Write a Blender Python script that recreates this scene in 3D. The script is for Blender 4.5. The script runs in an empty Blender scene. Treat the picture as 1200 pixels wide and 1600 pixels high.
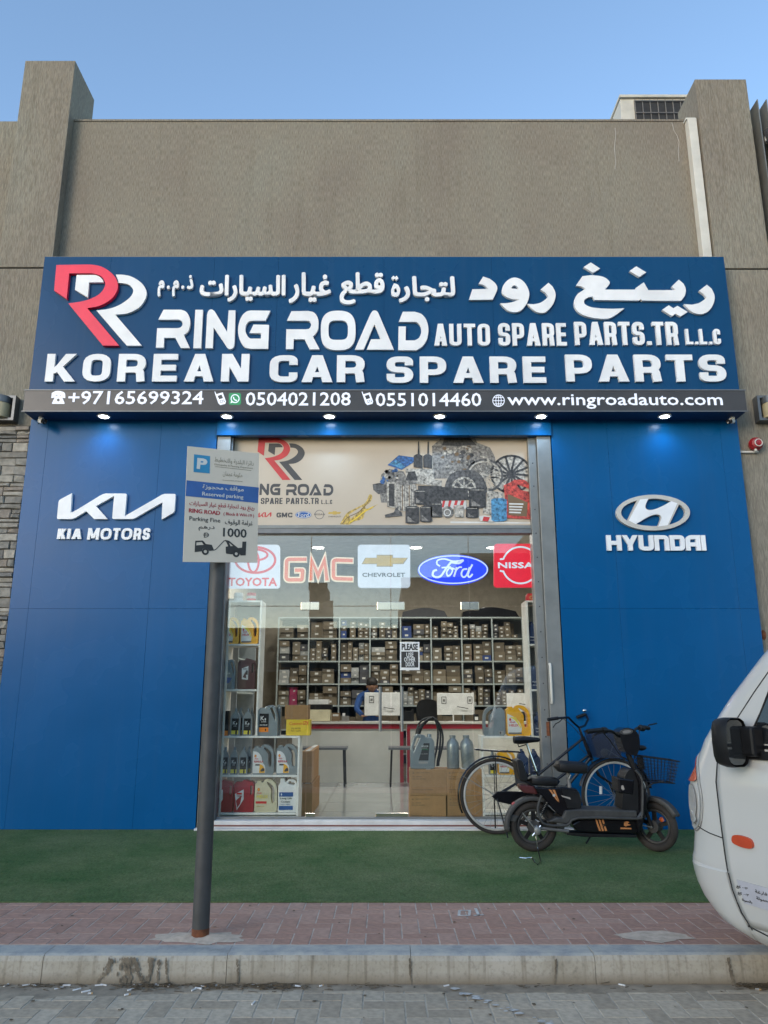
import bpy, math, random
import numpy as np
from mathutils import Vector, Matrix
from mathutils.geometry import delaunay_2d_cdt
random.seed(7)
SC = bpy.context.scene
COL = SC.collection
R = math.radians

# ------------------------------------------------------------------ camera
F_PX = 1202.0; PITCH = R(13.8); CAM = Vector((0.0, -8.26, 1.40))
cd = bpy.data.cameras.new('camera'); cam = bpy.data.objects.new('camera', cd); COL.objects.link(cam)
cam.location = CAM; cam.rotation_euler = (R(90) + PITCH, 0, 0)
cd.sensor_fit = 'VERTICAL'; cd.sensor_height = 32.0; cd.lens = F_PX / 1600 * 32.0
cd.clip_start = 0.05; cd.clip_end = 3000
SC.camera = cam

# ------------------------------------------------------------------ sky, sun, exposure
SUN_EL, SUN_AZ = R(13.0), R(216)
world = bpy.data.worlds.new("World"); SC.world = world; world.use_nodes = True
wn = world.node_tree; bg = wn.nodes['Background']
sky = wn.nodes.new('ShaderNodeTexSky'); sky.sky_type = 'NISHITA'; sky.sun_disc = False
sky.sun_elevation = SUN_EL; sky.sun_rotation = SUN_AZ
sky.air_density = 1.0; sky.dust_density = 0.35; sky.ozone_density = 1.8
wn.links.new(sky.outputs[0], bg.inputs[0]); bg.inputs[1].default_value = 0.15
sl = bpy.data.lights.new('sun', 'SUN'); sl.energy = 0.5; sl.angle = R(26); sl.color = (1.0, 0.86, 0.72)
sun = bpy.data.objects.new('sun', sl); COL.objects.link(sun)
sun_dir = Vector((math.sin(SUN_AZ) * math.cos(SUN_EL), math.cos(SUN_AZ) * math.cos(SUN_EL), math.sin(SUN_EL)))
sun.rotation_euler = (-sun_dir).to_track_quat('-Z', 'Y').to_euler()
SC.view_settings.view_transform = 'Standard'; SC.view_settings.look = 'None'
SC.view_settings.gamma = 1.0; SC.view_settings.use_curve_mapping = False
SC.view_settings.exposure = 1.40
try:
    SC.cycles.transparent_max_bounces = 16
    SC.cycles.max_bounces = 8
    SC.cycles.use_denoising = True
except Exception:
    pass

# ------------------------------------------------------------------ picture plane helpers (a point on a real plane)
CP, SP = math.cos(PITCH), math.sin(PITCH)
def ray(px, py):
    a, b = (px - 600) / F_PX, (800 - py) / F_PX
    return Vector((a, CP - b * SP, SP + b * CP))
def at(px, py, Y):
    r = ray(px, py); t = (Y - CAM.y) / r.y
    return CAM + r * t
def gr(px, py, z):
    r = ray(px, py); t = (z - CAM.z) / r.z
    return CAM + r * t
def X_(px, py, Y): return at(px, py, Y).x
def Z_(py, Y): return at(600, py, Y).z

# ------------------------------------------------------------------ materials
def ramp(nt, fac, stops):
    n = nt.nodes.new('ShaderNodeValToRGB'); nt.links.new(fac, n.inputs[0])
    e = n.color_ramp.elements
    while len(e) < len(stops): e.new(0.5)
    for k, (p, c) in enumerate(stops):
        e[k].position = p; e[k].color = (c[0], c[1], c[2], 1)
    return n.outputs[0]
def noise(nt, scale, sv=(1, 1, 1), detail=4, rough=0.55, kind='Object', loc=(0, 0, 0)):
    tc = nt.nodes.new('ShaderNodeTexCoord'); mp = nt.nodes.new('ShaderNodeMapping')
    mp.inputs['Scale'].default_value = sv; mp.inputs['Location'].default_value = loc
    nt.links.new(tc.outputs[kind], mp.inputs[0])
    n = nt.nodes.new('ShaderNodeTexNoise'); n.inputs['Scale'].default_value = scale
    n.inputs['Detail'].default_value = detail; n.inputs['Roughness'].default_value = rough
    nt.links.new(mp.outputs[0], n.inputs['Vector'])
    return n.outputs['Fac']
def mix(nt, a, b, fac, mode='MIX'):
    n = nt.nodes.new('ShaderNodeMix'); n.data_type = 'RGBA'; n.blend_type = mode
    for sock, v in ((n.inputs[0], fac), (n.inputs[6], a), (n.inputs[7], b)):
        if hasattr(v, 'links'): nt.links.new(v, sock)
        elif isinstance(v, (int, float)): sock.default_value = v
        else: sock.default_value = (v[0], v[1], v[2], 1)
    return n.outputs[2]
def new_mat(name):
    m = bpy.data.materials.new(name); m.use_nodes = True
    return m, m.node_tree, m.node_tree.nodes['Principled BSDF']
def bump(nt, p, h, strength=0.3, dist=0.01, prev=None):
    b = nt.nodes.new('ShaderNodeBump'); b.inputs['Strength'].default_value = strength
    b.inputs['Distance'].default_value = dist; nt.links.new(h, b.inputs['Height'])
    if prev: nt.links.new(prev, b.inputs['Normal'])
    nt.links.new(b.outputs[0], p.inputs['Normal']); return b.outputs[0]
def mat(name, c, rough=0.5, metal=0.0, var=0.12, vs=9.0, bmp=0.0, bs=80, emit=None, es=0.0, spec=0.5, coat=0.0, rnd=0.0):
    """plain surface with slight uneven colour, wear in the gloss and optional fine relief"""
    m, nt, p = new_mat(name)
    f = noise(nt, vs, detail=5)
    lo = [x * (1 - var) for x in c]; hi = [min(1, x * (1 + var)) for x in c]
    col = ramp(nt, f, [(0.3, lo), (0.7, hi)])
    if rnd:
        oi = nt.nodes.new('ShaderNodeObjectInfo')
        hs = nt.nodes.new('ShaderNodeHueSaturation')
        mr = nt.nodes.new('ShaderNodeMapRange'); mr.inputs[3].default_value = 1 - rnd; mr.inputs[4].default_value = 1 + rnd
        nt.links.new(oi.outputs['Random'], mr.inputs[0]); nt.links.new(mr.outputs[0], hs.inputs['Value'])
        nt.links.new(col, hs.inputs['Color']); col = hs.outputs[0]
    nt.links.new(col, p.inputs['Base Color'])
    r = nt.nodes.new('ShaderNodeMapRange'); nt.links.new(noise(nt, vs * 3.1, detail=3), r.inputs[0])
    r.inputs[3].default_value = max(0.02, rough * 0.85); r.inputs[4].default_value = min(1, rough * 1.15)
    nt.links.new(r.outputs[0], p.inputs['Roughness'])
    p.inputs['Metallic'].default_value = metal
    p.inputs['Specular IOR Level'].default_value = spec
    p.inputs['Coat Weight'].default_value = coat
    if bmp: bump(nt, p, noise(nt, bs, detail=4), bmp, 0.004)
    if emit:
        p.inputs['Emission Color'].default_value = (*emit, 1); p.inputs['Emission Strength'].default_value = es
    return m
M = {}
def defmats():
    g = M
    g['rim_alloy'] = mat('rim_alloy', (0.50, 0.49, 0.46), 0.35, 0.3, var=0.15)
    # rendered wall: combed plaster
    m, nt, p = new_mat('combed_plaster')
    a = noise(nt, 1.0, (150, 150, 13), 3, 0.55); b = noise(nt, 0.9, (1, 1, 0.6), 4); c = noise(nt, 22, (1, 1, 1), 4)
    col = mix(nt, ramp(nt, b, [(0.30, (0.235, 0.205, 0.168)), (0.52, (0.262, 0.238, 0.192)), (0.75, (0.272, 0.262, 0.215))]),
              ramp(nt, a, [(0.36, (0.62, 0.61, 0.60)), (0.62, (1.08, 1.08, 1.08))]), 0.85, 'MULTIPLY')
    st = ramp(nt, noise(nt, 1.0, (5, 5, 0.35), 4, 0.7), [(0.55, (1, 1, 1)), (0.72, (0.78, 0.77, 0.75))])
    col = mix(nt, col, st, 0.7, 'MULTIPLY')
    nt.links.new(col, p.inputs['Base Color']); p.inputs['Roughness'].default_value = 0.92
    p.inputs['Specular IOR Level'].default_value = 0.15
    bump(nt, p, c, 0.25, 0.004, bump(nt, p, a, 0.7, 0.012)); g['wall'] = m
    # blue aluminium composite
    for nm, col0 in (('blue', (0.0005, 0.078, 0.225)), ('blue_sign', (0.004, 0.052, 0.140))):
        m, nt, p = new_mat(nm + '_cladding')
        f = noise(nt, 1.3, detail=3); s = noise(nt, 1.0, (14, 14, 0.5), 5, 0.65)
        base = ramp(nt, f, [(0.3, [x * 0.93 for x in col0]), (0.7, [x * 1.07 for x in col0])])
        dust = ramp(nt, s, [(0.5, (0, 0, 0)), (0.85, (0.035, 0.035, 0.035))])
        col = mix(nt, base, (0.22, 0.23, 0.24), dust)
        spk = ramp(nt, noise(nt, 45, detail=2), [(0.76, (0, 0, 0)), (0.8, (0.5, 0.5, 0.5))])
        col = mix(nt, col, [x * 0.5 for x in col0], spk)
        nt.links.new(col, p.inputs['Base Color'])
        r = nt.nodes.new('ShaderNodeMapRange'); nt.links.new(f, r.inputs[0]); r.inputs[3].default_value = 0.22; r.inputs[4].default_value = 0.32
        nt.links.new(r.outputs[0], p.inputs['Roughness'])
        p.inputs['Specular IOR Level'].default_value = 0.18
        bump(nt, p, noise(nt, 1.1, detail=2), 0.12, 0.02)
        g[nm] = m
    g['blue_gap'] = mat('panel_joint', (0.002, 0.03, 0.10), 0.7)
    g['white_acryl'] = mat('white_acrylic', (0.74, 0.75, 0.76), 0.38, vs=3.5, var=0.10)
    g['grey_acryl'] = mat('unlit_acrylic', (0.48, 0.46, 0.42), 0.45, vs=3)
    g['red_acryl'] = mat('red_acrylic', (0.74, 0.012, 0.055), 0.4, vs=4, var=0.08)
    g['lit_white'] = mat('backlit_white', (0.75, 0.77, 0.85), 0.5, emit=(0.75, 0.82, 1.0), es=0.12)
    g['lit_green'] = mat('backlit_green', (0.01, 0.16, 0.06), 0.5, emit=(0.01, 0.2, 0.07), es=0.3)
    g['black_fascia'] = mat('black_fascia', (0.042, 0.036, 0.032), 0.33, var=0.2, vs=3)
    g['frame'] = mat('brushed_aluminium', (0.20, 0.205, 0.195), 0.45, 0.35, var=0.12, vs=6)
    g['frame_dark'] = mat('dark_aluminium', (0.16, 0.165, 0.17), 0.45, 0.4)
    g['steel'] = mat('polished_steel', (0.70, 0.62, 0.50), 0.22, 1.0, var=0.08)
    g['chrome'] = mat('chrome', (0.7, 0.7, 0.7), 0.12, 1.0, var=0.1)
    g['white_shelf'] = mat('white_laminate', (0.80, 0.78, 0.72), 0.6, spec=.2)
    g['shelf_back'] = mat('grey_backboard', (0.30, 0.33, 0.34), 0.6)
    g['rack'] = mat('rack_steel', (0.36, 0.41, 0.40), 0.5, 0.1)
    g['rack_dark'] = mat('rack_back', (0.10, 0.11, 0.11), 0.8)
    g['carton'] = mat('cardboard', (0.36, 0.20, 0.085), 0.8, var=0.12, bmp=0.1, bs=60, rnd=0.12)
    g['carton_grey'] = mat('dusty_cardboard', (0.155, 0.125, 0.085), 0.85, rnd=0.35)
    g['carton_pale'] = mat('pale_cardboard', (0.22, 0.19, 0.14), 0.85, rnd=0.25)
    g['carton_white'] = mat('white_card', (0.34, 0.35, 0.34), 0.8, rnd=0.2)
    g['carton_blue'] = mat('blue_card', (0.03, 0.06, 0.20), 0.7, rnd=0.2)
    g['carton_red'] = mat('red_card', (0.35, 0.03, 0.10), 0.7, rnd=0.2)
    g['carton_dark'] = mat('dark_cardboard', (0.07, 0.07, 0.075), 0.8, rnd=0.3)
    g['paper'] = mat('paper', (0.62, 0.61, 0.57), 0.8, rnd=0.12)
    g['white'] = mat('white_plastic', (0.72, 0.72, 0.70), 0.4)
    g['cream'] = mat('cream_plastic', (0.62, 0.56, 0.38), 0.4)
    g['yellow'] = mat('yellow_plastic', (0.86, 0.42, 0.012), 0.35)
    g['yellow_card'] = mat('yellow_card', (0.75, 0.52, 0.03), 0.6)
    g['yellow2'] = mat('bright_yellow_print', (0.85, 0.68, 0.06), 0.4)
    g['orange'] = mat('orange_print', (0.85, 0.24, 0.01), 0.4)
    g['silver'] = mat('silver_plastic', (0.26, 0.29, 0.30), 0.32, 0.35)
    g['greyblue'] = mat('greyblue_plastic', (0.20, 0.24, 0.26), 0.38, 0.2)
    g['maroon'] = mat('maroon_plastic', (0.075, 0.018, 0.018), 0.35)
    g['red'] = mat('red_plastic', (0.36, 0.012, 0.025), 0.38)
    g['red_bright'] = mat('bright_red', (0.62, 0.015, 0.02), 0.4)
    g['navy'] = mat('navy_plastic', (0.012, 0.035, 0.11), 0.4)
    g['black'] = mat('black_plastic', (0.009, 0.009, 0.010), 0.45, var=0.4, spec=.28)
    g['black_gloss'] = mat('black_gloss', (0.006, 0.006, 0.008), 0.18, var=0.3, spec=.4)
    g['black_matt'] = mat('black_matt', (0.022, 0.022, 0.023), 0.75, var=0.3)
    g['rubber'] = mat('tyre_rubber', (0.026, 0.022, 0.019), 0.85, bmp=0.2, bs=120, var=0.3)
    g['dusty'] = mat('dusty_plastic', (0.036, 0.036, 0.035), 0.6, var=0.35, vs=14)
    g['dark_print'] = mat('dark_print', (0.03, 0.028, 0.026), 0.6)
    g['grey_print'] = mat('grey_print', (0.06, 0.058, 0.058), 0.6)
    g['mid_print'] = mat('mid_grey_print', (0.17, 0.16, 0.15), 0.6)
    g['light_print'] = mat('light_grey_print', (0.38, 0.36, 0.33), 0.6)
    g['banner'] = mat('banner_vinyl', (0.50, 0.415, 0.315), 0.5, var=0.05, vs=2)
    g['banner_red'] = mat('banner_red', (0.50, 0.035, 0.035), 0.5)
    g['gold_print'] = mat('gold_print', (0.50, 0.33, 0.06), 0.45)
    g['blue_print'] = mat('blue_print', (0.02, 0.09, 0.30), 0.45)
    g['light_blue'] = mat('light_blue_print', (0.05, 0.24, 0.42), 0.45)
    g['brown_print'] = mat('brown_print', (0.16, 0.10, 0.05), 0.6)
    g['sign_white'] = mat('sign_sheet', (0.66, 0.57, 0.455), 0.45, var=0.06, vs=5)
    g['sign_red'] = mat('sign_red', (0.38, 0.02, 0.03), 0.5)
    g['sign_blue'] = mat('sign_blue', (0.025, 0.10, 0.32), 0.45)
    g['sign_cyan'] = mat('sign_cyan', (0.02, 0.23, 0.42), 0.45)
    g['gold_thin'] = mat('faded_gold_print', (0.28, 0.23, 0.15), 0.6)
    g['pole'] = mat('grey_pole_paint', (0.055, 0.056, 0.055), 0.55, 0.1, var=0.18, vs=12)
    g['rust'] = mat('rust', (0.16, 0.055, 0.022), 0.9, var=0.4, vs=30, bmp=0.4)
    g['lit_toyota'] = mat('lightbox_white', (0.36, 0.36, 0.38), 0.5, emit=(0.74, 0.83, 1.0), es=0.21)
    g['lit_red'] = mat('lightbox_red', (0.6, 0.01, 0.03), 0.5, emit=(0.75, 0.012, 0.04), es=0.28)
    g['lit_redmark'] = mat('lightbox_red_mark', (0.55, 0.02, 0.03), 0.5, emit=(0.8, 0.03, 0.06), es=0.12)
    g['lit_blue'] = mat('lightbox_blue', (0.01, 0.03, 0.6), 0.4, emit=(0.02, 0.06, 1.0), es=0.35)
    g['lit_line'] = mat('lightbox_line', (0.4, 0.45, 0.5), 0.4, emit=(0.7, 0.85, 1.0), es=0.28)
    g['lit_gmc'] = mat('lightbox_orange', (0.6, 0.12, 0.05), 0.5, emit=(1.0, 0.24, 0.12), es=0.12)
    g['lit_cream'] = mat('lightbox_cream', (0.7, 0.6, 0.45), 0.5, emit=(1.0, 0.8, 0.55), es=0.14)
    g['lamp'] = mat('lamp_glow', (0.9, 0.9, 0.9), 0.5, emit=(0.85, 0.93, 1.0), es=14)
    g['ceil_lamp'] = mat('ceiling_lamp_glow', (0.9, 0.9, 0.9), 0.5, emit=(1.0, 0.95, 0.88), es=6)
    g['lamp_glass'] = mat('frosted_lamp_glass', (0.42, 0.36, 0.22), 0.4)
    g['lamp_metal'] = mat('lamp_bracket_grey', (0.13, 0.135, 0.14), 0.4, 0.5)
    g['red_enamel'] = mat('red_enamel', (0.28, 0.012, 0.018), 0.3, var=0.25)
    g['pipe_white'] = mat('white_pvc', (0.58, 0.56, 0.51), 0.5)
    g['duct'] = mat('painted_duct', (0.56, 0.545, 0.49), 0.6, vs=4)
    g['ac_white'] = mat('ac_casing', (0.50, 0.48, 0.42), 0.55, vs=5)
    g['inwall'] = mat('beige_interior_wall', (0.42, 0.37, 0.29), 0.85)
    g['ceiling'] = mat('interior_ceiling', (0.50, 0.47, 0.42), 0.9)
    g['counter'] = mat('counter_laminate', (0.60, 0.59, 0.53), 0.35, vs=2)
    g['counter_red'] = mat('counter_red_band', (0.32, 0.008, 0.02), 0.35)
    g['tile_in'] = mat('polished_floor_tile', (0.42, 0.43, 0.42), 0.12, vs=3, var=0.08, rnd=0.05)
    g['grout'] = mat('tile_grout', (0.16, 0.15, 0.14), 0.9)
    g['marble'] = mat('white_marble', (0.60, 0.585, 0.56), 0.35, vs=5, var=0.12)
    g['marble_red'] = mat('red_brown_stone', (0.16, 0.055, 0.045), 0.45)
    g['van_paint'] = mat('white_van_paint', (0.50, 0.495, 0.47), 0.30, vs=1.5, var=0.02, coat=0.5)
    g['van_glass'] = mat('tinted_glass', (0.012, 0.014, 0.016), 0.06, coat=0.5)
    g['van_seam'] = mat('door_gap', (0.015, 0.015, 0.015), 0.8)
    g['amber'] = mat('amber_lens', (0.50, 0.085, 0.012), 0.25, coat=0.4)
    g['orange_lens'] = mat('red_amber_lens', (0.48, 0.06, 0.02), 0.25, coat=0.4)
    g['lens'] = mat('headlight_lens', (0.40, 0.41, 0.39), 0.2, 0.0, coat=0.4)
    g['decal_white'] = mat('plastic_sticker', (0.42, 0.42, 0.46), 0.5)
    g['skin'] = mat('skin', (0.30, 0.16, 0.10), 0.55)
    g['hair'] = mat('dark_hair', (0.012, 0.010, 0.009), 0.6)
    g['shirt'] = mat('blue_shirt', (0.02, 0.07, 0.23), 0.85)
    g['butt'] = mat('cigarette_paper', (0.70, 0.69, 0.66), 0.8, rnd=0.15)
    g['filter'] = mat('cigarette_filter', (0.48, 0.30, 0.14), 0.8)
    g['cable'] = mat('cable_black', (0.015, 0.015, 0.016), 0.5)
    g['cable_w'] = mat('cable_white', (0.6, 0.6, 0.58), 0.5)
    g['plant_litter'] = mat('dry_litter', (0.10, 0.075, 0.045), 0.9, var=0.5, vs=40)
    g['basket_clear'] = mat('dark_clear_plastic', (0.03, 0.035, 0.045), 0.25)
    g['facade_far'] = mat('far_facade', (0.10, 0.09, 0.085), 0.85)
    # ground surfaces
    m, nt, p = new_mat('red_paver'); f = noise(nt, 28, detail=6, kind='Object'); w = noise(nt, 1.6, detail=4, kind='Object')
    oi = nt.nodes.new('ShaderNodeObjectInfo')
    c1 = ramp(nt, oi.outputs['Random'], [(0, (0.335, 0.195, 0.145)), (0.5, (0.375, 0.222, 0.168)), (1, (0.41, 0.26, 0.20))])
    col = mix(nt, c1, ramp(nt, f, [(0.35, (0.72, 0.72, 0.72)), (0.65, (1.05, 1.04, 1.02))]), 0.8, 'MULTIPLY')
    nt.links.new(col, p.inputs['Base Color']); p.inputs['Roughness'].default_value = 0.85; bump(nt, p, f, 0.3, 0.004); g['paver_red'] = m
    m, nt, p = new_mat('grey_paver'); f = noise(nt, 30, detail=6)
    oi = nt.nodes.new('ShaderNodeObjectInfo')
    c1 = ramp(nt, oi.outputs['Random'], [(0, (0.34, 0.28, 0.205)), (0.6, (0.46, 0.385, 0.285)), (1, (0.51, 0.435, 0.33))])
    col = mix(nt, c1, ramp(nt, f, [(0.35, (0.68, 0.68, 0.68)), (0.65, (1.05, 1.04, 1.02))]), 0.8, 'MULTIPLY')
    nt.links.new(col, p.inputs['Base Color']); p.inputs['Roughness'].default_value = 0.85; bump(nt, p, f, 0.3, 0.004); g['paver_grey'] = m
    g['joint_sand'] = mat('joint_sand', (0.43, 0.36, 0.30), 0.95, var=0.25, vs=20, bmp=0.3)
    g['dark_sand'] = mat('road_joint_sand', (0.42, 0.37, 0.29), 0.95, var=0.3, vs=14, bmp=0.3)
    m, nt, p = new_mat('kerb_concrete')
    a = noise(nt, 2.2, (1.2, 1, 1), 6, 0.65); b = noise(nt, 1.0, (26, 1, 1.2), 4, 0.6); c = noise(nt, 60, detail=5)
    col = ramp(nt, a, [(0.3, (0.29, 0.255, 0.19)), (0.5, (0.41, 0.37, 0.295)), (0.7, (0.47, 0.43, 0.355))])
    col = mix(nt, col, ramp(nt, b, [(0.52, (1, 1, 1)), (0.70, (0.50, 0.47, 0.42))]), 0.8, 'MULTIPLY')
    col = mix(nt, col, ramp(nt, c, [(0.25, (0.6, 0.6, 0.6)), (0.5, (1, 1, 1))]), 0.7, 'MULTIPLY')
    nt.links.new(col, p.inputs['Base Color']); p.inputs['Roughness'].default_value = 0.9; bump(nt, p, c, 0.35, 0.006); sep = nt.nodes.new('ShaderNodeSeparateXYZ'); tc = nt.nodes.new('ShaderNodeTexCoord'); nt.links.new(tc.outputs['Object'], sep.inputs[0])
    mr = nt.nodes.new('ShaderNodeMapRange'); nt.links.new(sep.outputs['Z'], mr.inputs[0]); mr.inputs[1].default_value = 0.0; mr.inputs[2].default_value = 0.06
    soil = mix(nt, (0.20, 0.16, 0.11), col, mr.outputs[0]); nt.links.new(soil, p.inputs['Base Color']); g['kerb'] = m
    m, nt, p = new_mat('kerb_paint'); a = noise(nt, 9, detail=6, rough=0.7)
    col = ramp(nt, a, [(0.40, (0.40, 0.39, 0.345)), (0.58, (0.29, 0.30, 0.29)), (0.8, (0.18, 0.18, 0.17))])
    nt.links.new(col, p.inputs['Base Color']); p.inputs['Roughness'].default_value = 0.8; bump(nt, p, noise(nt, 70), 0.3, 0.004); g['kerb_paint'] = m
    m, nt, p = new_mat('green_turf'); a = noise(nt, 1.6, detail=7, kind='Object', rough=0.7); b = noise(nt, 85, (1, .5, 1), detail=5, rough=0.7)
    col = ramp(nt, a, [(0.3, (0.050, 0.112, 0.038)), (0.7, (0.150, 0.182, 0.088))])
    col = mix(nt, col, ramp(nt, b, [(0.3, (0.45, 0.45, 0.45)), (0.7, (1.35, 1.35, 1.3))]), 0.9, 'MULTIPLY')
    nt.links.new(col, p.inputs['Base Color']); p.inputs['Roughness'].default_value = 0.9
    p.inputs['Specular IOR Level'].default_value = 0.1; bump(nt, p, b, 0.6, 0.01); g['turf'] = m
    m, nt, p = new_mat('asphalt_and_sand'); a = noise(nt, 0.5, detail=6); b = noise(nt, 90, detail=4)
    col = mix(nt, ramp(nt, a, [(0.3, (0.13, 0.125, 0.115)), (0.7, (0.20, 0.185, 0.16))]), ramp(nt, b, [(0.3, (0.7, 0.7, 0.7)), (0.7, (1.1, 1.1, 1.1))]), 0.7, 'MULTIPLY')
    nt.links.new(col, p.inputs['Base Color']); p.inputs['Roughness'].default_value = 0.9; bump(nt, p, b, 0.3, 0.004); g['road'] = m
    for k, c in enumerate(((0.20, 0.185, 0.16), (0.27, 0.25, 0.215), (0.34, 0.31, 0.26), (0.235, 0.20, 0.165), (0.145, 0.14, 0.13))):
        g['stone%d' % k] = mat('split_stone_%d' % k, c, 0.9, var=0.28, vs=16, bmp=0.8, bs=30)
    g['mortar'] = mat('dark_mortar', (0.05, 0.045, 0.04), 0.95)
    # window glass: clear pane, mirror by Fresnel
    m, nt, p = new_mat('window_glass'); nt.nodes.remove(p); out = nt.nodes['Material Output']
    tr = nt.nodes.new('ShaderNodeBsdfTransparent'); tr.inputs[0].default_value = (0.94, 0.96, 0.95, 1)
    gl = nt.nodes.new('ShaderNodeBsdfGlossy'); gl.inputs['Roughness'].default_value = 0.0
    ge = nt.nodes.new('ShaderNodeNewGeometry'); dt = nt.nodes.new('ShaderNodeVectorMath'); dt.operation = 'DOT_PRODUCT'
    nt.links.new(ge.outputs['Normal'], dt.inputs[0]); nt.links.new(ge.outputs['Incoming'], dt.inputs[1])
    def mth(op, a, b=None):
        n = nt.nodes.new('ShaderNodeMath'); n.operation = op
        for i, v in enumerate((a, b)):
            if v is None: continue
            if hasattr(v, 'links'): nt.links.new(v, n.inputs[i])
            else: n.inputs[i].default_value = v
        return n.outputs[0]
    f5 = mth('POWER', mth('SUBTRACT', 1.0, mth('ABSOLUTE', dt.outputs['Value'])), 5.0)
    fr = mth('ADD', mth('MULTIPLY', f5, 0.92), 0.075)
    ms = nt.nodes.new('ShaderNodeMixShader'); nt.links.new(fr, ms.inputs[0])
    nt.links.new(tr.outputs[0], ms.inputs[1]); nt.links.new(gl.outputs[0], ms.inputs[2]); nt.links.new(ms.outputs[0], out.inputs[0])
    g['glass'] = m
    m2, nt, p = new_mat('smoked_plastic'); out = nt.nodes['Material Output']
    tr = nt.nodes.new('ShaderNodeBsdfTransparent'); tr.inputs[0].default_value = (0.62, 0.66, 0.72, 1)
    p.inputs['Base Color'].default_value = (0.08, 0.09, 0.11, 1); p.inputs['Roughness'].default_value = 0.2
    ms = nt.nodes.new('ShaderNodeMixShader'); ms.inputs[0].default_value = 0.22
    nt.links.new(tr.outputs[0], ms.inputs[1]); nt.links.new(p.outputs[0], ms.inputs[2]); nt.links.new(ms.outputs[0], out.inputs[0])
    g['smoked'] = m2
defmats()

# ------------------------------------------------------------------ objects
WLOC = {}
def tag(o, label=None, cat=None, group=None, kind=None):
    if label: o['label'] = label
    if cat: o['category'] = cat
    if group: o['group'] = group
    if kind: o['kind'] = kind
    return o
def empty(name, loc=(0, 0, 0), label=None, cat=None, group=None, kind=None, parent=None, rz=0.0):
    o = bpy.data.objects.new(name, None); COL.objects.link(o); o.empty_display_size = 0.1
    o.location = loc; o.rotation_euler = (0, 0, rz)
    WLOC[o.name] = Vector(loc)
    if parent:
        o.parent = parent; o.location = Vector(loc) - WLOC[parent.name]
    return tag(o, label, cat, group, kind)
KIDS = {}
def link(name, me, parent=None, loc=None):
    o = bpy.data.objects.new(name, me); COL.objects.link(o)
    if parent is not None:
        o.parent = parent; KIDS.setdefault(parent.name, []).append(o)
    if loc is not None: o.location = loc
    return o
def copy_tree(o, loc=None, label=None, parent=None, rz=None, scale=None):
    c = o.copy(); COL.objects.link(c); c.parent = parent
    if parent is None:
        if loc is not None: c.location = loc
        if rz is not None: c.rotation_euler = (0, 0, rz)
        if scale is not None: c.scale = scale
        if label: c['label'] = label
    for ch in KIDS.get(o.name, []):
        d = copy_tree(ch, parent=c); KIDS.setdefault(c.name, []).append(d)
    return c

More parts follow.
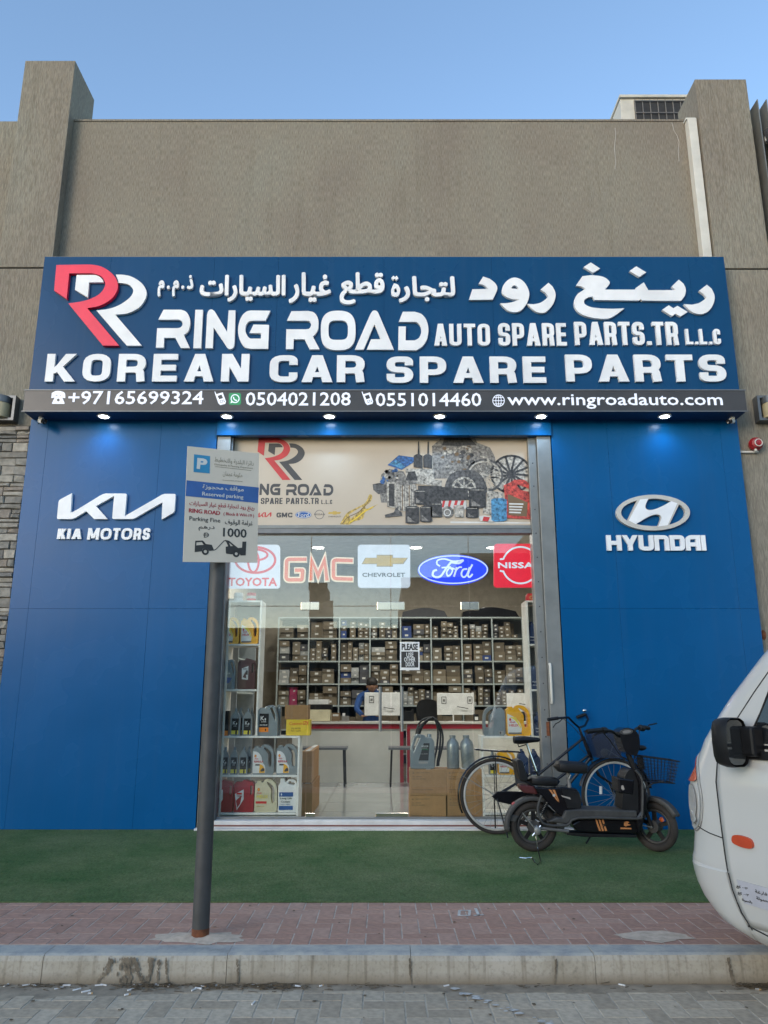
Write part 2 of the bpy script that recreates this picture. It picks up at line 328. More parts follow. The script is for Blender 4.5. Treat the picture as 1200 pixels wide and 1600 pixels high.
class MB:
    def __init__(s): s.v = []; s.f = []; s.mi = []; s.k = 0
    def add(s, vs, fs):
        n = len(s.v); s.v += [tuple(v) for v in vs]; s.f += [tuple(i + n for i in f) for f in fs]; s.mi += [s.k] * len(fs)
        return s
    def box(s, x0, x1, y0, y1, z0, z1):
        v = [(x0, y0, z0), (x1, y0, z0), (x1, y1, z0), (x0, y1, z0), (x0, y0, z1), (x1, y0, z1), (x1, y1, z1), (x0, y1, z1)]
        return s.add(v, [(0, 3, 2, 1), (4, 5, 6, 7), (0, 1, 5, 4), (1, 2, 6, 5), (2, 3, 7, 6), (3, 0, 4, 7)])
    def bar(s, a, b, w, h=None, up=(0, 0, 1)):
        a, b = Vector(a), Vector(b); d = (b - a).normalized(); h = h or w; up = Vector(up)
        if abs(d.dot(up)) > 0.98: up = Vector((0, 1, 0))
        x = d.cross(up).normalized() * w / 2; y = x.cross(d).normalized() * h / 2
        v = [a - x - y, a + x - y, a + x + y, a - x + y, b - x - y, b + x - y, b + x + y, b - x + y]
        return s.add(v, [(0, 1, 2, 3), (7, 6, 5, 4), (4, 5, 1, 0), (5, 6, 2, 1), (6, 7, 3, 2), (7, 4, 0, 3)])
    def tube(s, pts, r, n=8, closed=False, cap=True):
        pts = [Vector(p) for p in pts]; m = len(pts); rs = r if isinstance(r, (list, tuple)) else [r] * m
        prev = None; rings = []
        for i, p in enumerate(pts):
            if closed: d = pts[(i + 1) % m] - pts[i - 1]
            else: d = pts[min(i + 1, m - 1)] - pts[max(i - 1, 0)]
            if d.length < 1e-9: d = Vector((0, 0, 1))
            d.normalize()
            if prev is None:
                up = Vector((0, 0, 1)) if abs(d.z) < 0.9 else Vector((0, 1, 0)); x = d.cross(up).normalized()
            else:
                x = prev - d * prev.dot(d)
                x = x.normalized() if x.length > 1e-6 else d.orthogonal().normalized()
            prev = x; y = d.cross(x)
            rings.append([p + (x * math.cos(2 * math.pi * k / n) + y * math.sin(2 * math.pi * k / n)) * rs[i] for k in range(n)])
        v = [q for r_ in rings for q in r_]; f = []
        for i in range(m if closed else m - 1):
            j = (i + 1) % m
            for k in range(n):
                l = (k + 1) % n; f.append((i * n + k, i * n + l, j * n + l, j * n + k))
        if cap and not closed: f.append(tuple(range(n - 1, -1, -1))); f.append(tuple((m - 1) * n + k for k in range(n)))
        return s.add(v, f)
    def cyl(s, a, b, r, n=16, r2=None): return s.tube([a, b], [r, r if r2 is None else r2], n)
    def lathe(s, prof, c=(0, 0, 0), ax=(0, 0, 1), n=20):
        """prof: (radius, height) pairs along axis ax"""
        ax = Vector(ax).normalized(); c = Vector(c); x = ax.orthogonal().normalized(); y = ax.cross(x)
        v = []; f = []
        for r, h in prof:
            for k in range(n):
                a = 2 * math.pi * k / n; v.append(c + ax * h + (x * math.cos(a) + y * math.sin(a)) * max(r, 1e-5))
        for i in range(len(prof) - 1):
            for k in range(n):
                l = (k + 1) % n; f.append((i * n + k, i * n + l, (i + 1) * n + l, (i + 1) * n + k))
        return s.add(v, f)
    def ell(s, c, r, n=12, m=8):
        c = Vector(c); v = []; f = []
        for i in range(m + 1):
            t = math.pi * i / m
            for k in range(n):
                a = 2 * math.pi * k / n
                v.append(c + Vector((r[0] * math.sin(t) * math.cos(a), r[1] * math.sin(t) * math.sin(a), r[2] * math.cos(t))))
        for i in range(m):
            for k in range(n):
                l = (k + 1) % n; f.append((i * n + k, (i + 1) * n + k, (i + 1) * n + l, i * n + l))
        return s.add(v, f)
    def shape(s, pos, neg=(), fn=None, y0=0.0, y1=0.02):
        """flat outline(s) pos minus neg, given real thickness; fn maps (a, b, y) to a point"""
        vs, tris, walls = cdt(pos, neg)
        fn = fn or (lambda a, b, y: (a, y, b))
        n = len(vs)
        v = [fn(a, b, y0) for a, b in vs] + [fn(a, b, y1) for a, b in vs]
        f = list(tris) + [(c + n, b + n, a + n) for a, b, c in tris] + [(b, a, a + n, b + n) for a, b in walls]
        return s.add(v, f)
    def mesh(s, name, mats):
        me = bpy.data.meshes.new(name); me.from_pydata(s.v, [], s.f)
        mats = mats if isinstance(mats, (list, tuple)) else [mats]
        for m_ in mats: me.materials.append(M[m_] if isinstance(m_, str) else m_)
        if len(mats) > 1: me.polygons.foreach_set('material_index', s.mi)
        return me
    def build(s, name, mats, parent=None, smooth=False, bevel=0.0, local=False, seg=2, fix=True):
        me = s.mesh(name, mats)
        if parent is not None and not local:
            me.transform(Matrix.Translation(-WLOC.get(parent.name, Vector((0, 0, 0)))))
        if fix: fixn(me)
        if smooth:
            me.shade_smooth()
            try: me.set_sharp_from_angle(angle=R(38))
            except Exception: pass
        o = link(name, me, parent)
        if parent is not None: WLOC[o.name] = WLOC.get(parent.name, Vector((0, 0, 0)))
        if bevel:
            b = o.modifiers.new('bevel', 'BEVEL'); b.width = bevel; b.segments = seg; b.limit_method = 'ANGLE'; b.angle_limit = R(40)
        return o
import bmesh
def fixn(me):
    bm = bmesh.new(); bm.from_mesh(me); bmesh.ops.recalc_face_normals(bm, faces=bm.faces); bm.to_mesh(me); bm.free()

def cdt(pos, neg=()):
    polys = [list(p) for p in pos] + [list(p) for p in neg]; npos = len(pos)
    vs = []; fs = []
    for p in polys:
        a = sum(p[i - 1][0] * p[i][1] - p[i][0] * p[i - 1][1] for i in range(len(p)))
        if a < 0: p = p[::-1]
        fs.append(list(range(len(vs), len(vs) + len(p)))); vs += [Vector((x, y)) for x, y in p]
    ov, oe, of, _, _, orf = delaunay_2d_cdt(vs, [], fs, 0, 1e-5)
    bbs = [(min(q[0] for q in p), max(q[0] for q in p), min(q[1] for q in p), max(q[1] for q in p)) for p in polys]
    def inside(x, y, i):
        b_ = bbs[i]
        if x < b_[0] or x > b_[1] or y < b_[2] or y > b_[3]: return False
        p = polys[i]; c = False; x0, y0 = p[-1]
        for x1, y1 in p:
            if (y1 > y) != (y0 > y) and x < (x0 - x1) * (y - y1) / (y0 - y1) + x1: c = not c
            x0, y0 = x1, y1
        return c
    tris = []
    for f in of:
        x = sum(ov[i].x for i in f) / len(f); y = sum(ov[i].y for i in f) / len(f)
        if any(inside(x, y, i) for i in range(npos)) and not any(inside(x, y, i) for i in range(npos, len(polys))): tris.append(tuple(f))
    cnt = {}
    for t in tris:
        for i in range(len(t)):
            a, b = t[i], t[(i + 1) % len(t)]; cnt[(a, b)] = cnt.get((a, b), 0) + 1
    walls = [(a, b) for (a, b) in cnt if (b, a) not in cnt]
    return [(v.x, v.y) for v in ov], tris, walls

# ---- 2D drawing helpers
def crv(pts, n=5, closed=False):
    """Catmull-Rom run through pts"""
    P = [Vector(p) for p in pts]; m = len(P); out = []
    rng = range(m if closed else m - 1)
    for i in rng:
        p0 = P[(i - 1) % m] if closed or i > 0 else P[i]; p1 = P[i]; p2 = P[(i + 1) % m]
        p3 = P[(i + 2) % m] if closed or i + 2 < m else p2
        for k in range(n):
            t = k / n
            q = 0.5 * ((2 * p1) + (p2 - p0) * t + (2 * p0 - 5 * p1 + 4 * p2 - p3) * t * t + (3 * p1 - p0 - 3 * p2 + p3) * t ** 3)
            out.append(tuple(q))
    if not closed: out.append(tuple(P[-1]))
    return out
def path(items, n=5):
    """mix of points and curved runs (lists)"""
    out = []
    for it in items:
        if isinstance(it, list): out += crv(it, n)
        else: out.append(it)
    return out
def ell2(cx, cy, rx, ry, n=40, a0=0, a1=360):
    return [(cx + rx * math.cos(R(a0 + (a1 - a0) * k / n)), cy + ry * math.sin(R(a0 + (a1 - a0) * k / n))) for k in range(n if a1 - a0 == 360 else n + 1)]
def rrect(x0, y0, x1, y1, r, n=5):
    o = []
    for cx, cy, a in ((x1 - r, y1 - r, 0), (x0 + r, y1 - r, 90), (x0 + r, y0 + r, 180), (x1 - r, y0 + r, 270)):
        o += [(cx + r * math.cos(R(a + 90 * k / n)), cy + r * math.sin(R(a + 90 * k / n))) for k in range(n + 1)]
    return o
def fillet(pts, r, closed=False, n=5):
    out = []; m = len(pts)
    for i, p in enumerate(pts):
        rr = p[2] if len(p) > 2 else r; p = Vector(p[:2])
        if (not closed and i in (0, m - 1)) or rr <= 0: out.append(tuple(p)); continue
        a = Vector(pts[(i - 1) % m][:2]) - p; b = Vector(pts[(i + 1) % m][:2]) - p
        q = min(rr, a.length * 0.49, b.length * 0.49); A = p + a.normalized() * q; B = p + b.normalized() * q
        for k in range(n + 1):
            t = k / n; out.append(tuple(A * (1 - t) ** 2 + p * 2 * t * (1 - t) * 1.0 + B * t * t))
    return out
def stroke(pts, t, closed=False):
    """mitred quads along a centre line"""
    P = []
    for p in pts:
        v = Vector(p[:2])
        if not P or (v - P[-1]).length > 1e-5: P.append(v)
    if closed and (P[0] - P[-1]).length < 1e-5: P.pop()
    m = len(P); L = []; Rr = []
    for i in range(m):
        d1 = (P[i] - P[i - 1]) if (closed or i > 0) else (P[1] - P[0])
        d2 = (P[(i + 1) % m] - P[i]) if (closed or i < m - 1) else (P[-1] - P[-2])
        d1 = d1.normalized(); d2 = d2.normalized(); n1 = Vector((-d1.y, d1.x)); n2 = Vector((-d2.y, d2.x))
        nn = (n1 + n2); nn = nn.normalized() if nn.length > 1e-4 else n1
        s = t / 2 / max(0.35, nn.dot(n1)); L.append(P[i] + nn * s); Rr.append(P[i] - nn * s)
    out = []
    for i in range(m if closed else m - 1):
        j = (i + 1) % m; out.append([tuple(L[i]), tuple(L[j]), tuple(Rr[j]), tuple(Rr[i])])
    return out
def disc(cx, cy, r, n=16): return ell2(cx, cy, r, r, n)

def glyph(ch, W, tv, th, round_=0.34):
    """block letter, height 1, width W, stem tv, bar th -> (pos, neg)"""
    k = th / tv; w = W * k; t = th; h = t / 2; x0, x1, y0, y1 = h, w - h, h, 1 - h; r = round_
    pos = []; neg = []
    S = lambda pts, rr=0, closed=False: pos.extend(stroke(fillet(pts, rr, closed), t, closed))
    Q = lambda xa, xb, ya=0, yb=1, q=1.08: pos.append([(xa, ya), (xa + t * q, ya), (xb + t * q, yb), (xb, yb)])
    if ch == 'O' or ch == '0': S([(x0, y0), (x1, y0), (x1, y1), (x0, y1)], r, True)
    elif ch == 'C': S([(x1, 0.64), (x1, y1), (x0, y1), (x0, y0), (x1, y0), (x1, 0.36)], r)
    elif ch == 'S': S([(x1, 0.66), (x1, y1), (x0, y1), (x0, 0.5), (x1, 0.5), (x1, y0), (x0, y0), (x0, 0.34)], r * 0.8)
    elif ch == 'P': S([(x0, 0), (x0, y1, 0), (x1, y1), (x1, 0.4), (x0, 0.4)], r * 0.8)
    elif ch == 'R':
        S([(x0, 0), (x0, y1, 0), (x1, y1), (x1, 0.43), (x0, 0.43)], r * 0.8)
        S([(x0 + 0.2 * w, 0.43), (x1 - h * .4, 0.43, 0.12), (x1, 0.0)], 0.12)
    elif ch == 'E':
        pos.append([(0, 0), (t, 0), (t, 1), (0, 1)])
        for a, b in ((0, t), (0.5 - h, 0.5 + h), (1 - t, 1)): pos.append([(t * .5, a), (w if a != 0.5 - h else w * 0.94, a), (w if a != 0.5 - h else w * 0.94, b), (t * .5, b)])
    elif ch == 'A':
        c = w / 2; q = t * 0.62
        pos.append([(0, 0), (w, 0), (c + q, 1), (c - q, 1)])
        neg.append([(t * 1.12, -0.1), (w - t * 1.12, -0.1), (w - t * 1.12 - 0.19 * (c - q) , 0.19), (t * 1.12 + 0.19 * (c - q), 0.19)])
        b = 0.19 + t * 0.85; s = (c - q)
        if w - 2 * (t * 1.12 + b * s) > 0.02: neg.append([(t * 1.12 + b * s, b), (w - t * 1.12 - b * s, b), (c, min(0.86, (c - t * 1.12) / max(s, .01)))])
    elif ch == 'N':
        pos += [[(0, 0), (t, 0), (t, 1), (0, 1)], [(w - t, 0), (w, 0), (w, 1), (w - t, 1)], [(w - t * 1.3, 0), (w - .001, 0), (t * 1.3, 1), (0.001, 1)]]
    elif ch == 'M':
        pos += [[(0, 0), (t, 0), (t, 1), (0, 1)], [(w - t, 0), (w, 0), (w, 1), (w - t, 1)]]
        pos += [[(w / 2 - h, 0.12), (w / 2 + h, 0.12), (t * 1.2, 1), (0.001, 1)], [(w / 2 - h, 0.12), (w / 2 + h, 0.12), (w - .001, 1), (w - t * 1.2, 1)]]
    elif ch == 'K':
        pos += [[(0, 0), (t, 0), (t, 1), (0, 1)], [(t * .6, 0.30), (t * 1.25, 0.30), (w, 1), (w - t * 1.35, 1)], [(w - t * 1.25, 0), (w + t * .1, 0), (t * 1.65, 0.68), (t * .95, 0.5)]]
    elif ch == 'T': pos += [[(0, 1 - t), (w, 1 - t), (w, 1), (0, 1)], [(w / 2 - h, 0), (w / 2 + h, 0), (w / 2 + h, 1), (w / 2 - h, 1)]]
    elif ch == 'U': S([(x0, 1), (x0, y0), (x1, y0), (x1, 1)], r)
    elif ch == 'L': pos += [[(0, 0), (t, 0), (t, 1), (0, 1)], [(0, 0), (w, 0), (w, t), (0, t)]]
    elif ch == 'I': pos += [[(0, 0), (t, 0), (t, 1), (0, 1)]]
    elif ch == '.': pos += [[(0, 0), (t, 0), (t, t), (0, t)]]
    elif ch == 'H': pos += [[(0, 0), (t, 0), (t, 1), (0, 1)], [(w - t, 0), (w, 0), (w, 1), (w - t, 1)], [(0, .5 - h), (w, .5 - h), (w, .5 + h), (0, .5 + h)]]
    elif ch == 'D': S([(x0, y0, 0), (x1, y0), (x1, y1), (x0, y1, 0)], r, True)
    elif ch == 'G': S([(x1, 0.72), (x1, y1), (x0, y1), (x0, y0), (x1, y0, .1), (x1, .5), (w * .5, .5)], r * .8)
    elif ch == 'Y': pos += [[(w / 2 - h, 0), (w / 2 + h, 0), (w / 2 + h, .45), (w / 2 - h, .45)], [(w / 2 - h, .36), (w / 2 + h * .9, .44), (t * 1.1, 1), (0, 1)], [(w / 2 - h * .9, .44), (w / 2 + h, .36), (w, 1), (w - t * 1.1, 1)]]
    elif ch == 'n': S([(x0, 0), (x0, y1, 0), (x1, y1), (x1, 0)], 0.2)      # squared N
    elif ch == 'a':                                                       # squared A
        S([(x0, 0), (x0, y1, 0.25), (x1, y1, 0), (x1, 0)], 0.2); S([(x0, .40), (x1, .40)])
    elif ch == 'V': pos += [[(w / 2 - h, 0), (w / 2 + h, 0), (t * 1.05, 1), (0, 1)], [(w / 2 - h, 0), (w / 2 + h, 0), (w, 1), (w - t * 1.05, 1)]]
    sx = 1 / k
    f = lambda ps: [[(x * sx, y) for x, y in p] for p in ps]
    return f(pos), f(neg)

# ---- Arabic shaping (isolated, final, initial, medial)
AR = {'ا': (0xFE8D, 0xFE8E), 'ب': (0xFE8F,), 'ة': (0xFE93, 0xFE94), 'ت': (0xFE95,), 'ج': (0xFE9D,), 'ح': (0xFEA1,), 'خ': (0xFEA5,),
      'د': (0xFEA9, 0xFEAA), 'ذ': (0xFEAB, 0xFEAC), 'ر': (0xFEAD, 0xFEAE), 'ز': (0xFEAF, 0xFEB0), 'س': (0xFEB1,), 'ط': (0xFEC1,),
      'ع': (0xFEC9,), 'غ': (0xFECD,), 'ف': (0xFED1,), 'ق': (0xFED5,), 'ك': (0xFED9,), 'ل': (0xFEDD,), 'م': (0xFEE1,), 'ن': (0xFEE5,),
      'ه': (0xFEE9,), 'و': (0xFEED, 0xFEEE), 'ي': (0xFEF1,), 'ئ': (0xFE89,)}
def arabic(s):
    out = []
    for i, c in enumerate(s):
        if c not in AR: out.append(c); continue
        p = AR[c]; dual = len(p) == 1
        prv = i > 0 and s[i - 1] in AR and len(AR[s[i - 1]]) == 1
        nxt = dual and i + 1 < len(s) and s[i + 1] in AR
        b = p[0]
        out.append(chr(b + (3 if prv and nxt else 1 if prv else 2 if nxt else 0)))
    return ''.join(out[::-1])
TC = {}
def raw_text(s):
    if s in TC: return TC[s]
    c = bpy.data.curves.new('t', 'FONT'); c.body = s; c.resolution_u = 2; c.extrude = 0.5
    o = bpy.data.objects.new('t', c); me = bpy.data.meshes.new_from_object(o)
    v = [tuple(x.co) for x in me.vertices]; f = [tuple(p.vertices) for p in me.polygons]
    bpy.data.objects.remove(o); bpy.data.curves.remove(c); bpy.data.meshes.remove(me)
    TC[s] = (v, f); return TC[s]
def adv(prefix):
    if not prefix: return 0.0
    return max(v[0] for v in raw_text(prefix + '|')[0]) - max(v[0] for v in raw_text('|')[0])
def chars(s):
    out = []
    for i, c in enumerate(s):
        if c == ' ': continue
        v, f = raw_text(c)
        if v: a = adv(s[:i]); out.append((c, [(x + a, y, z) for x, y, z in v], f))
    return out
def text(name, s, x0, x1, z0, z1, y, mt, parent, th=0.002, bold=0.0, each=False, fit=True, xf=None):
    """raised or printed lettering whose outline fills x0..x1, z0..z1 on the plane y; bold thickens by stacked copies"""
    cs = chars(s); allv = [v for c in cs for v in c[1]]
    ax, bx = min(v[0] for v in allv), max(v[0] for v in allv); az, bz = min(v[1] for v in allv), max(v[1] for v in allv)
    sx = (x1 - x0 - 2 * bold) / (bx - ax); sz = (z1 - z0 - 2 * bold) / (bz - az); obs = []
    mb = MB()
    for i, (c, v, f) in enumerate(cs):
        if each: mb = MB()
        offs = [(0, 0)] if not bold else [(math.cos(a) * bold, math.sin(a) * bold) for a in [R(30 + 60 * q) for q in range(6)]] + [(0, 0)]
        for q, (ox, oz) in enumerate(offs):
            dy = -(q * 0.0004 + (i % 2) * 0.0030) * min(1.0, th / 0.02)
            vv = []
            for a, b, d in v:
                p = (x0 + bold + (a - ax) * sx + ox, y + dy - th if d > 0 else y, z0 + bold + (b - az) * sz + oz)
                vv.append(xf(p) if xf else p)
            mb.add(vv, f)
        if each: obs.append(mb.build(name, mt, parent, fix=False))
    if not each: return mb.build(name, mt, parent, fix=False)
    return obs
def tpx(name, s, a, b, c, d, Y, mt, parent, **k):
    """text filling the picture box a..c, b..d (px) on plane Y"""
    p, q = at(a, (b + d) / 2, Y), at(c, (b + d) / 2, Y)
    return text(name, s, p.x, q.x, Z_(d, Y), Z_(b, Y), Y, mt, parent, **k)
def fpx(Y0):
    """map px outline to the plane: y is depth offset"""
    def fn(a, b, y):
        p = at(a, b, Y0); return (p.x, y, p.z)
    return fn
def plate(name, pos, neg, Y, th, mt, parent, bevel=0, **k):
    """outlines in px on plane Y, thickness th towards the wall"""
    return MB().shape(pos, neg, fpx(Y), Y, Y + th).build(name, mt, parent, bevel=bevel, **k)
def boxpx(mb, a, b, c, d, Y, th):
    """box whose front on plane Y covers px a..c, b..d"""
    p, q = at(a, (b + d) / 2, Y), at(c, (b + d) / 2, Y)
    return mb.box(p.x, q.x, Y, Y + th, Z_(d, Y), Z_(b, Y))

# ================================================================== GROUND
FL = 0.14       # pavement level above the road
MB().box(-400, 400, -400, 400, -0.5, -0.013).build('road', 'road', fix=False)['kind'] = 'structure'
bed = MB().box(-9, 9, -9.2, -3.84, -0.1, -0.0018).build('road_paving', 'dark_sand'); tag(bed, kind='structure')
pbase = MB().box(-30, 30, -3.74, 0.35, -0.2, FL - 0.0018).build('pavement', 'joint_sand'); tag(pbase, kind='structure')
MB().box(-30, 30, 0.36, 18, -0.2, FL - 0.03).build('ground_slab', 'joint_sand')['kind'] = 'structure'

def paver_mesh(name, L, W, mt):
    g = 0.0038; c = 0.0015; mb = MB()
    x0, x1, y0, y1 = g, L - g, g, W - g
    v = [(x0, y0, -0.02), (x1, y0, -0.02), (x1, y1, -0.02), (x0, y1, -0.02), (x0, y0, -c), (x1, y0, -c), (x1, y1, -c), (x0, y1, -c),
         (x0 + c, y0 + c, 0), (x1 - c, y0 + c, 0), (x1 - c, y1 - c, 0), (x0 + c, y1 - c, 0)]
    f = [(0, 1, 5, 4), (1, 2, 6, 5), (2, 3, 7, 6), (3, 0, 4, 7), (4, 5, 9, 8), (5, 6, 10, 9), (6, 7, 11, 10), (7, 4, 8, 11), (8, 9, 10, 11)]
    return mb.add(v, f).mesh(name, mt)
def herringbone(parent, mt, x0, x1, y0, y1, z, near, limit, u=0.1):
    """2:1 blocks in a right-angle herringbone; the nearest ones as parts, the rest joined"""
    mh, mv = paver_mesh('paver', 2 * u, u, mt), paver_mesh('paver', u, 2 * u, mt)
    cells = []
    nx, ny = int((x1 - x0) / u), int((y1 - y0) / u + 0.999)
    for j in range(-1, ny):
        for i in range(-1, nx):
            k = (i - j) % 4
            if k == 0: cells.append((i, j, 2, 1))
            elif k == 3: cells.append((i, j, 1, 2))
    items = []
    for i, j, a, b in cells:
        px, py = x0 + i * u, y0 + j * u; fx, fy = px + a * u, py + b * u
        if px < x0 - 1e-6 or fx > x1 + 1e-6: continue
        if py < y0 - 1e-6 or fy > y1 + 1e-6:      # cut blocks along the edges
            items.append((px, max(py, y0), fx, min(fy, y1), None)); continue
        items.append((px, py, fx, fy, mh if a == 2 else mv))
    items = [t for t in items if t[3] - t[1] > 0.02]
    items.sort(key=lambda t: near((t[0] + t[2]) / 2, (t[1] + t[3]) / 2))
    rest = MB(); n = 0
    rnd = random.Random(3)
    for a, b, c, d, me in items:
        dz = rnd.uniform(-0.0004, 0.0012)
        if n < limit:
            o = link('paver', me or paver_mesh('paver', c - a, d - b, mt), parent, (a, b, z + dz)); n += 1
            o.rotation_euler = (rnd.uniform(-.003, .003), rnd.uniform(-.003, .003), rnd.uniform(-.004, .004))
        else:
            g = 0.004; q = 0.005; zz = z + dz
            v = [(a + g, b + g, zz - q), (c - g, b + g, zz - q), (c - g, d - g, zz - q), (a + g, d - g, zz - q),
                 (a + g + q, b + g + q, zz), (c - g - q, b + g + q, zz), (c - g - q, d - g - q, zz), (a + g + q, d - g - q, zz)]
            rest.add(v, [(4, 5, 6, 7), (0, 1, 5, 4), (1, 2, 6, 5), (2, 3, 7, 6), (3, 0, 4, 7)])
    if rest.v:
        o = rest.build('paver_field', mt, parent, fix=False); o['kind'] = 'stuff'
herringbone(bed, 'paver_grey', -8, 8, -8.91, -3.91, 0.0, lambda x, y: abs(x) * 0.75 + abs(y + 4.0) * 2, 290)
herringbone(pbase, 'paver_red', -8, 8, -3.725, -2.83, FL, lambda x, y: abs(x), 290)
# faded white paint on two places of the paving
pm = MB(); rnd = random.Random(5)
for k in range(26):
    t = rnd.random(); x = 0.33 + 0.42 * t + rnd.uniform(-.03, .03); y = -3.98 - 0.42 * t + rnd.uniform(-.02, .02); s = rnd.uniform(.006, .028)
    pm.add([(x + s * rnd.uniform(.5, 1.2) * math.cos(a), y + s * rnd.uniform(.4, .8) * math.sin(a), 0.0032 + 0.0003 * k) for a in [q * 0.9 for q in range(7)]], [tuple(range(7))])
M['smear'] = mat('cement_smear', (0.47, 0.385, 0.30), 0.95, var=0.2, vs=25)
M['worn_paint'] = mat('worn_road_paint', (0.46, 0.45, 0.42), 0.8, var=0.3, vs=60)
pm.build('painted_marking', 'worn_paint', bed, fix=False)['kind'] = 'stuff'
pn = MB()
for pts in (stroke([gr(718, 1423, FL).xy, gr(734, 1423, FL).xy, gr(733, 1431, FL).xy, gr(717, 1431, FL).xy], 0.016, True),
            stroke([gr(743, 1420, FL).xy, gr(748, 1431, FL).xy], 0.018), stroke([gr(740, 1431, FL).xy, gr(756, 1430, FL).xy], 0.018)):
    pn.shape(pts, [], lambda a, b, y: (a, b, y), FL + 0.0026, FL + 0.0030)
pn.build('painted_number', 'worn_paint', pbase, fix=False)

# kerb stones, top face painted a worn blue grey
kerb = empty('kerb', (0, -3.86, 0), kind='structure')
edges = [-9.4 + 0.94 * k for k in range(21)]
xj = X_(642, 1510, -3.9) ; off = (xj - edges[10]) % 0.94
for k in range(20):
    a, b = edges[k] + off, edges[k + 1] + off; g = 0.0014; r = 0.014
    mb = MB(); y0, y1, zt = -3.902 + rnd.uniform(-.002, .002), -3.742, FL + rnd.uniform(-.002, .002)
    prof = [(y0, -0.05), (y0 + 0.006, zt - 0.03), (y0 + 0.018, zt - 0.008), (y0 + 0.034, zt), (y1, zt), (y1, -0.05)]
    v = [(a + g, y, z) for y, z in prof] + [(b - g, y, z) for y, z in prof]
    n = 6
    mb.k = 0; mb.add(v, [(0, 1, 7, 6), (1, 2, 8, 7), (4, 5, 11, 10), tuple(range(6))[::-1], tuple(range(6, 12))])
    mb.k = 1; mb.add(v, [(2, 3, 9, 8), (3, 4, 10, 9)])
    mb.build('kerb_stone', ['kerb', 'kerb_paint'], kerb, fix=False)

# artificial turf: backing sheet and its blades
turf = MB().box(-6.5, 6.5, -2.86, -0.004, FL + 0.001, FL + 0.008).build('artificial_turf', 'turf')
tag(turf, 'green artificial turf laid between the shop front and the red pavers', 'carpet')
rs = np.random.RandomState(2); N = 60000
bx = rs.uniform(-4.6, 4.6, N); by = rs.uniform(-2.862, -0.01, N)
an = rs.uniform(0, 6.28, N); hh = rs.uniform(0.006, 0.013, N); ww = rs.uniform(0.0012, 0.0024, N)
lx, ly = rs.normal(0, 0.004, N), rs.normal(0, 0.004, N)
V = np.zeros((N, 3, 3)); z0 = FL + 0.007
V[:, 0] = np.c_[bx - np.cos(an) * ww, by - np.sin(an) * ww, np.full(N, z0)]
V[:, 1] = np.c_[bx + np.cos(an) * ww, by + np.sin(an) * ww, np.full(N, z0)]
V[:, 2] = np.c_[bx + lx, by + ly, z0 + hh]
me = bpy.data.meshes.new('turf_blades'); me.vertices.add(N * 3); me.vertices.foreach_set('co', V.ravel())
me.loops.add(N * 3); me.loops.foreach_set('vertex_index', np.arange(N * 3)); me.polygons.add(N)
me.polygons.foreach_set('loop_start', np.arange(N) * 3); me.polygons.foreach_set('loop_total', np.full(N, 3)); me.update()
me.materials.append(M['turf']); tb = link('turf_blades', me, turf); tb['kind'] = 'stuff'

# ================================================================== BUILDING
PW = 0.10      # front of the pillars
wh = empty('warehouse_building', (0, 0.25, FL), 'tall combed plaster warehouse block with square pillars behind the blue shop sign', 'building')
def wbox(name, x0, x1, y0, y1, z0, z1, mt='wall', parent=wh, bevel=0.0, **k):
    return MB().box(x0, x1, y0, y1, z0, z1).build(name, mt, parent, bevel=bevel, **k)
ZP = 8.72
wbox('wall', -4.07, 4.08, 0.25, 0.45, 4.45, ZP)
wbox('wall', -12, -4.66, 0.36, 0.60, FL, ZP + 0.10)
wbox('wall', 4.68, 12, 0.36, 0.60, FL, ZP - 0.02)
wbox('pillar', -4.69, -4.035, PW, 0.78, 6.515, 9.53, bevel=0.006)
wbox('pillar', -4.69, -4.035, PW, 0.78, FL, 6.495, bevel=0.006)
wbox('pillar', 4.035, 4.70, PW, 0.70, 6.50, 9.24, bevel=0.006)
wbox('pillar', 4.035, 4.70, PW, 0.70, FL, 6.48, bevel=0.006)
wbox('wall', -4.06, 4.06, 0.26, 0.44, 3.95, 4.448)
wbox('wall', -4.06, -1.90, 0.26, 0.44, FL, 3.948)
wbox('wall', 1.90, 4.06, 0.26, 0.44, FL, 3.948)
wbox('roof', -12, 12, 0.80, 14, 8.1, 8.3, 'ceiling')
wbox('coping', -4.06, 4.06, 0.24, 0.46, ZP + 0.002, ZP + 0.03)
# crack lines with filler
for pts in ([(1050, 192), (1053, 204), (1058, 212), (1061, 222), (1060, 236), (1061, 252)], [(961, 200), (962, 212), (960, 232), (962, 250), (961, 264)]):
    P = [at(a, b, 0.248) for a, b in pts]
    MB().tube(P, [0.004] * len(P), 4).build('plaster_crack', 'light_print', wh)
# spalled patch and small junction box near the van
MB().ell(at(1193, 992, 0.10), (0.03, 0.02, 0.055), 9, 6).build('spalled_hole', 'rust', wh)
MB().box(4.16, 4.24, 0.05, 0.10, Z_(976, 0.1), Z_(966, 0.1)).build('junction_box', 'lit_cream' if False else 'cream', wh, bevel=0.004)

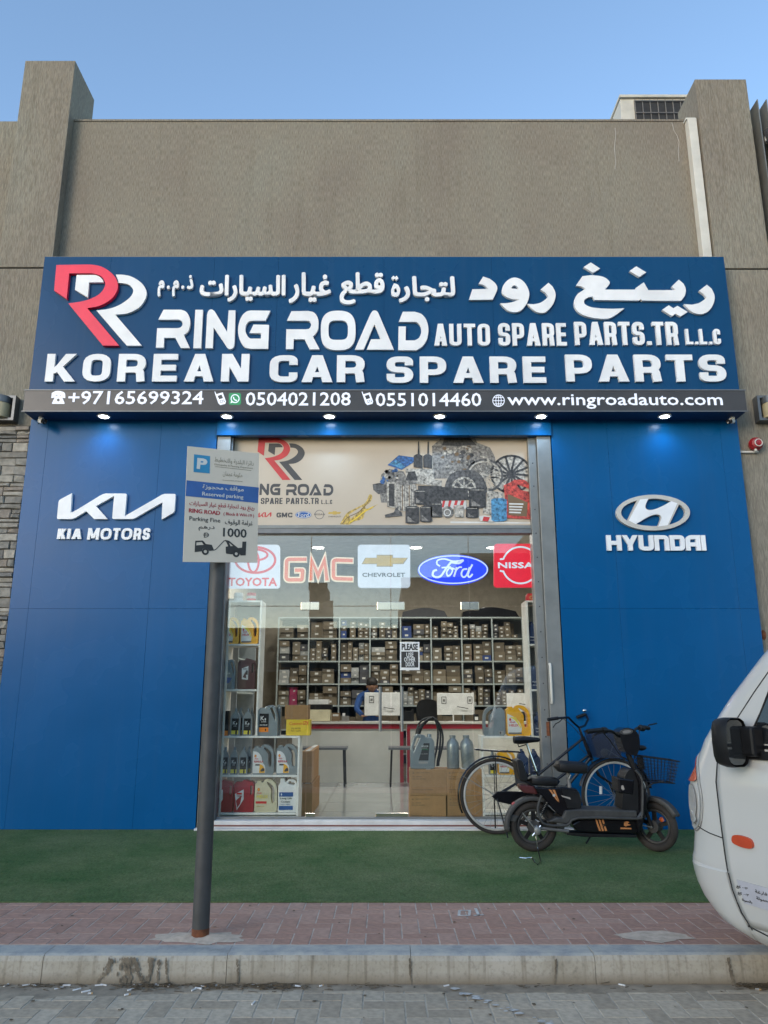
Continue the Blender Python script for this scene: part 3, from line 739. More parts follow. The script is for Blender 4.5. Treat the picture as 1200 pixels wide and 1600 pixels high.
# split stone veneer on the left pillar
ven = empty('stone_veneer', (-4.36, 0.08, FL), 'grey split stone veneer covering the pillar left of the blue cladding', 'stone cladding')
wbox('mortar_bed', -4.73, -4.03, 0.055, 0.098, FL, 4.46, 'mortar', ven)
z = FL + 0.005; rnd = random.Random(11)
while z < 4.43:
    h = min(rnd.choice([0.045, 0.06, 0.075, 0.09, 0.11]), 4.455 - z); x = -4.73
    while x < -4.04:
        w = rnd.uniform(0.10, 0.34)
        if -4.03 - (x + w) < 0.07: w = -4.03 - x
        parts = [(z, z + h)] if (h < 0.085 or rnd.random() < .6) else [(z, z + h * .5), (z + h * .5, z + h)]
        for a, b in parts:
            g = 0.003; d = rnd.uniform(0.012, 0.045); j = lambda s=.006: rnd.uniform(-s, s)
            x0, x1, z0, z1 = x + g, x + w - g, a + g, b - g; e = min(0.008, (z1 - z0) * .25)
            v = [(x0, .06, z0), (x1, .06, z0), (x1, .06, z1), (x0, .06, z1)]
            f0 = [(x0 + e + j(), .055 - d + j(.01), z0 + e + j(.004)), ((x0 + x1) / 2 + j(.02), .05 - d + j(.01), z0 + e + j(.003)), (x1 - e + j(), .055 - d + j(.01), z0 + e + j(.004)),
                  (x1 - e + j(), .055 - d + j(.01), z1 - e + j(.004)), ((x0 + x1) / 2 + j(.02), .05 - d + j(.01), z1 - e + j(.003)), (x0 + e + j(), .055 - d + j(.01), z1 - e + j(.004))]
            m0 = [(x0, .055 - d * .6, z0), (x1, .055 - d * .6, z0), (x1, .055 - d * .6, z1), (x0, .055 - d * .6, z1)]
            vv = v + m0 + f0
            MB().add(vv, [(0, 1, 5, 4), (1, 2, 6, 5), (2, 3, 7, 6), (3, 0, 4, 7), (4, 5, 10, 9, 8), (5, 6, 11, 10), (6, 7, 13, 12, 11), (7, 4, 8, 13), (8, 9, 12, 13), (9, 10, 11, 12)]
                     ).build('stone', 'stone%d' % rnd.choice([0, 0, 1, 1, 2, 3, 4]), ven, fix=False)
        x += w
    z += h

# roof plant, duct, fins
ac = empty('rooftop_ac_unit', (4.2, 1.9, 8.3), 'cream rooftop air conditioner with black grille behind the parapet by the right pillar', 'air conditioner')
ax0, ax1, az1 = at(975, 160, 2.0).x, 5.2, Z_(153, 2.0)
wbox('casing', ax0 - 0.05, ax1, 2.02, 3.2, 8.6, az1, 'ac_white', ac, bevel=0.01)
wbox('top_rim', ax0 - 0.07, ax1 + .02, 1.98, 3.22, az1 + .002, az1 + 0.05, 'ac_white', ac, bevel=0.006)
gx = at(992, 170, 2.0).x
wbox('grille_recess', gx, 5.0, 2.0, 2.018, 9.2, az1 - 0.04, 'black_matt', ac)
for k in range(12): wbox('grille_bar', gx + 0.12 * k, gx + 0.12 * k + 0.010, 1.984, 1.998, 9.2, az1 - 0.04, 'mid_print', ac)
for k in range(6): wbox('grille_bar', gx, 5.0, 1.97, 1.982, az1 - 0.22 * k - .08, az1 - 0.22 * k - 0.07, 'mid_print', ac)
dz = Z_(183, 0.12)
dct = empty('cable_duct', (4.0, 0.2, 6.4), 'cream square cable duct running down the wall beside the right pillar', 'duct')
wbox('duct_cover', 3.905, 4.015, 0.13, 0.245, 6.0, dz, 'duct', dct, bevel=0.006)
wbox('duct_hood', 3.89, 4.02, 0.16, 0.6, dz + .002, dz + 0.03, 'duct', dct, bevel=0.004)
fin = empty('metal_fins', (4.9, 0.3, 5), 'tall thin grey metal fins with cables right of the right pillar', 'sign frame')
for px_, py_ in ((1176, 166), (1190, 166)):
    q_ = at(px_, py_, .22); wbox('fin', q_.x, q_.x + 0.012, .10, 0.345, 4.9, q_.z, 'frame', fin)
MB().tube([(4.88, .1, 8.45), (4.9, .05, 8.2), (4.9, .1, 7.4), (4.91, .1, 5)], .05, 8).build('drain_hose', 'black_matt', fin, smooth=True)
MB().tube([(4.88, .0, 8.4), (4.98, -.05, 7.9), (5.03, -.1, 7.2), (4.93, -.1, 6.9), (4.9, 0, 6)], .012, 6).build('cable', 'pipe_white', fin, smooth=True)
for zz in (8.3, 7.0): MB().cyl((4.9, .1, zz), (4.9, .1, zz + .09), .058, 10).build('pipe_clamp', 'pipe_white', fin)

# wall lamps on the pillars
def wall_lamp(x, label):
    t = empty('wall_lamp', (x, 0.1, 4.55), label, 'wall lamp', 'cylinder wall lamps on the pillars')
    z0, z1 = 4.50, 4.80
    wbox('back_plate', x - .17, x + .17, 0.075, 0.098, z0, z1, 'lamp_metal', t, bevel=.004)
    MB().shape(stroke([(x - .155, z0 + .015), (x + .155, z0 + .015), (x + .155, z1 - .015), (x - .155, z1 - .015)], .03, True), [], None, -0.02, 0.073).build('bracket', 'lamp_metal', t)
    MB().lathe([(0, .03), (.105, .03), (.105, .20), (0, .20)], (x, 0.0, z0), n=20).build('lamp_glass', 'lamp_glass', t, smooth=True)
    MB().lathe([(0, .201), (.112, .201), (.112, .28), (0, .28)], (x, 0.0, z0), n=20).build('lamp_cap', 'lamp_metal', t, smooth=True)
wall_lamp(-4.385, 'grey bracket wall lamp above the stone veneer')
wall_lamp(4.44, 'grey bracket wall lamp above the red fire alarm bell')
bell = empty('fire_alarm_bell', (4.24, 0.1, 4.2), 'red fire alarm sounder on the plaster pillar with a stub of white conduit', 'alarm')
bc = at(1184, 692, 0.02)
MB().lathe([(0, 0), (.055, 0), (.075, .02), (.075, .07), (.055, .09), (.05, .12), (0, .125)], (bc.x, 0.098, bc.z), (-.25, -1, -.1), 20).build('bell_body', 'red_enamel', bell, smooth=True)
MB().tube([(bc.x - .012 + .042 * math.cos(a / 9 * 6.283), -.026, bc.z - .01 + .042 * math.sin(a / 9 * 6.283)) for a in range(9)], .006, 6, closed=True).build('bell_ring', 'pipe_white', bell, smooth=True)
MB().ell((bc.x - .03, .03, bc.z - .085), (.02, .02, .02), 8, 6).build('cable_gland', 'pipe_white', bell)
zc = Z_(706, 0.07)
MB().cyl((4.03, .08, zc), (bc.x + .02, .08, zc), .014, 10).build('conduit', 'pipe_white', bell, smooth=True)

# ================================================================== BLUE CLADDING
def panels(t, cols, rows, y, mt, th=0.03, gap=0.0009):
    for i in range(len(cols) - 1):
        for j in range(len(rows) - 1):
            MB().box(cols[i] + gap, cols[i + 1] - gap, y, y + th, rows[j] + gap, rows[j + 1] - gap).build('cladding_panel', mt, t, bevel=0.0006, seg=1)
sx1, sx2 = X_(250, 700, 0), X_(72, 700, 0); zr = Z_(951, 0)
cl = empty('blue_cladding', (-2.95, 0.03, FL), 'deep blue metal cladding bay behind the reserved parking sign', 'wall cladding')
wbox('cladding_frame', -4.015, -1.90, 0.034, 0.24, FL + .004, 4.515, 'blue_gap', cl)
panels(cl, [-4.02, sx2, sx1, -1.895], [FL + .006, zr, 4.517], 0.0, 'blue')
cr_ = empty('blue_cladding', (2.95, 0.03, FL), 'deep blue metal cladding bay behind the bicycle and scooter', 'wall cladding')
wbox('cladding_frame', 1.90, 4.015, 0.034, 0.24, FL + .004, 4.515, 'blue_gap', cr_)
panels(cr_, [1.895, X_(950, 700, 0), X_(1128, 700, 0), 4.02], [FL + .006, zr, 4.517], 0.0, 'blue')
hd = empty('header_panel', (0, 0, 4.31), 'narrow blue panel spanning above the shop window under the downlights', 'panel')
wbox('cladding_panel', -1.893, 1.893, -0.03, 0.05, 4.315, 4.512, 'blue', hd, bevel=.003)
wbox('dark_return', -1.74, 1.72, 0.052, 0.11, 4.335, 4.50, 'frame_dark', hd)

# ================================================================== SIGN BOARD
YS = -0.11
sb = empty('sign_board', (0, 0, 4.76), 'big blue sign board with raised white and red lettering', 'shop sign')
wbox('sign_frame', -4.02, 4.02, YS + .035, 0.22, 4.765, 6.515, 'blue_gap', sb)
cols = [-4.03] + [X_(p, 500, YS) for p in (165, 330, 432, 600, 771, 938, 1085)] + [4.035]
panels(sb, cols, [4.758, 6.525], YS, 'blue_sign', gap=0.0007)
MB().box(-4.0, 4.0, YS + .01, YS + .06, 6.527, 6.532).build('sealant_line', 'light_print', sb)
LT = 0.035     # letter depth
def letters_px(s, x0, x1, yt, yb, Y, th_, mt, parent, Wf, tv, tb, gap, space, wide=None, round_=0.34, name='letter', slant=0.0, mts=None):
    """row of block letters between px x0..x1; Wf width/height per letter"""
    H = Z_(yt, Y) - Z_(yb, Y); zb = Z_(yb, Y); X0, X1 = X_(x0, (yt + yb) / 2, Y), X_(x1, (yt + yb) / 2, Y)
    ws = [(wide or {}).get(c, Wf) if c != ' ' else space for c in s]
    tot = 0; pos_ = []
    for i, c in enumerate(s):
        pos_.append(tot); tot += ws[i] + (gap if c != ' ' and i + 1 < len(s) and s[i + 1] != ' ' else 0)
    k = (X1 - X0) / tot
    for i, c in enumerate(s):
        if c == ' ': continue
        pp, nn = glyph(c, ws[i], tv, tb, round_)
        ox = X0 + pos_[i] * k
        fn = lambda a, b, y, ox=ox: (ox + a * k + slant * b * H, y, zb + b * H)
        MB().shape(pp, nn, fn, Y - th_, Y).build(name, (mts or {}).get(i, mt), parent, bevel=0)
# ---- tall double-R emblem (outlines traced on the board)
def E(sc, ox, oy, items, n=5): return [(ox + a / sc, oy + b / sc) for a, b in path(items, n)]
RR_RED = E(7.5, 80, 405, [(60, 68), [(380, 62), (500, 66), (600, 92), (690, 148), (755, 220), (781, 300), (768, 375), (715, 455), (630, 515), (540, 553), (420, 572)],
                          (795, 1012), (605, 1012), (200, 518), [(340, 498), (440, 472), (540, 425), (600, 370), (632, 300), (618, 240), (570, 190), (480, 164)], (210, 166), (180, 464), (34, 368)])
RR_WA = E(7.5, 80, 405, [(298, 184), (520, 184), [(560, 200), (598, 235), (614, 270)], (444, 272), (428, 447), (278, 358)])
RR_WB = E(7.5, 80, 405, [[(756, 180), (840, 182), (930, 200), (1020, 248), (1085, 310), (1117, 390), (1100, 470), (1040, 555), (950, 612), (860, 640), (750, 648)],
                         (1062, 1012), (885, 1012), (530, 600), [(640, 588), (740, 562), (840, 512), (920, 450), (960, 385), (945, 330), (890, 290), (785, 276)], [(782, 240), (756, 180)]])
emb = empty('emblem', (-3.3, YS, 5.3), parent=sb)
for nm, pl, mt, d in (('red_letter', RR_RED, 'red_acryl', LT + .012), ('white_letter', RR_WA, 'white_acryl', LT), ('white_letter', RR_WB, 'white_acryl', LT)):
    MB().shape([pl], [], fpx(YS - d), YS - d, YS).build(nm, mt, emb)
# ---- RING ROAD
RING = {
 'R': ([E(6.316, 240, 475, [(98, 56), [(270, 56), (315, 72), (345, 110), (360, 165), (356, 225), (336, 275), (298, 305)], (358, 434), (268, 434), (212, 333), (105, 333), (98, 431), (22, 431), (35, 238), [(235, 238), (262, 232), (282, 212), (284, 185), (272, 165), (250, 154)], (46, 154)])], []),
 'I': ([E(6.316, 240, 475, [(412, 57), (487, 57), (468, 437), (391, 437)])], []),
 'N': ([E(6.316, 240, 475, [[(527, 110), (540, 68), (570, 52), (602, 70)], (725, 275), (740, 62), (808, 62), [(799, 370), (792, 420), (765, 443), (735, 438), (715, 412)], (592, 230), (584, 436), (511, 436)])], []),
 'G': ([E(6.316, 240, 475, [(1152, 66), (1105, 164), [(985, 164), (940, 172), (914, 205), (905, 255), (920, 305), (950, 338), (985, 341)], (1058, 341), (1060, 287), (945, 287), (985, 202), (1139, 206), (1130, 442), [(960, 442), (900, 425), (855, 365), (834, 285), (840, 200), (870, 120), (915, 75), (960, 63)]])], []),
}
ROAD = {
 'R': ([E(5, 435, 475, [(102, 56), [(235, 54), (280, 68), (308, 110), (313, 160), (305, 210), (270, 255)], (322, 354), (245, 354), (205, 275), (120, 275), (116, 352), (58, 352), (62, 197), [(215, 197), (240, 192), (254, 170), (253, 150), (240, 133), (215, 130)], (66, 130)])], []),
 'O': ([ [(435 + (467 + 136 * math.copysign(abs(math.cos(t)) ** .72, math.cos(t))) / 5, 475 + (206 + 154 * math.copysign(abs(math.sin(t)) ** .72, math.sin(t))) / 5) for t in [2 * math.pi * k / 48 for k in range(48)]]],
       [ [(435 + (467 + 76 * math.copysign(abs(math.cos(t)) ** .55, math.cos(t))) / 5, 475 + (204 + 76 * math.copysign(abs(math.sin(t)) ** .55, math.sin(t))) / 5) for t in [2 * math.pi * k / 40 for k in range(40)]]]),
 'A': ([E(5, 435, 475, [[(718, 80), (735, 56), (752, 50), (772, 58), (786, 82)], (902, 356), (690, 356), (724, 275), (800, 275), (750, 158), (665, 356), (597, 356)])], []),
 'D': ([E(5, 435, 475, [(972, 60), [(1065, 60), (1120, 80), (1158, 130), (1172, 200), (1160, 275), (1125, 330), (1075, 362)], (936, 360), (939, 175), (996, 175), (994, 284), [(1065, 284), (1100, 262), (1116, 215), (1108, 170), (1080, 142), (1050, 139)], (940, 139)])], []),
}
for D_ in (RING, ROAD):
    for c, (pp, nn) in D_.items(): MB().shape(pp, nn, fpx(YS - LT), YS - LT, YS).build('letter', 'white_acryl', sb)
letters_px('KOREAN', 74, 390, 555, 598, YS, LT, 'white_acryl', sb, 1.13, 0.33, 0.21, 0.30, 0.7, {'K': 1.2, 'A': 1.2, 'E': 1.0}, 0.34)
letters_px('CAR', 422, 570, 557, 599, YS, LT, 'white_acryl', sb, 1.08, 0.33, 0.21, 0.16, 0.7, {'A': 1.2}, 0.34)
letters_px('SPARE', 604, 852, 559, 600, YS, LT, 'white_acryl', sb, 1.05, 0.33, 0.21, 0.26, 0.7, {'A': 1.2, 'E': .9}, 0.30)
letters_px('PARTS', 883, 1132, 556, 598, YS, LT, 'white_acryl', sb, 1.04, 0.33, 0.21, 0.24, 0.7, {'A': 1.2}, 0.30)
letters_px('AUTO', 678, 765, 508, 542, YS, LT, 'white_acryl', sb, 0.53, 0.185, 0.16, 0.10, 0.4, {'A': .56, 'T': .50}, 0.22)
letters_px('SPARE', 778, 884, 507, 542, YS, LT, 'white_acryl', sb, 0.50, 0.185, 0.16, 0.10, 0.4, {'A': .58, 'E': .42}, 0.22)
letters_px('PARTS.TR', 897, 1058, 505, 541, YS, LT, 'white_acryl', sb, 0.50, 0.185, 0.16, 0.10, 0.4, {'A': .58, '.': .16, 'T': .48}, 0.22)
letters_px('L.L.C', 1070, 1124, 516, 540, YS, LT, 'white_acryl', sb, 0.42, 0.18, 0.17, 0.13, 0.4, {'.': .17}, 0.2)
# ---- large Arabic words
A1 = lambda it, n=5: E(6, 725, 400, it, n)
A2 = lambda it, n=5: E(5, 885, 400, it, n)
BIG = [
 (A1([(180, 192), [(240, 212), (290, 252), (312, 295), (302, 340), (268, 408)], (46, 411), (78, 312), (225, 308), [(205, 285), (175, 268), (136, 262)]]), []),
 (A1([[(340, 443), (400, 442), (460, 430), (520, 407)], [(460, 405), (400, 385), (358, 345), (362, 290), (400, 235), (455, 204), (510, 208), (565, 245), (603, 310), (612, 370), (590, 440), (540, 505), (480, 527), (420, 515), (380, 485), (340, 443)]]),
      [A1([[(443, 303), (455, 282), (480, 276), (502, 290), (512, 310)], (512, 310)])]),
 (A1([(792, 250), [(830, 285), (856, 340), (855, 400), (825, 465), (765, 525), (700, 530), (645, 500), (592, 448)], [(650, 452), (710, 440), (760, 410), (787, 382)], [(765, 345), (718, 314)]]), []),
 (A2([(190, 50), (264, 97), (209, 131), (135, 86)]), []),
 (A2([(546, 80), (624, 127), (570, 163), (493, 117)]), []),
 (A2([(125, 158), [(200, 148), (280, 160), (325, 185), (338, 215), (300, 262)], (360, 262), (545, 262), (541, 250), (605, 205), (640, 266), (855, 266), (822, 238), (878, 184), [(915, 215), (933, 260), (925, 310), (895, 350)], (592, 348), (580, 335), (566, 348), (220, 343), (205, 316),
      [(170, 322), (140, 345), (145, 375), (190, 398), (260, 408), (360, 412), (455, 408)], [(400, 450), (330, 487), (230, 486), (130, 460), (75, 415), (60, 360), (85, 300), (150, 256)], [(120, 238), (75, 230)]]), []),
 (A2([(800, 384), (836, 408), (868, 388), (947, 436), (893, 472), (853, 450), (826, 469), (748, 420)]), []),
 (A2([(1098, 224), [(1135, 255), (1158, 310), (1150, 370), (1115, 425), (1060, 453), (1000, 445), (955, 415), (917, 375)], [(980, 380), (1040, 365), (1095, 326)], [(1075, 300), (1036, 271)]]), []),
]
for p, nn in BIG: MB().shape([p], nn, fpx(YS - LT), YS - LT, YS).build('arabic_letter', 'white_acryl', sb)
AE = lambda it: E(5, 475, 415, it)
MB().shape([AE([[(702, 138), (735, 150), (752, 190), (740, 232), (712, 243), (686, 230), (681, 190), (702, 138)]])], [AE([[(706, 180), (722, 180), (725, 205), (712, 209), (705, 200), (706, 180)]])], fpx(YS - LT), YS - LT, YS).build('arabic_letter', 'white_acryl', sb)
MB().shape([AE([(698, 78), (712, 90), (724, 78), (738, 98), (722, 114), (709, 102), (698, 112), (682, 95)])], [], fpx(YS - LT), YS - LT, YS).build('arabic_letter', 'white_acryl', sb)
for s, a, b, c, d in (('لتجار', 623, 711, 434, 475), ('قطع', 531, 601, 428, 478), ('غيار', 452, 518, 428, 476), ('السيارات', 313, 447, 432, 474)):
    tpx('arabic_letter', arabic(s), a, c, b, d, YS - .001, 'white_acryl', sb, th=LT, bold=0.012)
tpx('arabic_letter', arabic('ذ . م . م'), 248, 432, 303, 466, YS - .001, 'white_acryl', sb, th=LT, bold=0.010)

# ================================================================== BLACK FASCIA WITH PHONE NUMBERS
YF = -0.29
fs = empty('fascia_box', (0, YF, 4.5), 'long black fascia box with white phone numbers and web address', 'fascia')
wbox('fascia_body', -3.985, 4.005, YF, -0.004, 4.505, 4.752, 'black_fascia', fs, bevel=.004)
for zz, q in ((4.75, 0.012), (4.50, 0.01)): wbox('edge_trim', -3.995, 4.015, YF - .008, YF - .001, zz - q / 2, zz + q / 2, 'frame_dark', fs)
wbox('soffit', -3.97, 3.99, YF + .02, -0.035, 4.495, 4.503, 'blue_gap', fs)
YT = YF - .002
for s, a, c, t_, b in (('+97165699324', 107, 318, 611, 632), ('0504021208', 384, 548, 613, 634), ('0551014460', 587, 752, 614, 635), ('www.ringroadauto.com', 793, 1129, 615, 639)):
    tpx('letter', s, a, t_, c, b, YT, 'lit_white', fs, th=.004, bold=.0025, each=True)
plate('telephone_symbol', [path([(80, 622), [(81, 614), (87, 611), (94, 611), (101, 614), (102, 622)], (96, 621), (95, 617), (87, 617), (86, 621)]),
      [(87, 618), (90, 618), (90, 616), (93, 616), (93, 618), (96, 618), (101, 630), (100, 631), (82, 631), (81, 630)]], [disc(91, 625, 2.3, 10)], YT, .004, 'lit_white', fs)
def mobile(px, parent):
    q = lambda pts: [(px + a, 620 + b) for a, b in pts]
    plate('mobile_symbol', [q([(0, -8), (1.2, -8.3), (3, -4), (13, -7), (18, 7), (17, 11), (9, 13), (6, 10)])], [q([(5, -1.5), (11.2, -3.6), (13.5, 2), (7.5, 4)])] +
          [q([(8.5 + i * 2.6 + j * .8, 6 - i * .7 + j * 2.2), (9.9 + i * 2.6 + j * .8, 5.6 - i * .7 + j * 2.2), (10.4 + i * 2.6 + j * .8, 6.9 - i * .7 + j * 2.2), (9 + i * 2.6 + j * .8, 7.3 - i * .7 + j * 2.2)]) for i in range(3) for j in range(2)], YT, .004, 'lit_white', parent)
mobile(335, fs); mobile(565, fs)
plate('chat_symbol_plate', [rrect(357.5, 614, 376.5, 632.5, 3)], [], YT, .003, 'lit_green', fs)
plate('chat_symbol', stroke(ell2(367.3, 622.8, 6.2, 6.2, 24), 1.5, True) + [[(361.5, 625.5), (364.5, 628.6), (360, 630)]] + stroke(crv([(364.8, 620), (365.5, 623), (367.5, 625), (370, 625.8)], 4), 1.7), [], YT - .003, .002, 'lit_white', fs)
plate('globe_symbol', stroke(ell2(779, 626, 9, 9, 28), 1.1, True) + stroke(ell2(779, 626, 4.2, 9, 24), .9, True) + stroke([(779, 617), (779, 635)], .9) + stroke([(770, 626), (788, 626)], .9) +
      stroke([(771.5, 621), (786.5, 621)], .9) + stroke([(771.5, 631), (786.5, 631)], .9), [], YT, .003, 'lit_white', fs)
# ---- soffit downlights
dl_px = [163, 355, 515, 687, 845, 1038]
for k, (p, lab) in enumerate(zip(dl_px, ('above the white angular car maker letters', 'above the grey left door jamb', 'above the double letter emblem of the banner',
                                          'above the engine pictures of the banner', 'above the aluminium jamb by the cyclist corner', 'above the oval car maker badge'))):
    x = X_(p, 647, -0.16)
    t = empty('downlight', (x, -0.165, 4.494), 'lit white round downlight in the black soffit ' + lab, 'downlight', 'soffit downlights')
    MB().lathe([(.052, .0), (.072, 0), (.076, -.006), (.07, -.014), (.052, -.012)], (x, -.165, 4.494), n=24).build('lamp_ring', 'white', t, smooth=True)
    MB().lathe([(0, -.007), (.052, -.007), (.052, 0), (0, 0)], (x, -.165, 4.493), n=20).build('lamp_lens', 'lamp', t)
    ld = bpy.data.lights.new('downlight_beam', 'SPOT'); ld.energy = 6.5; ld.color = (0.34, 0.62, 1.0); ld.spot_size = R(150); ld.spot_blend = 0.9; ld.shadow_soft_size = 0.03
    lo = bpy.data.objects.new('downlight_beam', ld); COL.objects.link(lo); lo.parent = t; lo.location = (0, 0, -0.02); lo.rotation_euler = (R(-12), 0, 0)
# ---- cameras
def cctv(x, lab, s):
    t = empty('security_camera', (x, -.12, 4.49), lab, 'security camera', 'security cameras under the fascia')
    MB().cyl((x, -.12, 4.494), (x, -.12, 4.47), .028, 12).build('mount_base', 'white', t, smooth=True)
    MB().tube([(x, -.12, 4.47), (x, -.12, 4.455), (x + s * .02, -.13, 4.445)], .012, 8).build('arm', 'white', t, smooth=True)
    a, b = Vector((x - s * .02, -.09, 4.465)), Vector((x + s * .085, -.20, 4.415)); d = (b - a).normalized()
    MB().lathe([(0, 0), (.026, 0), (.03, .01), (.03, .11), (.0, .11)], a, d, 16).build('housing', 'white', t, smooth=True)
    MB().lathe([(0, .111), (.031, .111), (.031, .145), (.022, .148), (.0, .14)], a, d, 16).build('lens_hood', 'black_gloss', t, smooth=True)
    MB().tube([(x - s * .03, -.09, 4.48), (x - s * .06, -.05, 4.44), (x - s * .03, -.02, 4.47)], .004, 5).build('cable', 'cable', t)
cctv(X_(62, 655, -.15), 'small white bullet camera under the fascia above the stone veneer', 1)
cctv(X_(1146, 655, -.15), 'small white bullet camera under the fascia near the fire alarm bell', -1)

# ================================================================== CAR MAKER LOGOS ON THE CLADDING
lg = empty('car_logo_letters', (-3, 0, 3), 'raised white angular three letter car logo over two smaller words on blue cladding', 'logo sign')
K1 = E(5.854, 80, 760, [(188, 62), (176, 240), [(200, 232), (240, 210)], (440, 88), [(470, 72), (500, 64)], (676, 65), [(684, 67), (690, 74)], (672, 272), (980, 95), [(1010, 76), (1040, 68)], (1125, 68), [(1133, 71), (1137, 80)], (1128, 215), [(1122, 235), (1108, 246)], (1010, 302), (1017, 145),
      (800, 270), [(775, 286), (745, 298)], (570, 298), [(561, 294), (558, 282)], (575, 86), (410, 180), (515, 298), (392, 298), (320, 226), (225, 284), [(205, 294), (185, 298)], (62, 298), [(55, 294), (53, 284)], (66, 145), [(72, 128), (88, 116)]], 4)
MB().shape([K1], [], fpx(-.04), -.04, -.001).build('logo', 'white_acryl', lg)
letters_px('KIA', 91, 129, 827, 843, -.001, .03, 'white_acryl', lg, .62, .24, .22, .12, .3, {'I': .24, 'A': .74}, .34, slant=.05)
letters_px('MOTORS', 138, 235, 826, 844, -.001, .03, 'white_acryl', lg, .68, .24, .22, .13, .3, {'M': .98, 'O': .92, 'T': .6, 'S': .62, 'R': .64}, .5, slant=.05)
hy = empty('oval_logo_sign', (3, 0, 3), 'raised oval badge with slanted H above a seven letter name on blue cladding', 'logo sign')
hq = lambda pts: [(840 + a / 3.333, 640 + b / 3.333) for a, b in pts]
inn = ell2(602, 536, 167, 73, 60)
lc = [p for p in inn if p[0] < 531 - (p[1] - 466) * .47]; rc = [p for p in inn if p[0] > 727 - (p[1] - 492) * .47]
rc = [p for p in rc if p[0] > 602]; rc.sort(key=lambda p: p[1]); lc.sort(key=lambda p: p[1])
ringpts = [hq(ell2(602, 536, 192, 93, 64))]
negs = [hq(lc), hq(rc), hq(path([[(572, 467), (610, 463), (650, 467), (694, 477)], [(660, 497), (620, 515), (590, 522), (570, 518), (563, 508), (565, 490), (572, 467)]])),
        hq(path([[(513, 596), (545, 602), (590, 606), (627, 607)], [(636, 585), (642, 562), (632, 549), (610, 548), (575, 560), (513, 596)]]))]
MB().shape(ringpts, negs, fpx(-.045), -.045, -.001).build('logo', 'grey_acryl', hy)
MB().shape([hq(path([(534, 468), [(578, 463), (566, 487), (560, 508), (570, 521), (592, 524), (625, 514), (660, 498), (697, 477)], (728, 488), (677, 602), (628, 609), [(638, 585), (645, 562), (634, 547), (608, 546), (572, 560), (512, 597)], (475, 577)]))], [], fpx(-.047), -.047, -.0455).build('logo_face', 'white_acryl', hy)
letters_px('HYUnDaI', 947, 1101, 837, 861, -.001, .03, 'white_acryl', hy, .92, .28, .26, .05, .3, {'I': .27, 'Y': .98}, .16)

# ================================================================== SHOP WINDOW FRAME, BANNER, GLASS
GF = 0.172      # shop floor level
YG = 0.14       # glass plane
fr = empty('shop_front_frame', (0, .1, FL), 'grey aluminium shop front frame with roller shutter channels', 'shop front')
for x0, x1 in ((-1.885, -1.735),):
    wbox('jamb', x0, x1, 0.004, 0.19, FL + .002, 4.312, 'frame', fr, bevel=.004)
wbox('jamb', 1.728, 1.885, 0.004, 0.19, FL + .002, 4.312, 'frame', fr, bevel=.004)
wbox('jamb_inner', 1.635, 1.726, 0.05, 0.19, FL + .002, 4.33, 'frame', fr, bevel=.004)
wbox('shutter_channel', -1.733, -1.715, 0.04, 0.19, FL + .002, 4.33, 'frame_dark', fr)
rnd = random.Random(9)
for k in range(14):
    zz = .5 + k * .27
    MB().lathe([(0, 0), (.007, 0), (.006, .004), (0, .005)], (1.68, .0495, zz), (0, -1, 0), 8).build('screw', 'black_matt', fr)
wbox('transom', -1.714, 1.634, 0.075, 0.165, 3.205, 3.298, 'frame_dark', fr, bevel=.004)
wbox('transom_cap', -1.714, 1.634, 0.068, 0.074, 3.262, 3.296, 'frame', fr)
hb = empty('pull_handle', (1.68, 0.0, 1.9), 'rusty white vertical pull handle on the right door jamb', 'handle')
p1, p2 = at(859, 1037, 0.0), at(861, 1098, 0.0)
MB().tube([(p1.x, .05, p1.z), (p1.x, -.01, p1.z - .005), (p1.x, -.02, p1.z - .03), (p1.x, -.02, p2.z + .03), (p1.x, -.01, p2.z), (p1.x, .05, p2.z)], .014, 10).build('grip', 'duct', hb, smooth=True)
for q in (p1.z, p2.z): MB().lathe([(0, 0), (.022, 0), (.02, .006), (0, .006)], (p1.x, .049, q), (0, -1, 0), 12).build('mounting_plate', 'rust', hb)
MB().box(1.69, 1.72, .036, .049, Z_(1150, 0), Z_(1128, 0)).build('lock_plate', 'rust', fr)
stk = empty('price_sticker', (1.69, .049, 2.1), 'small blue and pink price sticker on the right jamb', 'sticker')
a0, a1 = 854, 868
for (b0, b1, mt) in ((1004, 1013, 'light_blue'), (1013.5, 1019, 'paper'), (1019.5, 1027, 'decal_white')):
    boxpx(MB(), a0, b0, a1, b1, .046, .003).build('sticker_sheet', mt, stk)
tpx('print', '159', 857, 1013.5, 867, 1018.5, .0455, 'dark_print', stk, th=.0006)
tpx('print', '239', 857, 1020.5, 867, 1026, .0455, 'banner_red', stk, th=.0006)

# sill of pale marble with a red-brown band
sill = empty('door_sill', (0, 0, FL), 'white marble door sill with a dark red stone band', 'sill')
wbox('sill_slab', -1.714, 1.634, 0.00, 0.30, FL + .004, 0.228, 'marble', sill, bevel=.004)
wbox('sill_step', -1.89, 1.89, -0.085, -0.001, FL + .004, 0.166, 'marble', sill, bevel=.003)
wbox('sill_band', -1.714, 1.634, -0.006, -0.0015, 0.176, 0.190, 'marble_red', sill)
wbox('threshold_strip', -1.714, 1.634, 0.11, 0.17, 0.2285, 0.246, 'frame', sill, bevel=.003)

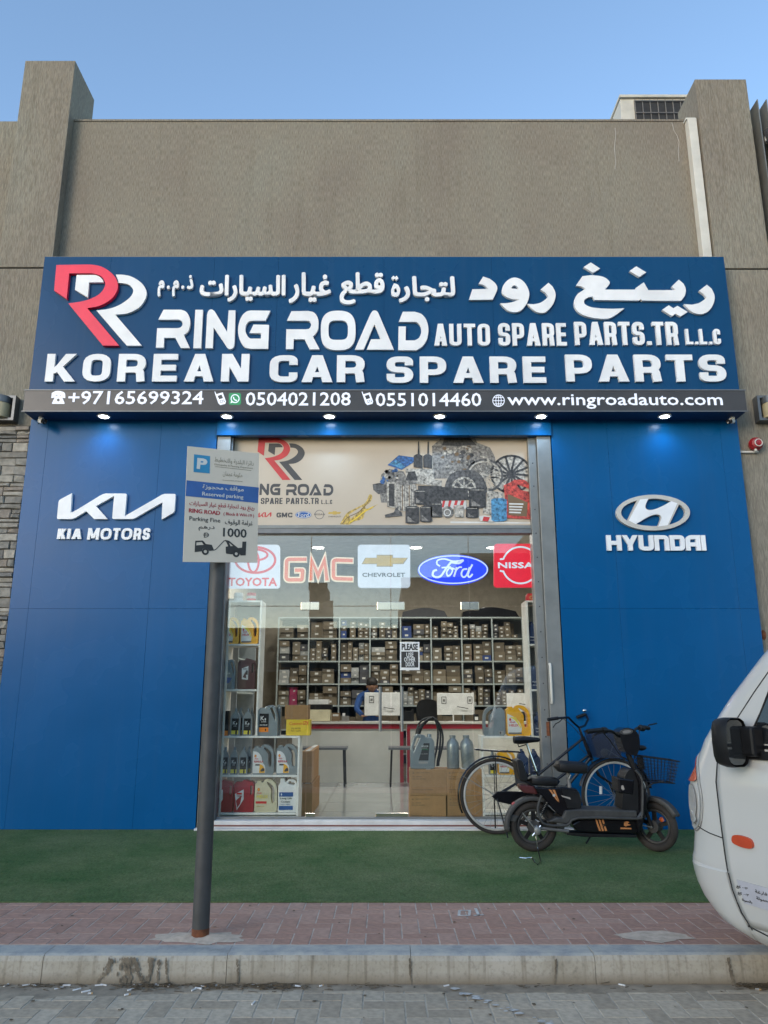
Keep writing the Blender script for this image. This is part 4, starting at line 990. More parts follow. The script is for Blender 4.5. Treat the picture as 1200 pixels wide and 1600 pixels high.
# banner above the glass
YB = 0.12
bn = empty('banner', (0, YB, 3.3), 'cream banner with double letter emblem, car brands and a heap of car parts', 'banner')
wbox('banner_sheet', -1.714, 1.634, YB, YB + .01, 3.300, 4.33, 'banner', bn)
bT = lambda pts: [(447 + (x - 447) * .3325, 756 + (y - 485) * .296) for x, y in pts]
for k_, c_ in (('dark_print', (.045, .042, .04)), ('grey_print', (.085, .08, .076)), ('mid_print', (.19, .175, .155)), ('light_print', (.36, .33, .28)), ('light_blue', (.06, .20, .34)), ('blue_print', (.03, .10, .26)), ('red_bright', (.42, .05, .035)), ('gold_print', (.44, .30, .07))):
    M['photo_' + k_] = mat('photo_' + k_, c_, 0.5, var=0.85, vs=34)
def bprint(nm, pos, neg, mt, lay=1, par=bn):
    if nm not in ('printed_letter', 'emblem_print', 'brand_print') and 'photo_' + mt in M: mt = 'photo_' + mt
    y = YB - 0.0009 * lay
    return MB().shape(pos, neg, fpx(YB), y, y + .0007).build(nm, mt, par, fix=False)
for D_, ks in ((RING, 'NG'), (ROAD, 'ROAD')):
    for c in ks:
        pp, nn = D_[c]; bprint('printed_letter', [bT(p) for p in pp], [bT(p) for p in nn], 'grey_print')
eT = lambda pts: [(402.5 + (x - 84.8) * .511, 685 + (y - 414) * .516) for x, y in pts]
bprint('emblem_print', [eT(RR_RED)], [], 'banner_red', 2)
bprint('emblem_print', [eT(RR_WA)], [], 'grey_print'); bprint('emblem_print', [eT(RR_WB)], [], 'grey_print')
for s, a, b in (('SPARE', 407.5, 441.5), ('PARTS.TR', 447, 498)):
    letters_px(s, a, b, 778, 787.5, YB, .001, 'grey_print', bn, 0.50, 0.185, 0.16, 0.10, 0.4, {'A': .58, 'E': .42, '.': .16, 'T': .48}, 0.22, name='printed_letter')
letters_px('L.L.C', 502, 519, 781, 787.5, YB, .001, 'grey_print', bn, 0.42, 0.18, 0.17, 0.13, 0.4, {'.': .17}, 0.2, name='printed_letter')
kt = lambda pts: [(403.5 + (x - 89) * .112, 800.5 + (y - 771) * .19) for x, y in pts]
bprint('brand_print', [kt(K1)], [], 'banner_red')
letters_px('GMC', 432, 457, 801, 808.5, YB, .001, 'grey_print', bn, 1.0, .3, .26, .12, .3, {'M': 1.2}, .3, name='brand_print')
bprint('brand_print', [ell2(474, 804.5, 12.5, 5.5)], [], 'blue_print'); bprint('brand_print', stroke(ell2(474, 804.5, 11.3, 4.5), .6, True), [], 'paper', 2)
tpx('brand_print', 'Ford', 466, 801.5, 482, 808, YB - .003, 'paper', bn, th=.0005)
bprint('brand_print', stroke(ell2(499, 804, 6.8, 6.8, 24), .9, True), [], 'mid_print')
tpx('brand_print', 'NISSAN', 491, 802.3, 507.5, 805, YB - .001, 'grey_print', bn, th=.0005)
bprint('brand_print', [[(514, 800), (520, 800), (520, 798.8), (526, 798.8), (526, 800), (533, 800), (531, 803), (526, 803), (526, 804.2), (520, 804.2), (520, 803), (512.5, 803)]], [], 'gold_print')
tpx('brand_print', 'CHEVROLET', 513, 806, 533, 808.2, YB - .001, 'grey_print', bn, th=.0005)
# splash of golden oil
bprint('oil_print', [E(4.8, 350, 675, [[(870, 692), (920, 610), (990, 570), (1060, 530), (1090, 470), (1112, 480), (1100, 520), (1060, 560), (1080, 575), (1156, 540)], [(1100, 580), (1060, 600), (1040, 650), (980, 670), (940, 695)]])],
       [E(4.8, 350, 675, [[(935, 620), (990, 585), (1040, 560), (1000, 610), (950, 650)]])], 'gold_print')
bprint('oil_print', stroke(E(4.8, 350, 675, [[(885, 690), (930, 640), (1010, 600), (1070, 540), (1098, 490)]]), 1.1), [], 'brown_print', 2)
bprint('oil_print', stroke(E(4.8, 350, 675, [[(940, 680), (1000, 640), (1050, 600), (1120, 560)]]), 1.6), [], 'yellow_card', 2)
# collage of parts, px frame: scale 4.528, origin 580, 675
B = lambda it: E(4.528, 580, 675, it)
def wheel_print(cx, cy, rx, ry, t, spokes, mt, lay, hub=.2, sw=2.0, inner=None):
    bprint('wheel_print', stroke(ell2(cx, cy, rx, ry, 32), t, True), [], mt, lay)
    bprint('wheel_print', sum([stroke([(cx + hub * rx * math.cos(a), cy + hub * ry * math.sin(a)), (cx + rx * math.cos(a + .07), cy + ry * math.sin(a + .07))], sw) for a in [2 * math.pi * k / spokes for k in range(spokes)]], []) + [ell2(cx, cy, rx * hub, ry * hub, 16)], [], mt, lay)
bprint('parts_print', [B([(480, 60), [(500, 25), (700, 25), (750, 75)], [(840, 110), (880, 200), (860, 300)], (700, 330), (440, 330), (430, 100)])], [], 'mid_print', 1)
bprint('parts_print', [B([(560, 8), (660, 6), (745, 90), (620, 100), (500, 95), (520, 40)])], [], 'dark_print', 2)
bprint('engine_print', [B([(520, 130), (720, 110), (740, 200), (700, 300), (560, 300), (500, 250)])], [], 'mid_print', 3)
rnd = random.Random(21)
for k in range(46):
    x, y = 500 + rnd.random() * 240, 110 + rnd.random() * 190; r = rnd.uniform(6, 22)
    bprint('engine_print', [B([(x + r * math.cos(a), y + r * rnd.uniform(.6, 1) * math.sin(a)) for a in [q * 1.05 for q in range(6)]])], [], rnd.choice(['dark_print', 'light_print', 'grey_print', 'mid_print', 'light_print', 'brown_print']), 4 + k % 5)
bprint('engine_print', stroke(B([[(585, 150), (640, 105), (700, 120), (720, 150)]]), 2.2), [], 'light_print', 9)
bprint('engine_print', stroke(B([[(770, 170), (820, 190), (850, 240)]]), 3), [], 'light_print', 9)
bprint('parts_print', [B([(70, 300), (130, 260), (230, 280), (260, 340), (240, 500), (70, 500), (60, 430)])], [], 'mid_print', 1)
for k in range(26):
    x, y = 75 + rnd.random() * 150, 270 + rnd.random() * 90; r = rnd.uniform(6, 20)
    bprint('engine_print', [B([(x + r * math.cos(a), y + r * math.sin(a)) for a in [q * 1.05 for q in range(6)]])], [], rnd.choice(['dark_print', 'light_print', 'grey_print', 'mid_print', 'blue_print']), 2 + k % 4)
bprint('parts_print', [B([(10, 370), (60, 360), (110, 380), (100, 430), (50, 440), (15, 410)])], [], 'grey_print', 2)
bprint('battery_print', [B([(115, 235), (195, 165), (300, 180), (300, 215), (215, 268)])], [], 'blue_print', 6)
bprint('battery_print', [B([(130, 225), (180, 200), (240, 245), (215, 262)])], [], 'light_blue', 7)
for x in (300, 368): bprint('shock_print', [B([(x, 170), (x + 20, 158), (x + 28, 158), (x + 31, 68), (x + 38, 68), (x + 40, 158), (x + 62, 170), (x + 62, 260), (x, 250)])], [], 'dark_print', 9)
bprint('compressor_print', [B([(240, 260), (440, 262), (450, 340), (500, 345), (495, 385), (440, 380), (330, 370), (250, 350)])], [], 'light_print', 8)
bprint('compressor_print', [B([(262, 285), (310, 278), (330, 345), (240, 345)])], [], 'dark_print', 9)
bprint('radiator_print', [B([(112, 355), (175, 355), (175, 540), (112, 530)])], [], 'light_print', 9); bprint('radiator_print', [B([(125, 368), (165, 368), (165, 530), (125, 522)])], [], 'dark_print', 10)
bprint('filter_print', [B([(175, 370), [(240, 385), (320, 365)], (322, 345), (180, 345)])], [], 'mid_print', 11)
bprint('filter_print', [B([(178, 372), (318, 372), (318, 560), (178, 560)])], [], 'light_print', 10)
for k in range(8): bprint('filter_print', [B([(186 + k * 16, 378), (192 + k * 16, 378), (192 + k * 16, 555), (186 + k * 16, 555)])], [], 'brown_print' if k % 3 == 2 else 'mid_print', 11)
bprint('tyre_print', [B([[(505, 440), (540, 330), (600, 280), (700, 270), (780, 310), (820, 400)], (800, 470), (510, 470)])], [], 'grey_print', 10)
wheel_print(*B([(655, 395)])[0], 17, 15, 3.5, 8, 'light_print', 12, .3, 2.4)
bprint('tyre_print', [B([(500, 390), (680, 400), (690, 480), (500, 490)])], [], 'dark_print', 13)
wheel_print(*B([(800, 310)])[0], 25, 22, 2.6, 18, 'light_print', 8, .15, .9); wheel_print(*B([(800, 310)])[0], 28, 25, 3.4, 6, 'grey_print', 7, .1, .6)
bprint('rim_print', [ell2(*B([(990, 300)])[0], 32, 30)], [], 'light_print', 3)
wheel_print(*B([(990, 300)])[0], 31, 29, 3.2, 13, 'dark_print', 5, .25, 3.3)
bprint('gearbox_print', [B([(330, 380), (500, 385), (500, 520), (400, 560), (335, 480)])], [], 'dark_print', 11)
for (x, y, w, h) in ((305, 410, 85, 105), (420, 500, 80, 105), (690, 400, 120, 140), (242, 525, 95, 125), (345, 525, 85, 115), (668, 530, 90, 80)):
    bprint('oil_filter_print', [B([(x, y + 8), [(x + w * .2, y), (x + w * .8, y)], (x + w, y + 8), (x + w, y + h - 6), [(x + w * .8, y + h), (x + w * .2, y + h)], (x, y + h - 6)])], [], 'dark_print', 14)
    bprint('oil_filter_print', [B([(x + w * .1, y + 10), (x + w * .9, y + 10), (x + w * .9, y + 14), (x + w * .1, y + 14)])], [], 'light_print', 15)
    bprint('oil_filter_print', [B([(x + w * .15, y + h * .55), (x + w * .7, y + h * .9), (x + w * .15, y + h * .9)])], [], 'mid_print', 15)
bprint('box_print', [B([(495, 487), (670, 487), (672, 545), (500, 545)])], [], 'paper', 12)
for k in range(4): bprint('box_print', [B([(505 + k * 44, 487), (525 + k * 44, 487), (512 + k * 44, 535), (500 + k * 40, 535)])], [], 'banner_red', 13)
bprint('gauge_print', [ell2(*B([(540, 568)])[0], 9, 9)], [], 'mid_print', 15); bprint('gauge_print', stroke(ell2(*B([(538, 572)])[0], 5, 5, 20), 1.2, True), [], 'paper', 16)
bprint('can_print', [B([(585, 520), (655, 520), (650, 605), (590, 605)])], [], 'light_print', 15)
bprint('carton_print', [B([(820, 415), (930, 430), (930, 600), (790, 580), (790, 540), (815, 520)])], [], 'light_print', 10)
bprint('filter_print', [B([(848, 480), [(870, 470), (930, 470)], (958, 480), (958, 625), [(930, 635), (870, 635)], (850, 625)])], [], 'light_blue', 15)
bprint('box_print', [B([(760, 600), (800, 590), (880, 610), (860, 638), (770, 630)])], [], 'paper', 14); bprint('box_print', [B([(795, 600), (840, 605), (825, 635), (785, 630)])], [], 'banner_red', 15)
bprint('plug_print', [B([(95, 588), (160, 570), (175, 535), (215, 570), (218, 595), (150, 600), (100, 606)])], [], 'grey_print', 12)
bprint('red_can_print', [B([(935, 380), (990, 355), (1010, 340), (1080, 340), (1145, 385), (1147, 610), (1120, 618), (960, 612)])], [B([(1040, 375), (1110, 400), (1120, 425), (1060, 415), (1030, 385)])], 'red_bright', 14)
bprint('red_can_print', [B([(965, 440), (1105, 500), (1100, 600), (970, 590)])], [], 'brown_print', 15)
for k in range(4): bprint('red_can_print', [B([(975, 505 + k * 20), (1075 - k * 6, 508 + k * 20), (1075 - k * 6, 518 + k * 20), (975, 515 + k * 20)])], [], 'paper', 16)
bprint('ground_line_print', [B([(560, 632), (1150, 640), (1150, 648), (560, 645)])], [], 'paper', 1)

# glazing
gz = empty('shop_glazing', (0, YG, .25), 'clear frameless glass panes and double door of the shop front', 'glass front')
gx_ = [-1.712, X_(481, 1100, YG), X_(611, 1100, YG), X_(738, 1100, YG), 1.632]
zd = Z_(947, YG)
for i in range(4):
    for z0, z1 in ((0.25, zd - .004), (zd + .004, 3.203)):
        MB().box(gx_[i] + .004, gx_[i + 1] - .004, YG, YG + .010, z0, z1).build('glass_pane' if z0 > 1 or i in (0, 3) else 'glass_door', 'glass', gz)
for i in (1, 2, 3):
    w = .15 if i == 2 else .10
    wbox('patch_fitting', gx_[i] - w, gx_[i] + w, YG - .014, YG + .024, zd - .045, zd + .045, 'steel', gz, bevel=.005)
    wbox('patch_seam', gx_[i] - .002, gx_[i] + .002, YG - .0165, YG - .0145, zd - .045, zd + .045, 'black_matt', gz)
for i in (1, 2): wbox('bottom_patch', gx_[i] - (.0 if i == 1 else .16), gx_[i] + (.10 if i == 1 else .17), YG - .014, YG + .024, .2475, .285, 'steel', gz, bevel=.004)
for p in (594, 628):
    x = X_(p, 1107, .08); za, zb = Z_(1143, .08), Z_(1073, .08)
    h = empty('door_pull', (x, .08, za), parent=gz)
    MB().cyl((x, .08, za), (x, .08, zb), .016, 12).build('bar', 'frame', h, smooth=True)
    for z in (za + .07, zb - .07): MB().cyl((x, .08, z), (x, YG - .001, z), .009, 8).build('stand_off', 'frame', h)
ns = empty('door_notice', (.2, YG - .01, 1.9), 'black and white notice on the glass reading please use other door', 'notice')
boxpx(MB(), 625, 1003, 655.5, 1047, YG - .004, .003).build('notice_sheet', 'white', ns)
boxpx(MB(), 627, 1018, 653.5, 1043, YG - .0055, .001).build('notice_panel', 'dark_print', ns)
tpx('print', 'PLEASE', 627.5, 1005.5, 653, 1016, YG - .005, 'dark_print', ns, th=.001, bold=.003)
for s, a, c, b in (('USE', 635, 646, 1019.5), ('OTHER', 631.5, 649, 1027), ('DOOR', 634, 647.5, 1034.5)): tpx('print', s, a, b, c, b + 7, YG - .0065, 'white', ns, th=.001, bold=.0007)

# ================================================================== LIT BRAND BOXES INSIDE THE GLASS
YL = 0.24
def lightbox(name, label, a, b, c, d, mt, r=5):
    t = empty(name, (X_((a + c) / 2, b, YL), YL, Z_(d, YL)), label, 'lightbox sign')
    plate('box_face', [rrect(a, b, c, d, r)], [], YL, .05, mt, t)
    return t
def bl(t, pos, neg, mt, k=1): return MB().shape(pos, neg, fpx(YL), YL - .004 * k, YL - .004 * k + .0038).build('logo', mt, t)
t = lightbox('lightbox', 'lit white box with red three oval emblem behind the parking sign', 354, 851, 437, 919, 'lit_toyota')
bl(t, stroke(ell2(399, 875, 31, 20, 40), 3.6, True) + stroke(ell2(396, 877, 8.2, 17, 28), 3.2, True) + stroke(ell2(398, 867, 20, 8.5, 28), 3.2, True), [], 'lit_redmark')
tpx('letter', 'TOYOTA', 356.5, 902.5, 433, 916, YL - .001, 'lit_redmark', t, th=.004, bold=.004, each=True)
t = empty('lightbox', (X_(497, 890, YL), YL, 2.7), 'glowing orange outlined three letter sign beside the white bow tie box', 'lightbox sign')
GM = {'G': stroke(fillet([(479, 874), (448, 874, 5), (447, 906, 5), (472, 906, 2), (473, 891, 1), (461, 891)], 5), 5.2),
      'M': stroke([(486, 907), (487, 875), (497, 900), (507, 875), (511, 907)], 5.2), 'C': stroke(fillet([(551, 876), (521, 875, 5), (521, 904, 5), (551, 905)], 6), 5.2)}
GO = {'G': stroke(fillet([(479.5, 874), (448, 874, 5), (447, 906, 5), (472, 906, 2), (473, 891, 1), (459.5, 891)], 5), 9.5),
      'M': stroke([(486, 909), (487, 873.5), (497, 900), (507, 873.5), (511, 909)], 9), 'C': stroke(fillet([(552.5, 876), (521, 875, 5), (521, 904, 5), (552.5, 905)], 6), 9.5)}
for k in GM:
    MB().shape(GO[k], [], fpx(YL), YL, YL + .03).build('letter_halo', 'lit_cream', t); MB().shape(GM[k], [], fpx(YL), YL - .008, YL - .0005).build('letter', 'lit_gmc', t)
t = lightbox('lightbox', 'lit white box with golden bow tie emblem in the middle of the glass', 559, 851, 641, 918, 'lit_toyota')
M['lit_gold'] = mat('lightbox_gold', (0.45, 0.3, 0.07), 0.4, emit=(0.8, 0.5, 0.12), es=0.08)
M['lit_goldrim'] = mat('lightbox_gold_rim', (0.2, 0.15, 0.08), 0.4, emit=(0.3, 0.28, 0.2), es=0.2)
bow = [(570.5, 871.5), (588.5, 871.5), (588.5, 866.8), (614, 866.8), (614, 871.5), (637.5, 871.5), (630.5, 881.5), (614, 881.5), (614, 885.6), (588.5, 885.6), (588.5, 881.5), (565, 881.5)]
bl(t, [bow], [], 'lit_goldrim'); bl(t, [[(600 + (x - 600) * .95, 876.2 + (y - 876.2) * .84) for x, y in bow]], [], 'lit_gold', 2)
tpx('letter', 'CHEVROLET', 566, 895, 633, 901.5, YL - .001, 'grey_print', t, th=.004, bold=.0015, each=True)
t = empty('lightbox', (X_(708, 890, YL), YL, 2.7), 'lit blue oval sign with white script lettering', 'lightbox sign')
plate('box_face', [ell2(708, 890, 55, 23.5, 48)], [], YL, .05, 'lit_blue', t)
bl(t, stroke(ell2(708, 890, 53.5, 21.5, 48), 1.8, True), [], 'lit_line')
fo = lambda it: E(4.8, 640, 830, it)
bl(t, stroke(fo([[(228, 262), (205, 245), (212, 218), (262, 208), (330, 226), (404, 216)]]), 2.4) + stroke(fo([[(404, 216), (370, 240), (320, 234), (305, 240), (270, 285), (235, 335), (200, 346), (174, 330), (180, 300), (205, 290)]]), 3.2) +
   stroke(fo([(240, 274), (310, 268)]), 2.2), [], 'lit_line')
bl(t, stroke(fo([[(300, 275), (278, 305), (285, 335), (308, 325), (322, 295), (308, 277), (340, 285)]]), 2.4) + stroke(fo([[(352, 270), (345, 300), (332, 342)]]), 2.8) + stroke(fo([[(345, 300), (370, 272), (392, 272)]]), 2.2), [], 'lit_line', 2)
bl(t, stroke(fo([[(432, 285), (400, 290), (388, 325), (405, 346), (430, 325), (450, 270)]]), 2.6) + stroke(fo([[(470, 250), (445, 300), (436, 330), (450, 345), (472, 322)]]), 2.8), [], 'lit_line', 3)
t = lightbox('lightbox', 'lit red box with white ring emblem partly behind the right jamb', 772, 849.5, 850, 917.5, 'lit_red')
q = E(4.8, 640, 830, [(832, 255)])[0]
bl(t, stroke([(781, 874)] + [(q[0] + 28.5 * math.cos(R(a)), q[1] + 28.5 * math.sin(R(a))) for a in range(200, 341, 7)] + [(843, 874)], 2.6) + stroke([(781, 892)] + [(q[0] + 28.5 * math.cos(R(a)), q[1] + 28.5 * math.sin(R(a))) for a in range(160, 19, -7)] + [(843, 892)], 2.6), [], 'lit_line')
tpx('letter', 'NISSAN', 778, 878.5, 849, 888, YL - .001, 'lit_line', t, th=.004, bold=.0035, each=True)

# ================================================================== SHOP INTERIOR
def setting(name, x0, x1, y0, y1, z0, z1, mt):
    return tag(MB().box(x0, x1, y0, y1, z0, z1).build(name, mt), kind='structure')
floor = setting('floor', -2.4, 3.2, 0.302, 6.6, 0.02, GF - .006, 'grout')
rnd = random.Random(4)
for i in range(8):
    for j in range(9):
        x0 = -2.4 + .80 * i + .10; y0 = 0.31 + .80 * j
        if x0 > 3.1 or y0 > 6.5: continue
        MB().box(max(x0, -2.39), min(x0 + .792, 3.19), y0, min(y0 + .792, 6.59), GF - .005, GF).build('floor_tile', 'tile_in', floor)
setting('wall', -2.5, -2.402, .31, 6.7, GF - .01, 3.95, 'inwall')
setting('wall', 3.202, 3.3, .31, 6.7, GF - .01, 3.95, 'inwall')
setting('wall', -2.4, 3.2, 6.602, 6.7, GF - .01, 3.95, 'inwall')
setting('wall', -2.4, -1.9, .445, .47, GF - .01, 3.95, 'inwall')
setting('wall', 1.9, 3.2, .445, .47, GF - .01, 3.95, 'inwall')
setting('wall', -1.90, 1.90, .262, .30, 3.32, 3.94, 'inwall')
setting('ceiling', -2.5, 3.3, .31, 6.7, 3.951, 4.05, 'ceiling')
for k, (p, y, Yc, lab) in enumerate(((497, 859, 4.6, 'above the three letter sign'), (640, 834, 3.2, 'above the bow tie box'), (801, 834, 3.2, 'above the red ring box'), (650, 862, 4.6, 'near the middle of the shop'), (770, 866, 4.6, 'above the third shelf bay'), (480, 834, 3.2, 'near the left window shelf'))):
    c = at(p, y, Yc); t = empty('ceiling_light', (c.x, Yc, 3.95), 'round lit ceiling light ' + lab, 'ceiling light', 'round ceiling lights in the shop')
    MB().lathe([(.10, 0), (.125, 0), (.125, -.012), (.10, -.018)], (c.x, Yc, 3.949), n=20).build('rim', 'white', t)
    MB().lathe([(0, -.012), (.10, -.012), (.10, 0), (0, 0)], (c.x, Yc, 3.947), n=20).build('diffuser', 'ceil_lamp', t)
    ld = bpy.data.lights.new('ceiling_light_glow', 'AREA'); ld.shape = 'DISK'; ld.size = .2; ld.energy = 18 if Yc < 4 else 3; ld.color = (1.0, .96, .90)
    lo = bpy.data.objects.new('ceiling_light_glow', ld); COL.objects.link(lo); lo.parent = t; lo.location = (0, 0, -.04)

# ---- metal rack along the back wall
YR = 5.5
rk = empty('shelving_rack', (0, YR, GF), 'pale steel rack of square bays across the back of the shop', 'shelving')
rx = [at(482.5 + 47.8 * k, 1000, YR).x for k in range(-1, 8)] 
rx += [rx[-1] + .63 * k for k in range(1, 3)]
rz = [Z_(p, YR) for p in (1103, 1069, 1033.5, 998, 965)]
rz = [rz[0] - .40 * k for k in (3, 2, 1)] + rz
for x in rx: wbox('upright', x - .012, x + .012, YR, YR + .03, GF, rz[-1], 'rack', rk)
for z in rz: wbox('shelf_board', rx[0] - .012, rx[-1] + .012, YR - .002, YR + .50, z - .012, z + .012, 'rack', rk)
wbox('back_sheet', rx[0], rx[-1], YR + .502, YR + .51, GF, rz[-1], 'rack_dark', rk)
# ---- cartons on the rack
cm = {}
def carton(w, h, d, mt):
    key = (round(w, 3), round(h, 3), mt)
    if key not in cm: cm[key] = MB().box(-w / 2, w / 2, 0, d, 0, h).mesh('parts_carton', mt)
    return cm[key]
lab_me = MB().box(-.03, .03, -.0012, -.0002, -.016, .016).mesh('paper_label', 'paper')
lab_me2 = MB().box(-.018, .018, -.0012, -.0002, -.012, .012).mesh('paper_label', 'paper')
rnd = random.Random(12); ncart = 0
spare = MB()
def rack_box(x, z, w, h, mt='carton_grey', lbl=True):
    global ncart
    if ncart >= 299: return
    ncart += 1
    o = link('parts_carton', carton(w - .004, h - .003, .26, mt), None, (x, YR + rnd.uniform(.02, .09), z + .013))
    o.rotation_euler = (0, 0, rnd.uniform(-.05, .05))
    cw = {'carton_grey': 'brown', 'carton_pale': 'pale brown', 'carton_dark': 'dark grey', 'carton_white': 'whitish', 'carton_blue': 'blue', 'carton_red': 'pink red'}[mt]
    tag(o, 'small %s parts carton stacked on the steel rack at the back of the shop' % cw, 'carton', '%s parts cartons on the back rack' % cw)
    if lbl: l = link('paper_label', lab_me if w > .14 else lab_me2, o, (rnd.uniform(-.1, .1) * w, 0, h * .5))
def pick(): return rnd.choices(['carton_grey', 'carton_pale', 'carton_dark', 'carton_white', 'carton_blue', 'carton_red'], [60, 18, 8, 9, 3, 2])[0]
for r in range(3, 7):
    for c in range(0, 8):
        x = rx[c] + .025; z = rz[r]; H = rz[r + 1] - rz[r] - .03
        end = rx[c + 1] - .02
        style = rnd.random()
        while x < end - .06:
            if style < .35: w = rnd.uniform(.085, .11); n = rnd.choice([3, 4])
            elif style < .8: w = rnd.uniform(.13, .21); n = rnd.choice([2, 3, 3])
            else: w = rnd.uniform(.20, .28); n = rnd.choice([2, 3, 4])
            w = min(w, end - x)
            tot = H * rnd.uniform(.6, .98); cuts = [rnd.uniform(.7, 1.3) for _ in range(n)]; q = tot / sum(cuts); zz = z; m_ = pick()
            for k in range(n):
                rack_box(x + w / 2, zz, w, cuts[k] * q, m_ if rnd.random() < .75 else pick()); zz += cuts[k] * q
            # loose second row behind
            hh_ = H * rnd.uniform(.7, 1.0); spare.box(x, x + w - .006, YR + .36, YR + .49, z + .013, z + hh_)
            x += w + (rnd.uniform(.0, .012) if rnd.random() < .85 else rnd.uniform(.03, .07))
for c in range(0, 9):
    for r in range(0, 3):
        x = rx[c] + .03
        while x < rx[c + 1] - .1: w = rnd.uniform(.1, .2); w = min(w, rx[c + 1] - .02 - x); spare.box(x, x + w - .006, YR + .05, YR + .4, rz[r] + .013, rz[r] + .013 + rnd.uniform(.2, .34)); x += w
spare.build('stored_cartons', 'carton_grey', rk, fix=False)['kind'] = 'stuff'
# long parts lying on top of the rack
for a_, c_, tp, mt_, lb in ((628, 700, 950, 'carton_dark', 'long dark packed bumper on top of the rack, left one'), (722, 812, 949, 'black_gloss', 'long black glossy bumper cover on top of the rack')):
    x0, x1 = X_(a_, 955, YR), X_(c_, 955, YR); t = empty('packed_bumper', ((x0 + x1) / 2, YR, rz[-1]), lb, 'car bumper')
    z_ = rz[-1] + .013; MB().shape([path([(x0, z_), [(x0 + .02, z_ + .10), ((x0 + x1) / 2, z_ + (Z_(tp, YR) - rz[-1])), (x1 - .06, z_ + .11)], (x1, z_)])], [], None, YR + .06, YR + .36).build('bumper_shell', mt_, t, bevel=.02)

# ---- counter
YC = 4.3
ct = empty('shop_counter', (0, YC, GF), 'long cream shop counter with dark red edge bands', 'counter')
zt = Z_(1128, YC)
wbox('counter_top', -1.45, 2.9, YC - .02, YC + .62, zt - .03, zt, 'counter', ct, bevel=.003)
xg = X_(632, 1180, YC)
for a, b in ((-1.42, xg - .02), (xg + .03, 2.88)):
    wbox('counter_front', a, b, YC + .01, YC + .04, GF + .001, zt - .032, 'counter', ct)
zr_ = Z_(1133, YC)
for a, b in ((-1.43, X_(624, 1135, YC)), (X_(636, 1135, YC), 2.88)): wbox('red_band', a, b, YC - .003, YC + .008, zr_ - .055, zr_ + .012, 'counter_red', ct)
wbox('red_band', X_(625, 1180, YC), X_(630.5, 1180, YC), YC - .002, YC + .009, GF + .002, zr_ - .0, 'counter_red', ct)
wbox('red_band', X_(636, 1180, YC), X_(641, 1180, YC), YC - .002, YC + .009, GF + .002, zr_ - .0555, 'counter_red', ct)
wbox('counter_side', -1.44, -1.422, YC + .0, YC + .6, GF + .001, zt - .032, 'counter', ct)

# ---- left wall side shelf (seen edge on)
sd = empty('wall_shelf', (-2.2, 2, GF), 'grey shelf unit with hanging tools along the left shop wall', 'shelving')
wbox('end_panel', -2.39, -1.95, 3.6, 3.63, GF + .001, 2.75, 'shelf_back', sd)
wbox('end_panel', -2.39, -1.95, 2.2, 2.23, GF + .001, 2.75, 'shelf_back', sd)
for z in (.6, 1.05, 1.5, 1.95, 2.4, 2.74): wbox('shelf_board', -2.39, -1.96, 2.235, 3.595, z, z + .02, 'rack', sd)

# ---- desk things
def deskscreen(a, b, c, d, Y, label, marks):
    t = empty('monitor', (X_((a + c) / 2, d, Y), Y, zt), label, 'monitor')
    z0, z1 = Z_(d, Y), Z_(b, Y); x0, x1 = X_(a, (b + d) / 2, Y), X_(c, (b + d) / 2, Y)
    wbox('back_cover', x0, x1, Y, Y + .035, z0, z1, 'white', t, bevel=.006)
    MB().tube([(x0 + (x1 - x0) * .48, Y - .03, z0 + .10), (x0 + (x1 - x0) * .42, Y - .06, z0 + .105), (x0 + (x1 - x0) * .42, Y - .06, zt + .008)], .010, 6).build('stand', 'white', t)
    wbox('stand_base', x0 + .18, x1 - .18, Y - .1, Y + .08, zt + .001, zt + .008, 'white', t)
    MB().tube([((x0 + x1) / 2 + .02, Y - .012, z0 + .13), ((x0 + x1) / 2 + .08, Y - .03, z0 + .12), ((x0 + x1) / 2 + .2, Y - .02, z0 + .10)], .006, 5).build('cable', 'cable', t)
    for q in marks:
        mx = X_(q, 1090, Y); MB().shape(stroke([(mx - .035, z1 - .06), (mx + .035, z1 - .06), (mx + .035, z1 - .16), (mx - .035, z1 - .16)], .008, True), [], None, Y - .004, Y - .001).build('framed_print', 'dark_print', t)
        MB().box(mx - .018, mx + .018, Y - .003, Y - .001, z1 - .135, z1 - .095).build('framed_print', 'mid_print', t)
deskscreen(569.5, 1082, 625, 1118, 4.55, 'white monitor seen from behind in front of the seated clerk', [580.5])
deskscreen(683, 1083, 741, 1117, 4.55, 'white monitor seen from behind beside the black chair', [693.5, 734])
deskscreen(792, 1083, 826, 1112, 4.75, 'grey white monitor behind the yellow oil can', [])
pr = empty('printer', (X_(502, 1120, 4.45), 4.45, zt), 'white desktop printer with black top on the left end of the counter', 'printer')
def pxbox(name, a, b, c, d, Y, dep, mt, par, bevel=.004): return boxpx(MB(), a, b, c, d, Y, dep).build(name, mt, par, bevel=bevel)
pxbox('body', 483, 1109, 516, 1126.8, 4.42, .3, 'cream', pr); pxbox('scanner_lid', 483, 1101, 518, 1108.7, 4.45, .3, 'black', pr); pxbox('paper_tray', 482, 1093, 513, 1100.6, 4.48, .25, 'white', pr)
cr2 = empty('card_reader', (X_(525, 1125, 4.4), 4.4, zt), 'dark card reader standing between printer and monitor', 'card reader')
pxbox('reader_body', 518, 1114, 531, 1126.8, 4.4, .12, 'brown_print', cr2); pxbox('reader_screen', 520, 1116, 529, 1119, 4.397, .002, 'paper', cr2, 0)
for a, b, lab in ((534, 545, 'pale desk telephone beside the card reader'),):
    t = empty('desk_phone', (X_(a, 1120, 4.4), 4.4, zt), lab, 'telephone')
    pxbox('base', a, 1119, b, 1126.8, 4.4, .15, 'mid_print', t); pxbox('handset', a + 1, 1114.5, a + 5, 1119, 4.41, .12, 'white', t)
